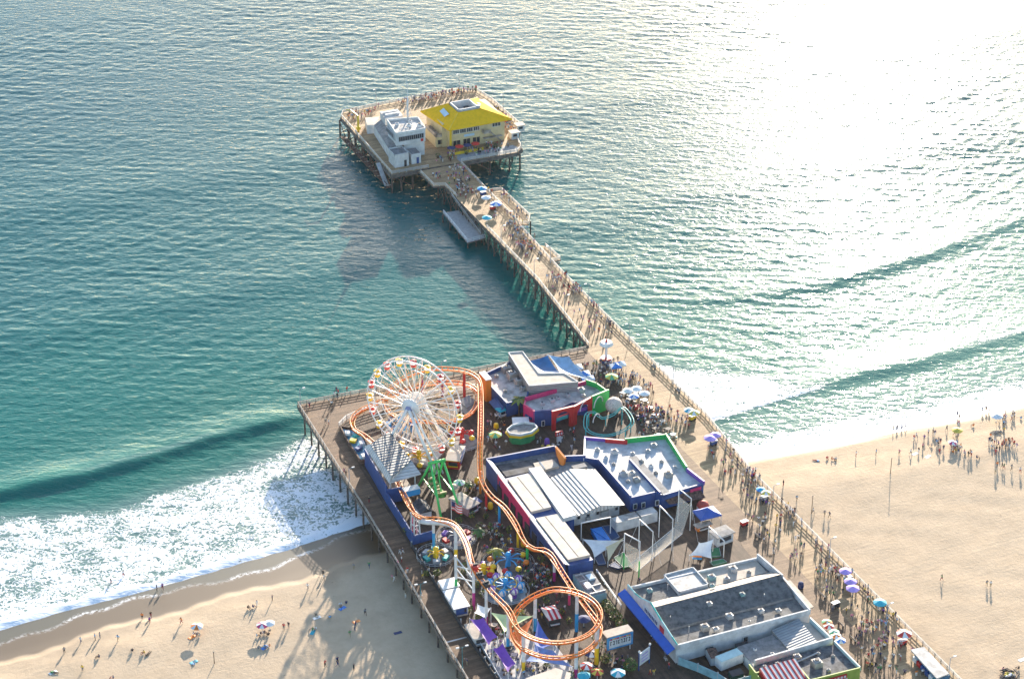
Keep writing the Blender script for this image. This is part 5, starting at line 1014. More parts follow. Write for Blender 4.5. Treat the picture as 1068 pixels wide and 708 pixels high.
# picture board with lettering, and tilted banner
t = thing('billboard', 'long blue and white billboard with a tan lid and a row of black letters', 'sign', (180, 352, 7))
A_, B_ = G(633, 672, 9.8), G(660, 664.5, 9.8); d = (B_-A_); L = math.hypot(d.x, d.y); rz = math.atan2(d.y, d.x); c_ = (A_+B_)/2; nv = Vector((math.sin(rz), -math.cos(rz), 0)); dv = Vector((math.cos(rz), math.sin(rz), 0))
b = MB(); b.rbox(c_, L, .25, 3.2, rz, mat('board_blue', (.08, .32, .62), .5, .1)); b.rbox(c_+nv*.15+Vector((0, 0, -.15)), L*.84, .06, 2.0, rz, WHITE); part('board', b, t)
gl = ['11011', '10101', '01110', '11101', '10111', '11110', '01011', '11010']
b = MB()
for k in range(8):
    q = c_+nv*.2+dv*(L*.8*((k+.5)/8-.5))
    b.rbox(q+Vector((0, 0, .55)), .42, .05, .2, rz, DARK)
    if k % 2: b.rbox(q+Vector((0, 0, -.25)), .42, .05, .18, rz, DARK)
    b.rbox(q+dv*(.1 if k % 3 else -.12)+Vector((0, 0, .1)), .16, .05, 1.0, rz, DARK)
part('lettering', b, t)
b = MB()
for k in range(9): b.rbox(c_+nv*.2+dv*(L*.8*((k+.5)/9-.5))+Vector((0, 0, 1.15)), .4, .06, .35, rz, [REDP, YLP, ORAP][k % 3])
part('garland', b, t)
b = MB(); b.rbox(c_-nv*1.3+Vector((0, 0, 1.75)), L*1.02, 2.6, .2, rz, ROOFT); part('lid', b, t)
b = MB()
for s in (-.4, .4): q = c_+dv*L*s; b.cyl(q.x, q.y, 7, 8.4, .12, WHITE, n=6)
part('post', b, t)
t = thing('banner_frame', 'tilted white banner on blue posts beside the long blue awning', 'sign', (181.5, 344, 7)); A_, B_ = G(666.5, 688, 9.8), G(677.5, 680, 9.8); c_ = (A_+B_)/2; d = B_-A_; rz = math.atan2(d.y, d.x); L = math.hypot(d.x, d.y)
b = MB(); b.rbox(c_, L, .2, 3.2, rz, WHITE); nv = Vector((-math.sin(rz), math.cos(rz), 0)); part('banner', b, t)
b = MB()
for j in range(3):
    for s in (-1, 1): b.rbox(c_+nv*.14*s+Vector((0, 0, .8-j*.8)), L*.6, .04, .22, rz, LILAC)
part('banner_stripe', b, t)
b = MB()
for q in (A_, B_): b.cyl(q.x, q.y, 7, 11.8, .14, BLUEB, n=6); b.ball((q.x, q.y, 12), .3, WHITE, 1, 6, 4)
part('post', b, t)
# flag in front of the first hill
t = thing('flag', 'striped red and white flag with a blue corner flying before the first coaster hill', 'flag', tuple(G(474, 558, 7))); p = G(471, 553, 7); b = MB(); b.cyl(p.x, p.y, 7, 15.4, .07, WHITE, n=5); part('pole', b, t)
b = MB()
for j in range(7):
    vs = []
    for i_ in range(7):
        u = i_/6; q = p+Vector((u*1.9, -u*2.0, 8.2-j*.34-u*.6)); off = .18*math.sin(u*7); vs += [(q.x+off, q.y+off, q.z), (q.x+off, q.y+off, q.z-.34)]
    b.add(vs, [(2*i_, 2*i_+1, 2*i_+3, 2*i_+2) for i_ in range(6)], REDP if j % 2 == 0 else WHITE)
    if j < 4: b.add([(v[0]-.02, v[1]-.03, v[2]) for v in vs[:6]], [(2*i_, 2*i_+1, 2*i_+3, 2*i_+2) for i_ in range(2)], NAVY)
part('flag_cloth', b, t)
# round litter bins: yellow and purple barrels
yb = [(517.5, 447, YLP, 'yellow barrel bin right of the vertical coaster track'), (572, 470, YLP, 'yellow barrel bin before the arcade corner'), (570.5, 463, PURP, 'purple barrel bin in front of the red arches'), (513, 600, YLP, 'yellow barrel bin beside the balloon ride'), (504, 592, PURP, 'purple barrel bin left of the octopus ride'), (546, 569, YLP, 'yellow barrel bin under the low coaster track'), (497.5, 504, YLP, 'yellow barrel bin at the foot of the blue wall'), (511.5, 530, YLP, 'yellow barrel bin by the red column'), (835, 613, NAVY, 'dark barrel bin on the sunlit boardwalk beside the seafood hall')]
for px, py, m, l in yb:
    p = G(px, py, 7); t = thing('litter_bin', l, 'bin', tuple(p), 'barrel bins on the deck'); b = MB(); b.cyl(p.x, p.y, 7, 7.5, .6, m, .72, 12); b.cyl(p.x, p.y, 7.5, 8.4, .72, m, .6, 12); part('barrel', b, t); b = MB(); b.ball((p.x, p.y, 8.4), .6, m, .5, 10, 6); part('lid', b, t)
# ---------------------------------------------------------------- trapeze school
def container(label, c, L, W, H, rz, m):
    t = thing('shipping_container', label, 'container', (c[0], c[1], 7), 'white containers by the trapeze rig'); b = MB(); b.rbox((c[0], c[1], 7+H/2), L, W, H, rz, m); part('box_body', b, t)
    b = MB(); M = Matrix.Rotation(rz, 3, 'Z')
    for k in range(int(L/.6)): v = M @ Vector((-L/2+.3+k*.6, -W/2-.03, 0)); b.rbox((c[0]+v.x, c[1]+v.y, 7+H/2), .22, .08, H*.9, rz, m)
    part('ribs', b, t); b = MB(); b.rbox((c[0], c[1], 7+H+.06), L*1.01, W*1.02, .12, rz, ROOFL); part('roof', b, t)
container('white container nearer the ribbed white roof', G(652, 549, 7), 6.2, 2.5, 2.5, R(2), WALLW); container('white container under the blue arcade wall, right of its twin', G(674.5, 543, 7), 4.4, 2.6, 2.5, R(2), WALLW)
def gframe(label, a, c, h, low=None, parent=None, group='white frames of the flying trapeze rig'):
    A, B = G(*a, 7), G(*c, 7); t = thing('trapeze_frame', label, 'frame', tuple((A+B)/2), group)
    for q in (A, B):
        b = MB()
        if low: b.cyl(q.x, q.y, 7, 11.5, .17, low, n=7); b.cyl(q.x, q.y, 11.5, 7+h, .13, WHITE, n=7)
        else: b.cyl(q.x, q.y, 7, 7+h, .12, WHITE, n=7)
        part('post', b, t)
    b = MB(); b.tube([(A.x, A.y, 7+h), (B.x, B.y, 7+h)], .15, WHITE, 6); part('crossbar', b, t)
    return A, B, h
f5 = gframe('tall trapeze frame with green lower posts nearest the camera', (650.4, 593), (666.3, 601.6), 9.8, GRNP)
f2 = gframe('second trapeze frame, beside the cream sails', (666, 572), (680, 585), 8.2); f3 = gframe('third trapeze frame, behind the middle of the net', (687, 560), (700.5, 574), 8.8); f4 = gframe('farthest trapeze frame beside the blue tent', (706.8, 543), (719.5, 553), 9)
gframe('wide low frame over the blue tarpaulin', (606, 563), (636.5, 557), 4.8, group=None); gframe('leaning frame at the small grey roofed office', (738.5, 566), (754.5, 581), 4.6, group=None)
def netmat():
    m, n, l, b = nodes('rope_net'); b.inputs['Base Color'].default_value = (.62, .57, .48, 1); b.inputs['Roughness'].default_value = .9; b.inputs['Alpha'].default_value = .32; return m
NET = netmat()
t = thing('safety_net', 'pale see-through safety net slung along the trapeze rig', 'net', tuple(G(685, 572, 7))); b = MB()
cn = [G(655, 590, 9), G(664, 596, 9), G(712, 556, 9.4), G(703, 550, 9.4)]; b.cloth([cn[0], cn[1], cn[2], cn[3]], NET, .5, 8, .03)
b.cloth([cn[3], cn[2], f4[1]+Vector((0, 0, 7)), f4[0]+Vector((0, 0, 7))], NET, .4, 6, .03); b.cloth([cn[0], cn[1], f5[1]+Vector((0, 0, 7.5)), f5[0]+Vector((0, 0, 7.5))], NET, .3, 6, .03); part('mesh_net', b, t)
b = MB(); 
for A_, B_ in ((cn[0], cn[3]), (cn[1], cn[2])): b.tube([A_, B_], .06, WHITE, 4)
for q in (G(655, 570, 7), G(640, 590, 7), G(690, 590, 7), G(702, 585, 7), G(700, 545, 7), G(728, 565, 7)): b.tube([q, min((f2[0], f2[1], f3[0], f3[1], f4[1], f5[0]), key=lambda v: (v-q).length)+Vector((0, 0, 8))], .03, WHITE, 3)
part('guy_rope', b, t)
def mat_pad(label, pts, m, z=7.35, name='crash_mat', cat='mat'):
    q = GP(7.2, *pts); t = thing(name, label, cat, (sum(p[0] for p in q)/4, sum(p[1] for p in q)/4, 7)); b = MB(); b.prism(q, 7.01, z, m); part('pad', b, t); b = MB(); b.wall(q, z, z+.05, .12, mat('mat_edge', (.3, .3, .32), .6, .1), True); part('piping', b, t); return t
TARP = mat('tarp_blue', (.03, .22, .62), .45, .08, 1); NAVM = mat('mat_navy', (.03, .07, .17), .7, .1); GRM = mat('mat_green', (.03, .16, .07), .8, .15)
t = thing('tarpaulin_stack', 'bright blue tarpaulin draped over stacked mats', 'tarpaulin', (*tuple(G(627, 560, 7))[:2], 7)); b = MB(); b.prism(GP(8.2, (616.5, 552), (627.5, 549), (639, 566), (627, 569)), 7.01, [8.4, 8.2, 8.3, 8.0], TARP); part('tarp', b, t)
b = MB(); q = GP(8.2, (616.5, 552), (627.5, 549), (639, 566), (627, 569)); b.wall([q[0], q[2]], 8.3, 8.45, .25, TARP); part('fold', b, t)
mat_pad('navy mat behind the blue tarpaulin', ((628, 549), (638, 548), (646, 560), (638, 564)), NAVM); mat_pad('navy mat in front of the cream sails', ((619, 580), (628, 577), (632, 588), (624, 589)), NAVM); mat_pad('small blue mat beside the green mats', ((635, 590), (641, 586), (648, 592), (645, 593)), NAVM)
mat_pad('dark green mat below the trapeze net', ((640, 582), (650, 576), (660, 590), (650, 592)), GRM); mat_pad('green mat beside the white side tent', ((741, 572), (750, 571), (752, 580), (742, 581)), GRM); mat_pad('green mat behind the seafood hall parapet', ((740, 586), (754, 583), (758, 586), (744, 590)), GRM)
sail('white swooping sail left of the trapeze net', ((608, 562, 9.8), (651, 563, 10.5), (640, 569, 9), (620, 581, 8.6)), WHC, .5)
sail('cream triangular sail meeting the white one by the green posts', ((651, 560, 11), (634, 586, 8.4), (632, 570, 9.6)), mat('cream_cloth', (.66, .55, .34), .8, .05), .3)
sail('white side tent with drooping corners near the seafood hall', ((719, 579, 8.6), (729, 566, 10.6), (744, 562, 10.8), (742, 582, 8.4)), WHC, .5, name='canopy_tent')
def peaked_tent(label, c, L, W, h, m, pk=1.8, group=None, rz=0, legs=WHITE, name='canopy_tent'):
    t = thing(name, label, 'tent', (c[0], c[1], 7), group); x, y = c[0], c[1]; M = Matrix.Rotation(rz, 3, 'Z'); cs = [M @ Vector((sx*L/2, sy*W/2, 0)) for sx, sy in ((-1, -1), (1, -1), (1, 1), (-1, 1))]
    b = MB(); apex = Vector((x, y, 7+h+pk))
    for k in range(4):
        a_, d_ = Vector((x, y, 7+h))+cs[k], Vector((x, y, 7+h))+cs[(k+1) % 4]; m1, m2 = a_.lerp(apex, .55)-Vector((0, 0, pk*.14)), d_.lerp(apex, .55)-Vector((0, 0, pk*.14))
        b.add([a_, d_, m2, m1, apex, a_-Vector((0, 0, .35)), d_-Vector((0, 0, .35)), apex-Vector((0, 0, .1))], [(0, 1, 2, 3), (3, 2, 4), (5, 6, 1, 0), (7, 6, 5)], m if not isinstance(m, list) else m[k % len(m)])
    part('canopy', b, t)
    for k in range(4): b = MB(); q = cs[k]*.97; b.cyl(x+q.x, y+q.y, 7, 7+h, .07, legs, n=5); part('leg', b, t)
    return t
peaked_tent('blue peaked tent on the open deck by the arcade corner', G(737, 544, 7), 5.6, 4.4, 2.6, mat('tent_blue', (.04, .10, .38), .6, .06), 1.5)
kiosk('snack_counter', 'orange fronted counter in front of the blue peaked tent', 'counter', G(733, 551, 7), 3.6, 1.4, 1.3, R(5), ORAP, WOODW, pitch=.1)
kiosk('site_office', 'small white office with a grey roof near the boardwalk', 'hut', G(752, 564, 7), 4.6, 3.2, 2.7, R(8), WALLW, ROOFG, pitch=.1)
t = thing('red_dome_tent', 'dark red domed tent behind the blue peaked tent', 'tent', tuple(G(733, 530, 7))); p = G(733, 530, 7); b = MB(); b.ball((p.x, p.y, 7.8), 1.5, mat('dome_red', (.45, .08, .06), .7, .1), .9, 12, 8); part('dome', b, t); b = MB(); b.cyl(p.x, p.y, 7, 7.6, 1.5, WHITE, n=12); part('base', b, t)
t = thing('bench', 'blue and orange bench in front of the white side tent', 'bench', tuple(G(727, 584, 7))); p = G(727, 584, 7); b = MB(); b.rbox((p.x, p.y, 7.5), 2.2, .6, .15, R(-30), SKYB); part('seat', b, t); b = MB(); b.rbox((p.x+.3, p.y+.4, 7.9), 2.2, .1, .6, R(-30), ORAP); part('backrest', b, t)
for s in (-.8, .8): b = MB(); b.rbox((p.x+s*.86, p.y-s*.5, 7.22), .12, .5, .44, R(-30), DARK); part('leg', b, t)
t = thing('deck_fence', 'pale low rope fence between the glazed shed and the trapeze yard', 'fence', tuple(G(628, 612, 7))); A_, B_ = G(622, 597, 7), G(648, 634, 7); railing([tuple(A_), tuple(B_)], t, WHITE, h=1, rails=2, thick=.12)
t = thing('ride_fence', 'dark fence running beside the plank promenade on the seaward side of the park', 'fence', (156.2, 400, 7))
b = MB(); b.wall([(151.2, 330), (151.8, 371), (152.9, 395), (153.6, 408.8)], 7.01, 8.2, .14, DARK); part('fence_panel', b, t)
b = MB()
for k in range(22): y = 345.5+k*3; b.box(151.2+(y-345)*.036, 151.5+(y-345)*.036, y, y+.2, 7, 8.5, STEELG)
part('fence_post', b, t)
t = thing('corner_fence', 'curved grey mesh fence round the coaster turn at the seaward corner', 'fence', (160, 468, 7)); railing([(156.4, 466.5), (159.5, 469.2), (165, 471), (176, 472.8), (196, 470.6)], t, GALV, h=1.6, rails=4, thick=.1)
# striped and pale tents by the walkway
for i, (px, py, L, W, m, l) in enumerate(((601, 390, 3.2, 2.6, [WHC, WHC], 'white tent right of the blue canopies'), (608, 397, 3.6, 2.6, [BLC, WHC], 'blue and white tent behind the green parapet'), (613, 402, 3.4, 2.4, [WHC, BLC], 'white and blue tent at the corner of the green parapet'), (642, 389, 3, 2.4, [BLC, WHC], 'blue and white striped tent beside the red and blue tower'), (647, 387, 2.6, 2.2, [WHC, BLC], 'small white and blue tent right of the red and blue tower'))):
    peaked_tent(l, G(px, py, 7), L, W, 2.3, m, .8, 'small tents at the edge of the walkway', R(-12))
# ---------------------------------------------------------------- parasols
def ps(px, py, r, m, l, g=None, h=2.2, dz=DZ, n=8):
    q = G(px, py, dz+h); parasol((q.x, q.y, dz), r, h, m, l, g, n)
ps(881.7, 595.3, 1.5, LILAC, 'lilac parasol farthest up the boardwalk edge', 'lilac parasols over the carts at the boardwalk edge'); ps(887, 606, 1.55, LILAC, 'middle lilac parasol at the boardwalk edge above the beach', 'lilac parasols over the carts at the boardwalk edge'); ps(889.4, 613.2, 1.6, LILAC, 'lilac parasol nearest the snack bar at the boardwalk edge', 'lilac parasols over the carts at the boardwalk edge')
ps(740.7, 456.5, 1.7, LILAC, 'left lilac parasol on the walkway where the surf meets the pier', 'lilac parasols beside the surf'); ps(746.3, 453.2, 1.5, LILAC, 'right lilac parasol on the walkway where the surf meets the pier', 'lilac parasols beside the surf')
ps(917.8, 628, 1.6, TEAL, 'teal parasol at the right edge of the boardwalk'); ps(943, 660.3, 1.8, [REDC, WHC], 'red and white parasol just beyond the gift kiosk')
for px, py, m, l in ((862.6, 648.5, [GRC, ORAP, WHC], 'green and orange parasol topmost in the row beside the annexe'), (864.4, 652.6, [REDC, WHC], 'red and white parasol second in the row beside the annexe'), (870, 658.8, [GRC, WHC], 'green and white parasol third in the row beside the annexe'), (872, 662.6, [ORAP, WHC], 'orange and white parasol fourth in the row beside the annexe'), (876.6, 667.5, [BLC, WHC], 'blue and white parasol lowest in the row beside the annexe')): ps(px, py, 1.25, m, l, 'striped parasols in a row beside the annexe')
ps(718.5, 427.5, 1.4, [TEAL, WHC], 'turquoise parasol over the stall at the walkway edge'); ps(723.5, 430, 1.6, [YELC, WHC], 'yellow parasol over the stall at the walkway edge'); ps(793.4, 510, 1.2, [BLC, TEAL], 'blue parasol over the boardwalk snack cart'); ps(798.6, 513.4, 1.3, [YELC, WHC], 'yellow parasol over the boardwalk snack cart')
ps(502.6, 196.7, 1.6, [BLC, TEAL], 'bright blue parasol farthest out on the walkway'); ps(507, 206, 1.6, WHC, 'white parasol between two blue ones far out on the walkway'); ps(517.4, 212.5, 1.9, [BLC, WHC], 'blue and white parasol beside the fishing balcony'); ps(507.8, 227, 1.6, TEAL, 'turquoise parasol above the boat landing')
ps(516.6, 453, 1.7, [YELC, GRC], 'yellow green parasol beside the yellow barrel bin'); ps(638, 392.6, 1.8, [YELC, GRC], 'olive yellow parasol by the striped tents')
for i, (px, py, m, l) in enumerate(((655, 407, WHC, 'white'), (664, 405, WHC, 'white'), (672, 410, WHC, 'white'), (661, 413, [BLC, WHC], 'blue and white'))): ps(px, py, 1.5, m, l+' cafe parasol in the pale cluster between pavilion and walkway', 'pale cafe parasols between pavilion and walkway')
ps(511.5, 609.5, 1.6, mat('grey_green_cloth', (.22, .32, .26), .8, .05), 'grey green parasol beside the balloon ride'); ps(523.5, 605, 1.7, mat('slate_cloth', (.12, .15, .18), .8, .05), 'slate grey parasol just behind the balloon ride')
ps(611.7, 694, 1.5, [REDC, WHC], 'red and white parasol right of the court roof'); ps(616.7, 680.5, 1.6, [NAVY, WHC], 'navy and white parasol below the coaster loop'); ps(623, 700, 1.4, [YELC, REDC], 'yellow and red parasol near the bottom edge'); ps(644.5, 701, 1.7, [TEAL, WHC], 'teal and white parasol in front of the round bush'); ps(609, 645, 1.6, NAVY, 'navy parasol inside the right side of the coaster loop'); ps(609, 704, 1.5, TEAL, 'teal parasol at the bottom edge beside the magenta column')
ps(479, 503, 1.5, [WHC, GRC], 'white and green parasol right of the green A-frame'); ps(473, 507, 1.4, mat('tan_cloth', (.42, .34, .26), .8, .05), 'tan parasol at the shoulder of the green A-frame')
def ztop(x, y): return float(sand_z(np.array([[x]]), np.array([[y]]))[0, 0])
def psb(px, py, r, m, l): q = G(px, py, 3.4); parasol((q.x, q.y, ztop(q.x, q.y)), r, 1.9, m, l)
psb(205.5, 654, 1.5, [WHC, ORAP], 'white and orange parasol on the left beach'); psb(273.5, 652.6, 1.4, [PINK, WHC], 'pink and white parasol over a group on the left beach'); psb(281, 650.6, 1.3, WHC, 'white parasol beside the pink one on the left beach')
psb(998.6, 446.5, 1.5, YELC, 'yellow parasol on the crowded right beach'); psb(993.6, 461, 1.2, [PINK, WHC], 'tilted pink parasol below the yellow one on the right beach'); psb(1040, 431.5, 1.7, WHC, 'flat white sunshade close to the surf on the right beach')
# ---------------------------------------------------------------- plants
def palm(px, py, H, label, fr=11, L=2.6, ms=None):
    p = G(px, py, 7); ms = ms or [LEAF[1], LEAF[2], mat('frond_yellow', (.30, .26, .03), .6, .2)]; t = thing('palm_tree', label, 'palm tree', tuple(p)); b = MB()
    b.tube([(p.x, p.y, 7), (p.x+.15, p.y, 7+H*.5), (p.x, p.y+.1, 7+H)], .26, mat('palm_trunk', (.17, .12, .06), .85, .25, 2), 8, .18); part('trunk', b, t); b = MB()
    for k in range(fr):
        a = k*2.4; e = random.uniform(.1, .7); prev = None; m = random.choice(ms)
        for j in range(6):
            u = j/5; r_ = L*u; z = 7+H+e*L*u*.9-L*.75*u*u; q = Vector((p.x+r_*math.cos(a), p.y+r_*math.sin(a), z)); w_ = .5*math.sin(math.pi*min(1, u*.85+.12)); sd = Vector((-math.sin(a), math.cos(a), 0))*w_
            cur = (q+sd-Vector((0, 0, w_*.4)), q+Vector((0, 0, .08)), q-sd-Vector((0, 0, w_*.4)))
            if prev: b.add([prev[0], prev[1], prev[2], cur[0], cur[1], cur[2]], [(0, 1, 4, 3), (1, 2, 5, 4)], m)
            prev = cur
    part('crown', b, t)
    return t
palm(541, 432, 4.6, 'tall yellow green palm in front of the pink wall', 12, 2.4); palm(516.5, 587, 3.6, 'yellow leaved palm beside the octopus ride', 12, 2.2); palm(499, 562, 2.4, 'small dark palm between the coaster tracks', 9, 1.8, LEAF)
palm(540, 648, 2.8, 'palm rising inside the left of the coaster loop', 9, 1.7); palm(489, 512, 2.2, 'low palm in the queue area beside the brown roofed booth', 8, 1.5, LEAF)
for i, (px, py, r, h, l) in enumerate(((632, 634, 1.3, 2, 'first'), (637, 640, 1.4, 2.2, 'second'), (642, 647, 1.5, 2.3, 'third'), (648, 654, 1.5, 2.1, 'last'))):
    p = G(px, py, 7); shrub(tuple(p), r, h, l+' shrub from the coaster loop in the hedge row leading to the billboard', 'hedge row between the coaster loop and the billboard', ms=[LEAF[0], LEAF[1], LEAF[2], MATS['frond_yellow']], n=260, size=.42)
p = G(657, 699, 7); shrub(tuple(p), 1.7, 2.9, 'clipped round green bush before the tilted banner', n=600, size=.32, name='round_bush', ms=[LEAF[1], LEAF[0], mat('leaf_bright', (.12, .22, .03), .6, .15)])
for px, py, r, h, l in ((606, 628, 1.1, 1.8, 'bright shrub behind the right end of the coaster loop'), (632, 690, 1.4, 2, 'yellow green shrub right of the yellow column'), (479, 628, 1.2, 2.2, 'yellow green climber at the foot of the magenta trestle leg'), (475, 612, 1.1, 2, 'shrub behind the long white roofed kiosk'), (456, 600, 1, 1.6, 'yellow green shrub beyond the white roofed kiosks'), (425, 556, 1.1, 2, 'dark shrub at the end of the blue station wall'), (606, 702, 1.3, 1.8, 'shrub between the bottom edge parasols'), (445, 600, .8, 1.2, 'small shrub along the dark park fence'), (500, 648, 1.1, 1.8, 'shrub under the white canopy'), (553, 575, 1.0, 1.7, 'shrub at the green column'), (574, 602, 1.2, 1.9, 'dark shrub at the end of the midway hall'), (613, 704, 1.2, 1.8, 'leafy shrub right of the magenta column at the bottom'), (595, 706, 1, 1.5, 'shrub beside the court roof')):
    p = G(px, py, 7); shrub(tuple(p), r, h, l, n=200, ms=[LEAF[0], LEAF[1], LEAF[2], MATS['frond_yellow']])
for px, py in ((486, 592), (484, 600), (497, 613), (503, 622), (489, 637), (520, 560), (512, 553), (530, 556), (507, 540), (521, 537), (500, 552), (545, 602), (556, 612), (566, 585), (548, 592), (586, 640), (594, 650), (570, 630), (560, 635), (512, 575), (478, 545), (486, 520), (492, 540), (621, 668), (626, 678), (601, 690), (570, 697), (524, 655), (500, 660)):
    p = G(px+random.uniform(-1, 1), py, 7); shrub(tuple(p), random.uniform(.6, 1.1), random.uniform(1.2, 2.2), 'leafy planter among the midway crowd under and around the coaster', 'midway planters', ms=[LEAF[0], LEAF[1], LEAF[2], MATS['frond_yellow']], n=60, size=.45, name='planter_shrub')
# ---------------------------------------------------------------- lamps and poles
def lamp(label, x, y, h, dz=DZ, two=True, m=None, group='lamp posts along the pier', arm=(1, 0)):
    m = m or STEELG; t = thing('street_lamp', label, 'lamp post', (x, y, dz), group); b = MB(); b.cyl(x, y, dz, dz+h, .11, m, .07, 6); b.cyl(x, y, dz, dz+.5, .2, m, n=6); part('pole', b, t)
    for s in ((-1, 1) if two else (1,)):
        b = MB(); b.tube([(x, y, dz+h-.2), (x+arm[0]*s*.9, y+arm[1]*s*.9, dz+h+.1)], .06, m, 4); b.rbox((x+arm[0]*s*1.1, y+arm[1]*s*1.1, dz+h+.1), .7, .35, .2, math.atan2(arm[1], arm[0]), WHITE); part('lamp_head', b, t)
TEALD = mat('lamp_teal', (.08, .25, .26), .5, .1)
p = G(482.3, 698, 7); lamp('teal double headed lamp post by the metal strip across the planks', p.x, p.y, 6, m=TEALD); p = G(439, 626, 7); lamp('double headed lamp post standing in the sunlit patch of planks', p.x, p.y, 4.6, m=TEALD)
for i, (px, py, l) in enumerate(((865, 581, 'above the lilac parasols'), (924, 650, 'between the teal and red parasols'), (989, 706, 'at the far end of the gift kiosk'), (806, 525, 'beside the boardwalk snack cart'), (757, 470, 'where the dry sand begins'))): p = G(px, py, 7); lamp('lamp post on the right pier edge '+l, min(p.x, 245), p.y, 5.2, two=False)
for y, l in ((452, 'nearest the surf'), (478, 'opposite the round red and blue tower'), (504, 'opposite the inner end of the piles'), (530, 'by the small fishing balcony'), (556, 'at the end of the large fishing balcony')): lamp('thin lamp post on the right walkway rail '+l, 245, y, 5.4, two=False, group='lamp posts on the right rail of the sea walkway', arm=(-1, 0))
for y, l in ((500, 'nearest the park'), (524, 'in the middle of the pile rows'), (548, 'nearest the boat landing')): lamp('thin lamp post on the left walkway rail '+l, 237 if y > 515 else 235.6, y, 5.4, two=False, group='lamp posts on the left rail of the sea walkway')
lamp('lamp post at the seaward left corner of the park deck', 151, 481, 5, two=False); lamp('lamp post at the back rail between the wheel and the orange facade', 190, 479.5, 5, two=False); lamp('lamp post on the left pier rail level with the station', 149.6, 440, 4.6, two=False)
for i, (x, y, l) in enumerate(((270.5, 608.8, 'right front'), (277.7, 640, 'right side'), (271, 662.6, 'right rear'), (240, 661.3, 'rear middle'))): lamp('tall thin lamp post at the %s rail of the end platform' % l, x, y, 6, two=False, group='lamp posts on the end platform', arm=(-.7, -.3))
for px, py, h, l in ((928.8, 492, 4.4, 'tall wooden pole on the open sand below the crowd'), (846.5, 534, 5, 'wooden pole on the sand beside the three walkers'), (196, 0, 0, '') , (223.5, 690, 3, 'short brown post on the left beach')):
    if h: p = G(px, py, 2.2); z = ztop(p.x, p.y); t = thing('beach_pole', l, 'pole', (p.x, p.y, z)); b = MB(); b.cyl(p.x, p.y, z-.1, z+h, .11, mat('pole_wood', (.22, .15, .09), .8, .2), .09, 6); part('post', b, t); b = MB(); b.cyl(p.x, p.y, z+h, z+h+.12, .16, DARK, n=6); part('cap', b, t)
# snack carts, benches, stall goods on the boardwalk
for px, py, m, l in ((884, 606, TEALP, 'teal cart below the lilac parasols'), (941, 672, REDP, 'red cart under the red and white parasol'), (744, 464, BLUEB, 'blue cart in the shade of the two lilac parasols'), (722, 438, YLP, 'yellow stall at the walkway edge above the surf'), (797, 522, WHITE, 'white snack cart on the boardwalk'), (866, 667, ORAP, 'orange cart in the row of striped parasols'), (504, 204, BLUEP, 'blue cart far out on the walkway'), (514, 219, REDP, 'red cart near the fishing balcony'), (871, 633, DARK, 'dark tall bin cabinet on the boardwalk'), (776, 548, REDP, 'red cart before the small white office')):
    p = G(px, py, 7); t = thing('vendor_cart', l, 'cart', tuple(p)); b = MB(); b.rbox((p.x, p.y, 7.85), 1.7, 1.0, .9, R(8), m); part('cart_body', b, t); b = MB(); b.rbox((p.x, p.y, 8.36), 1.9, 1.15, .1, R(8), WHITE); part('counter', b, t)
    for sx in (-.55, .55): b = MB(); b.tube([(p.x+sx, p.y-.55, 7.35), (p.x+sx, p.y+.55, 7.35)], .34, DARK, 9); part('wheel', b, t)
def bench(x, y, rz, label, group):
    t = thing('bench', label, 'bench', (x, y, 7), group); M = Matrix.Rotation(rz, 3, 'Z'); b = MB(); b.rbox((x, y, 7.45), 1.9, .5, .1, rz, WOODW); part('seat', b, t); v = M @ Vector((0, .25, 0)); b = MB(); b.rbox((x+v.x, y+v.y, 7.75), 1.9, .08, .5, rz, WOODW); part('backrest', b, t)
    for s in (-.8, .8): v = M @ Vector((s, 0, 0)); b = MB(); b.rbox((x+v.x, y+v.y, 7.2), .12, .45, .4, rz, DARK); part('leg', b, t)
for px, py, l in ((877, 652, 'beside the row of striped parasols'), (890, 668, 'before the snack bar corner'), (858, 622, 'left of the lilac parasols'), (905, 690, 'near the bottom of the boardwalk'), (790, 560, 'beside the small white office')): p = G(px, py, 7); bench(p.x, p.y, R(95), 'wooden bench on the boardwalk '+l, 'benches along the boardwalk')
for i, (y, l) in enumerate(((448, 'level with the arcade roof'), (462, 'level with the games pavilion'), (490, 'just beyond the park deck'), (512, 'in the stretch above the piles'), (536, 'near the small balcony'))): bench(244.3, y, R(-90), 'bench at the right walkway rail '+l, 'benches on the sea walkway')
# picnic tables in the near court and by the pavilion
def table(px, py, label, group, m=None):
    p = G(px, py, 7); x, y = p.x, p.y; t = thing('picnic_table', label, 'table', (x, y, 7), group); b = MB(); b.cyl(x, y, 7.95, 8.03, .75, m or DARK, n=12); part('tabletop', b, t); b = MB(); b.cyl(x, y, 7.2, 7.95, .08, DARK, n=6); b.cyl(x, y, 7.2, 7.26, .35, DARK, n=8); part('pedestal', b, t)
    for k in range(4): a = k*1.57+.5; b = MB(); b.cyl(x+1.15*math.cos(a), y+1.15*math.sin(a), 7.2, 7.65, .24, m or DARK, n=8); part('seat', b, t)
TBL = ((502, 667, 'teal tabletop left of the upper violet sail', TEALP), (513, 682, 'dark tabletop under the lower violet sail', NAVY), (531, 679, 'dark tabletop left of the orange sail', DARK), (536, 686, 'dark tabletop below the orange sail', NAVY), (521, 688, 'dark tabletop left of the lower violet sail end', DARK), (529, 702, 'brown tabletop at the bottom of the court', RUST), (551, 697, 'maroon tabletop behind the yellow column', RUST), (557, 692, 'dark tabletop at the blue sail edge', DARK), (566, 700, 'dark tabletop against the court roof', DARK), (515, 655, 'tan tabletop between the green and violet sails', ROOFT))
for px, py, l, m in TBL: table(px, py, 'picnic table with '+l, 'picnic tables in the near court', m)
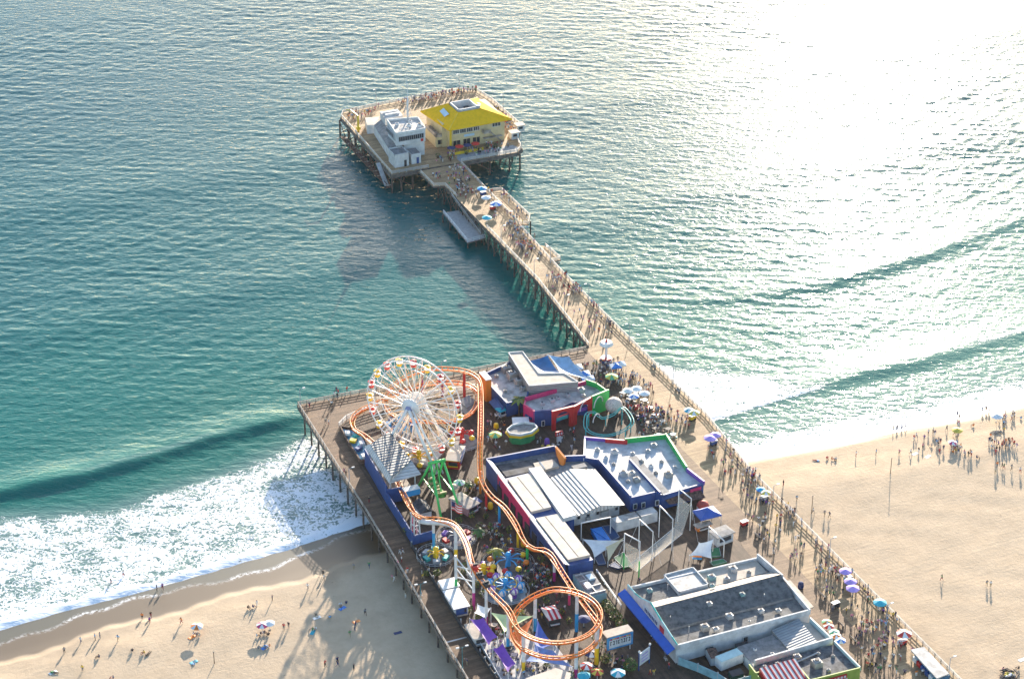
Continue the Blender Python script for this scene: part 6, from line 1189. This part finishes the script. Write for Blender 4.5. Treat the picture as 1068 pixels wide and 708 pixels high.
for i in range(14):
    px, py = 652+i*6.1+rng.uniform(-2, 2)-(i > 6)*30, 414+(i % 7)*7+rng.uniform(-2, 2); nm = ['white', 'grey', 'red', 'blue', 'tan', 'dark', 'teal'][i % 7]
    table(px, py, '%s cafe table in the %s row beside the teal kiddie coaster' % (nm, 'nearer' if i > 6 else 'farther'), 'cafe tables beside the teal coaster', [WHITE, GALV, REDP, BLUEP, ROOFT, DARK, TEALP][i % 7])
# clutter on the sand
def towel(px, py, m, label, L=1.9, W=.9, rz=.4):
    p = G(px, py, 2.4); z = ztop(p.x, p.y); t = MB(); n = 5; vs = []
    for s in (.06, .02):
        for j in range(n+1):
            for i_ in (-1, 1): vs.append((p.x+math.cos(rz)*(j/n-.5)*L-math.sin(rz)*i_*W/2, p.y+math.sin(rz)*(j/n-.5)*L+math.cos(rz)*i_*W/2, z+s+.03*math.sin(j*2)))
    fs = [(2*j, 2*j+2, 2*j+3, 2*j+1) for j in range(n)]; o = 2*(n+1); fs += [(2*j+o, 2*j+1+o, 2*j+3+o, 2*j+2+o) for j in range(n)]+[(2*j, 2*j+o, 2*j+2+o, 2*j+2) for j in range(n)]
    t.add(vs, fs, m); return tag(t.build('beach_towel'), label, 'towel')
for px, py, m, l, r_ in ((357, 632, BLC, 'bright blue towel under the couple right of the long shadows', .4), (330.5, 642, WHC, 'white and blue towel beside a reclining sunbather', .2), (326, 657, TEAL, 'teal towel left of centre in the shaded sand', .9), (415, 658, NAVY, 'lone navy towel on the shaded sand below the pier', 0), (55, 699, WHC, 'white towel near the bottom left corner', .3), (276, 673, BLC, 'blue towel under the row of sitters on the left beach', .5), (371.5, 646, ORAP, 'orange towel beside a dark bundle on the shaded sand', .1), (200, 662, ORAP, 'orange towel under the white and orange parasol', .5), (202, 688, TEAL, 'teal towel below the white and orange parasol', .3), (954.6, 469.5, WHC, 'white towel left of the right beach crowd', .2), (968, 473, WHC, 'second white towel on the open right beach', .4), (1066, 688, WHC, 'white cloth on the sand at the right edge', .1)): towel(px, py, m, l, rz=r_)
p = G(1052, 703, 3); z = ztop(p.x, p.y); t = thing('driftwood_heap', 'round heap of driftwood and pale sacks at the bottom right corner', 'heap', (p.x, p.y, z)); b = MB()
for k in range(26): a = rng.uniform(0, 6.28); r_ = rng.uniform(1.2, 2.6); b.tube([(p.x+r_*math.cos(a), p.y+r_*.8*math.sin(a), z+.2+rng.uniform(0, .4)), (p.x+r_*math.cos(a+.8), p.y+r_*.8*math.sin(a+.8), z+.3+rng.uniform(0, .5))], .13, PILE, 5)
part('driftwood', b, t); b = MB()
for k in range(9): b.ball((p.x+rng.uniform(-1.2, 1.2), p.y+rng.uniform(-.9, .9), z+.3), .45, [WHC, MATS['tan_cloth'], YELC][k % 3], .7, 7, 5, .1)
part('sack', b, t)
# ---------------------------------------------------------------- people
def body(name, J, E, fold=None):
    """one continuous skinned figure; J: joint -> (x,y,z,r); zones painted by material slot"""
    me = bpy.data.meshes.new(name); ks = list(J); me.from_pydata([J[k][:3] for k in ks], [(ks.index(a), ks.index(b)) for a, b in E], [])
    o = bpy.data.objects.new(name, me); COL.objects.link(o); m = o.modifiers.new('s', 'SKIN'); m.use_smooth_shade = True
    for i, k in enumerate(ks): r = J[k][3]; me.skin_vertices[0].data[i].radius = (r, r*(.72 if k in ('pelvis', 'waist', 'chest') else 1)); me.skin_vertices[0].data[i].use_root = (k == 'pelvis')
    s = o.modifiers.new('ss', 'SUBSURF'); s.levels = 1; s.render_levels = 1
    dg = bpy.context.evaluated_depsgraph_get(); out = bpy.data.meshes.new_from_object(o.evaluated_get(dg)); out.name = name; bpy.data.objects.remove(o); bpy.data.meshes.remove(me)
    sl_ = {k: i for i, k in enumerate(('skin', 'top', 'bottom', 'hair', 'shoe'))}
    out.materials.clear()
    for k in range(5): out.materials.append(SKIN[0])
    zone = {'head': 'skin', 'crown': 'hair', 'nose': 'skin', 'neck': 'skin', 'chest': 'top', 'waist': 'top', 'pelvis': 'bottom', 'shL': 'top', 'shR': 'top', 'elL': 'top', 'elR': 'top', 'haL': 'skin', 'haR': 'skin', 'hiL': 'bottom', 'hiR': 'bottom', 'knL': 'bottom', 'knR': 'bottom', 'anL': 'bottom', 'anR': 'bottom', 'toL': 'shoe', 'toR': 'shoe', 'back': 'hair', 'wrL': 'skin', 'wrR': 'skin'}
    P_ = [(Vector(J[k][:3]), zone[k]) for k in ks]
    for p in out.polygons: c = p.center; p.material_index = sl_[min(P_, key=lambda q: (q[0]-c).length)[1]]; p.use_smooth = True
    return out
ED = [('pelvis', 'waist'), ('waist', 'chest'), ('chest', 'neck'), ('neck', 'head'), ('head', 'crown'), ('head', 'nose'), ('head', 'back'), ('chest', 'shL'), ('shL', 'elL'), ('elL', 'wrL'), ('wrL', 'haL'), ('chest', 'shR'), ('shR', 'elR'), ('elR', 'wrR'), ('wrR', 'haR'), ('pelvis', 'hiL'), ('hiL', 'knL'), ('knL', 'anL'), ('anL', 'toL'), ('pelvis', 'hiR'), ('hiR', 'knR'), ('knR', 'anR'), ('anR', 'toR')]
SKIN = [mat('skin_light', (.52, .33, .24), .6, .05), mat('skin_tan', (.36, .21, .13), .6, .05), mat('skin_dark', (.14, .08, .05), .6, .05)]
HAIR = [mat('hair_black', (.02, .016, .014), .6, .1), mat('hair_brown', (.09, .05, .03), .6, .1), mat('hair_blond', (.38, .26, .11), .6, .1)]
def pose(**kw):
    J = dict(pelvis=(0, 0, .95, .15), waist=(0, 0, 1.1, .13), chest=(0, 0, 1.33, .165), neck=(0, 0, 1.5, .06), head=(0, -.01, 1.6, .095), crown=(0, .01, 1.71, .07), nose=(0, -.085, 1.6, .03), back=(0, .06, 1.63, .07),
             shL=(.19, 0, 1.42, .065), elL=(.25, .02, 1.14, .048), wrL=(.26, -.06, .92, .034), haL=(.26, -.1, .84, .036), shR=(-.19, 0, 1.42, .065), elR=(-.25, .02, 1.14, .048), wrR=(-.26, -.06, .92, .034), haR=(-.26, -.1, .84, .036),
             hiL=(.09, 0, .86, .095), knL=(.1, -.01, .5, .065), anL=(.1, .02, .1, .045), toL=(.1, -.12, .04, .04), hiR=(-.09, 0, .86, .095), knR=(-.1, -.01, .5, .065), anR=(-.1, .02, .1, .045), toR=(-.1, -.12, .04, .04))
    for k, v in kw.items(): J[k] = (*v, J[k][3])
    return J
POSES = {
 'standing': body('standing_person', pose(), ED),
 'walking': body('walking_person', pose(knL=(.1, -.2, .53), anL=(.1, -.24, .12), toL=(.1, -.38, .08), knR=(-.1, .1, .5), anR=(-.1, .34, .16), toR=(-.1, .26, .05), elL=(.25, .14, 1.16), wrL=(.24, .14, .95), haL=(.24, .12, .87), elR=(-.25, -.12, 1.16), wrR=(-.24, -.26, 1.0), haR=(-.24, -.32, .94)), ED),
 'pointing': body('pointing_person', pose(elR=(-.27, -.2, 1.36), wrR=(-.24, -.42, 1.45), haR=(-.24, -.5, 1.48), elL=(.32, .06, 1.2), wrL=(.2, -.1, 1.06), haL=(.14, -.14, 1.04), knL=(.14, -.02, .5), anL=(.18, .02, .1), toL=(.2, -.12, .04)), ED),
 'sitting': body('sitting_person', pose(**{k: v for k, v in dict(pelvis=(0, .1, .2), waist=(0, .12, .36), chest=(0, .06, .58), neck=(0, .02, .75), head=(0, -.01, .85), crown=(0, .01, .96), nose=(0, -.09, .85), back=(0, .06, .88), shL=(.19, .05, .67), elL=(.27, 0, .42), wrL=(.2, -.22, .4), haL=(.16, -.3, .4), shR=(-.19, .05, .67), elR=(-.27, 0, .42), wrR=(-.2, -.22, .4), haR=(-.16, -.3, .4), hiL=(.1, .04, .18), knL=(.16, -.36, .44), anL=(.14, -.56, .1), toL=(.14, -.7, .05), hiR=(-.1, .04, .18), knR=(-.16, -.36, .44), anR=(-.14, -.56, .1), toR=(-.14, -.7, .05)).items()}), ED),
 'lying': body('lying_person', pose(pelvis=(0, .0, .14), waist=(0, .16, .14), chest=(0, .38, .16), neck=(0, .55, .14), head=(0, .66, .16), crown=(0, .77, .15), nose=(0, .66, .25), back=(0, .68, .1), shL=(.19, .46, .12), elL=(.32, .25, .08), wrL=(.3, .05, .07), haL=(.3, -.04, .07), shR=(-.19, .46, .12), elR=(-.32, .25, .08), wrR=(-.3, .05, .07), haR=(-.3, -.04, .07), hiL=(.09, -.08, .13), knL=(.12, -.44, .2), anL=(.12, -.84, .08), toL=(.12, -.92, .18), hiR=(-.09, -.08, .13), knR=(-.12, -.44, .12), anR=(-.12, -.84, .08), toR=(-.12, -.92, .18)), ED)}
TOPS = [('white', (.78, .77, .75)), ('black', (.02, .02, .022)), ('grey', (.25, .25, .26)), ('red', (.55, .03, .03)), ('navy', (.025, .035, .12)), ('sky blue', (.15, .38, .62)), ('pink', (.65, .22, .32)), ('yellow', (.75, .50, .05)), ('green', (.05, .25, .08)), ('purple', (.20, .06, .32)), ('orange', (.75, .22, .03)), ('cream', (.62, .54, .40))]
BOTS = [('blue jeans', (.06, .09, .17)), ('black trousers', (.018, .018, .02)), ('khaki shorts', (.36, .28, .17)), ('grey trousers', (.16, .16, .17)), ('white shorts', (.70, .69, .66)), ('dark red skirt', (.28, .03, .04))]
TM = [mat('cloth_'+n.replace(' ', '_'), c, .8, .06) for n, c in TOPS]; BM_ = [mat('lower_'+n.replace(' ', '_'), c, .85, .06) for n, c in BOTS]; SHOE = mat('shoe', (.05, .045, .04), .7, .1)
people = []   # (x, y, z, pose, heading, zone phrase, group)
def scatter(poly, n, zone, group, poses=('standing', 'walking'), clump=.5, z=DZ, dens=None):
    q = [tuple(G(a, b, z if z else 2.2))[:2] for a, b in poly]; xs = [p[0] for p in q]; ys = [p[1] for p in q]; out = []; tries = 0
    def inside(x, y):
        c = False
        for i in range(len(q)):
            (x1, y1), (x2, y2) = q[i], q[i-1]
            if (y1 > y) != (y2 > y) and x < (x2-x1)*(y-y1)/(y2-y1)+x1: c = not c
        return c
    while len(out) < n and tries < 9000:
        tries += 1
        if out and random.random() < clump: b = random.choice(out); x, y = b[0]+random.gauss(0, .9), b[1]+random.gauss(0, .9)
        else: x, y = random.uniform(min(xs), max(xs)), random.uniform(min(ys), max(ys))
        if not inside(x, y) or any((x-a[0])**2+(y-a[1])**2 < .3 for a in out): continue
        out.append((x, y))
    for x, y in out: people.append((x, y, DZ if z else ztop(x, y), random.choice(poses), random.uniform(0, 6.28), zone, group))
def at(lst, zone, group, poses, z=None, spread=0):
    for p in lst: 
        q = G(p[0], p[1], DZ if z else 2.2); people.append((q.x, q.y, DZ if z else ztop(q.x, q.y), p[2] if len(p) > 2 else random.choice(poses), random.uniform(0, 6.28), zone, group))
SW_ = ('standing', 'walking', 'walking', 'pointing')
BW = 'people on the sunlit boardwalk'
scatter([(735, 470), (757, 462), (790, 496), (768, 512)], 29, 'on the boardwalk where the dry sand begins', BW, SW_)
scatter([(765, 505), (788, 492), (838, 545), (815, 560)], 48, 'on the boardwalk beside the empty open sand', BW, SW_)
scatter([(775, 540), (812, 535), (850, 585), (815, 590)], 25, 'on the boardwalk behind the seafood hall', BW, SW_)
scatter([(832, 560), (850, 558), (890, 600), (868, 640), (845, 605)], 48, 'on the boardwalk left of the lilac parasols', BW, SW_)
scatter([(872, 612), (895, 605), (935, 645), (915, 690), (885, 650)], 55, 'on the boardwalk between the lilac and red parasols', BW, SW_)
scatter([(890, 660), (915, 645), (948, 672), (965, 706), (905, 706)], 48, 'on the boardwalk in front of the snack bar', BW, SW_)
at([(784, 500), (788, 504), (803, 520), (824, 542), (829, 548), (836, 553), (852, 570), (856, 575), (900, 616), (905, 622), (931, 645), (935, 650)], 'leaning at the beach side rail of the boardwalk', BW, ('standing', 'pointing'), 1)
MW = 'people in the midway of the park'
scatter([(498, 556), (520, 545), (545, 575), (530, 585), (505, 580)], 40, 'between the two coaster tracks in the midway', MW, SW_, .7)
scatter([(538, 585), (556, 578), (580, 605), (568, 618), (545, 612)], 55, 'in the packed midway beside the octopus ride', MW, SW_, .7)
scatter([(545, 615), (590, 612), (602, 640), (575, 652), (550, 640)], 32, 'inside the coaster loop', MW, SW_, .5)
scatter([(605, 680), (628, 672), (660, 690), (650, 706), (612, 706)], 29, 'by the tables below the billboard', MW, ('standing', 'sitting'), .6)
scatter([(497, 650), (545, 665), (560, 705), (530, 706)], 21, 'in the picnic court under the sails', MW, ('standing', 'walking'), .4)
scatter([(480, 505), (500, 500), (515, 540), (495, 548)], 18, 'beside the brown roofed booth', MW, SW_)
scatter([(505, 430), (522, 432), (535, 470), (508, 474)], 29, 'on the dark deck right of the vertical coaster track', MW, SW_)
scatter([(560, 455), (603, 448), (600, 470), (560, 472)], 15, 'in front of the red arches', MW, SW_)
scatter([(664, 640), (680, 634), (706, 690), (700, 704), (688, 690)], 25, 'under the edge of the long blue awning', MW, ('standing', 'sitting'), .5)
at([(678, 704), (682, 704), (667, 608)], 'on the dark deck left of the seafood hall', MW, SW_, 1)
scatter([(640, 400), (690, 415), (705, 450), (665, 455), (640, 425)], 84, 'among the cafe tables beside the teal coaster', 'people at the cafe tables', ('standing', 'sitting', 'standing'), .6)
scatter([(590, 385), (640, 378), (650, 400), (625, 402)], 48, 'by the small tents at the walkway edge', 'people at the cafe tables', SW_, .6)
LP = 'people on the seaward plank promenade'
at([(349, 414), (353, 412), (343, 421), (346, 424), (352, 416), (340, 441), (343, 443), (323, 425), (320, 428), (351, 409), (362, 409)], 'at the sunny seaward corner of the park deck', LP, SW_, 1)
at([(359, 494), (361, 497), (385, 524)], 'on the planks level with the blue station wall', LP, SW_, 1)
at([(417, 578), (420, 577), (425, 597), (440, 598), (441, 604), (447, 598), (415, 590), (419, 586), (439, 622), (487, 693)], 'on the planks beside the dark park fence', LP, SW_, 1)
RB = 'people on the right beach'; W_ = SW_
at([(848, 534), (860, 537), (865, 538.5)], 'walking beside the wooden pole on open sand', RB, ('walking',))
at([(982, 605), (1029, 611), (1033, 612), (831, 521), (817, 505), (914, 470)], 'alone on the wide open sand', RB, ('standing', 'walking'))
at([(863, 474, 'sitting'), (868, 475, 'sitting'), (872, 475.5, 'sitting'), (852, 476, 'lying'), (893, 472), (956, 452), (950, 471), (938, 471), (972, 462, 'sitting')], 'near the top of the sand left of the crowd', RB, W_)
scatter([(950, 450), (1000, 438), (1066, 425), (1066, 470), (1010, 478), (955, 470)], 76, 'in the crowd on the right beach', RB, ('standing', 'walking', 'standing', 'sitting'), .55, z=0)
at([(1040, 486), (1045, 487), (1047, 488), (1055, 489), (1064, 492), (1038, 493)], 'in the loose group below the beach crowd', RB, W_)
at([(932, 443), (936, 442), (941, 441), (945, 440), (999, 428), (1001, 431), (1025, 424), (1029, 423), (1032, 425), (1049, 429)], 'standing in the wash at the right shoreline', RB, ('standing', 'walking'))
at([(1046, 700, 'sitting'), (1062, 699, 'sitting')], 'at the driftwood heap', RB, W_)
LB = 'people on the left beach'
at([(163, 608), (169, 607)], 'standing in the edge of the foam on the left', LB, ('standing', 'walking')); at([(115, 600), (128, 592)], 'wading in the surf on the left', LB, ('walking',))
at([(148, 640), (156, 646), (157, 638), (84, 667), (99, 664), (67, 678), (123, 666), (189, 648), (104, 662)], 'walking on the damp sand at the left', LB, ('walking', 'standing'))
at([(338, 603), (321, 613), (369, 591), (385, 590), (337, 598)], 'on the wet sand near the pier', LB, ('walking', 'standing'))
at([(259, 633, 'sitting'), (264, 632, 'sitting'), (268, 630), (284, 624)], 'in the small group at the long shadow on the left beach', LB, ('standing',))
at([(268, 662, 'sitting'), (272, 660, 'sitting'), (276, 659, 'sitting'), (280, 661, 'sitting'), (270, 675, 'sitting'), (276, 674, 'sitting'), (281, 673, 'sitting')], 'in the sitting rows under the pink parasol', LB, ('sitting',))
at([(296, 655), (301, 653), (202, 660, 'sitting'), (208, 662, 'sitting'), (150, 680, 'sitting'), (154, 681, 'lying'), (138, 678, 'sitting'), (103, 684, 'sitting'), (118, 706, 'sitting'), (202, 690, 'lying'), (86, 698), (56, 700, 'lying')], 'on the sunny lower part of the left beach', LB, ('standing',))
at([(355, 630, 'sitting'), (361, 628, 'sitting'), (330, 641, 'lying'), (344, 643, 'sitting'), (326, 656, 'sitting'), (329, 655, 'sitting'), (371, 652)], 'resting on the shaded sand', LB, ('standing',))
at([(381, 640), (370, 656), (365, 662), (339, 694), (352, 694), (352, 690), (369, 697), (423, 622), (409, 604), (411, 605)], 'standing in the shade of the pier on the sand', LB, ('standing', 'walking', 'pointing'))
WK = 'people on the sea walkway'
scatter([(622, 385), (640, 372), (735, 452), (712, 450)], 76, 'on the walkway above the surf', WK, SW_, .5)
scatter([(566, 290), (590, 285), (645, 345), (625, 362)], 80, 'on the middle of the sea walkway', WK, SW_, .5)
scatter([(505, 215), (525, 210), (560, 250), (555, 280)], 90, 'on the walkway beside the fishing balcony', WK, SW_, .6)
scatter([(450, 185), (480, 172), (518, 205), (480, 208)], 84, 'on the walkway just before the end platform', WK, SW_, .5)
scatter([(452, 172), (520, 160), (535, 152), (505, 150), (462, 165)], 44, 'in front of the restaurant patio', WK, SW_, .5)
scatter([(400, 109), (495, 92), (500, 96), (425, 110)], 80, 'along the rear rail of the end platform', WK, SW_, .4)
scatter([(505, 103), (517, 108), (540, 140), (532, 145)], 40, 'at the right rail of the end platform', WK, SW_, .5)
scatter([(358, 120), (395, 112), (385, 122), (365, 130)], 29, 'at the left corner of the end platform', WK, SW_, .5)
scatter([(516, 200), (524, 197), (552, 226), (547, 232)], 15, 'on the fishing balcony', WK, SW_, .4)
camv = Vector((0, 0, CZ)); people.sort(key=lambda p: (Vector(p[:3])-camv).length)
used = {}; clone = {}
VERB = {'standing': 'standing', 'walking': 'walking', 'pointing': 'pointing', 'sitting': 'sitting', 'lying': 'lying'}
proto = {}
for k, p in enumerate(people[:298]):
    x, y, z, po, hd_, zone, grp = p; s = used.setdefault(zone, set())
    for _ in range(60):
        ti, bi = random.choices(range(12), (6, 4, 3, 2, 3, 2, 1.6, 1, 1, 1, 1, 2))[0], random.choices(range(6), (3, 3, 2, 2, 1, 1))[0]
        if (ti, bi, po) not in s: break
    s.add((ti, bi, po)); me = POSES[po]
    if po not in proto: o = bpy.data.objects.new('person', me); proto[po] = o
    else: o = proto[po].copy()
    COL.objects.link(o); o.location = (x, y, z); o.rotation_euler.z = hd_; f = random.uniform(1.0, 1.12); o.scale = (f*1.2, f*1.2, f)
    sk = random.randrange(3); hr = random.choices((0, 1, 2), (4, 4, 2))[0]
    for i_, m in enumerate((SKIN[sk], TM[ti], BM_[bi], HAIR[hr], SHOE)): o.material_slots[i_].link = 'OBJECT'; o.material_slots[i_].material = m
    verb = '' if any(zone.startswith(v) for v in ('standing', 'walking', 'leaning', 'resting', 'wading')) else VERB[po]+' '
    lab = 'person in %s top and %s %s%s' % (TOPS[ti][0], BOTS[bi][0], verb, zone); w_ = lab.split(); tag(o, ' '.join(w_[:16]), 'person', grp)
# the far crowd on the walkway and end platform, beyond the three hundred largest figures
co = []; fa = []; mi = []; off = 0; pal = TM+BM_+SKIN+HAIR+[SHOE]; cache = {}
for p in people[298:]:
    x, y, z, po, hd_, zone, grp = p
    if po not in cache: me = POSES[po]; cache[po] = (np.array([v.co[:] for v in me.vertices]), [tuple(q.vertices) for q in me.polygons], [q.material_index for q in me.polygons])
    v, f, m_ = cache[po]; c_, s_ = math.cos(hd_), math.sin(hd_); sc = random.uniform(1.0, 1.14); w_ = np.stack([(v[:, 0]*c_-v[:, 1]*s_)*sc*1.1+x, (v[:, 0]*s_+v[:, 1]*c_)*sc*1.1+y, v[:, 2]*sc+z], 1)
    sel = [random.choice(SKIN), random.choices(TM, (6, 4, 3, 2, 3, 3, 2, 1, 1, 1, 1, 2))[0], random.choice(BM_), random.choice(HAIR), SHOE]; idx = [pal.index(q) for q in sel]
    co.append(w_); fa += [tuple(i_+off for i_ in q) for q in f]; mi += [idx[k_] for k_ in m_]; off += len(v)
me = bpy.data.meshes.new('far_crowd'); me.from_pydata(np.concatenate(co).tolist(), [], fa)
for m in pal: me.materials.append(m)
me.polygons.foreach_set('material_index', mi); me.update(); o = bpy.data.objects.new('far_crowd', me); COL.objects.link(o); tag(o, 'dense farther crowd of visitors on the sea walkway, end platform and upper park', 'crowd', kind='stuff')
print('people', len(people))
# ---------------------------------------------------------------- haze
hm = bpy.data.materials.new('haze'); hm.use_nodes = True; n_ = hm.node_tree.nodes; n_.remove(n_['Principled BSDF']); pv = n_.new('ShaderNodeVolumePrincipled')
pv.inputs['Color'].default_value = (.95, .97, 1, 1); pv.inputs['Density'].default_value = .000011; pv.inputs['Anisotropy'].default_value = .35
hm.node_tree.links.new(pv.outputs[0], n_['Material Output'].inputs['Volume'])
b = MB(); b.box(-2700, 3900, -3300, 6400, -6, 306, hm); o = b.build('haze'); o['kind'] = 'stuff'; o['label'] = 'thin pale sea haze filling the air'; o['category'] = 'haze'
scene.cycles.volume_bounces = 0
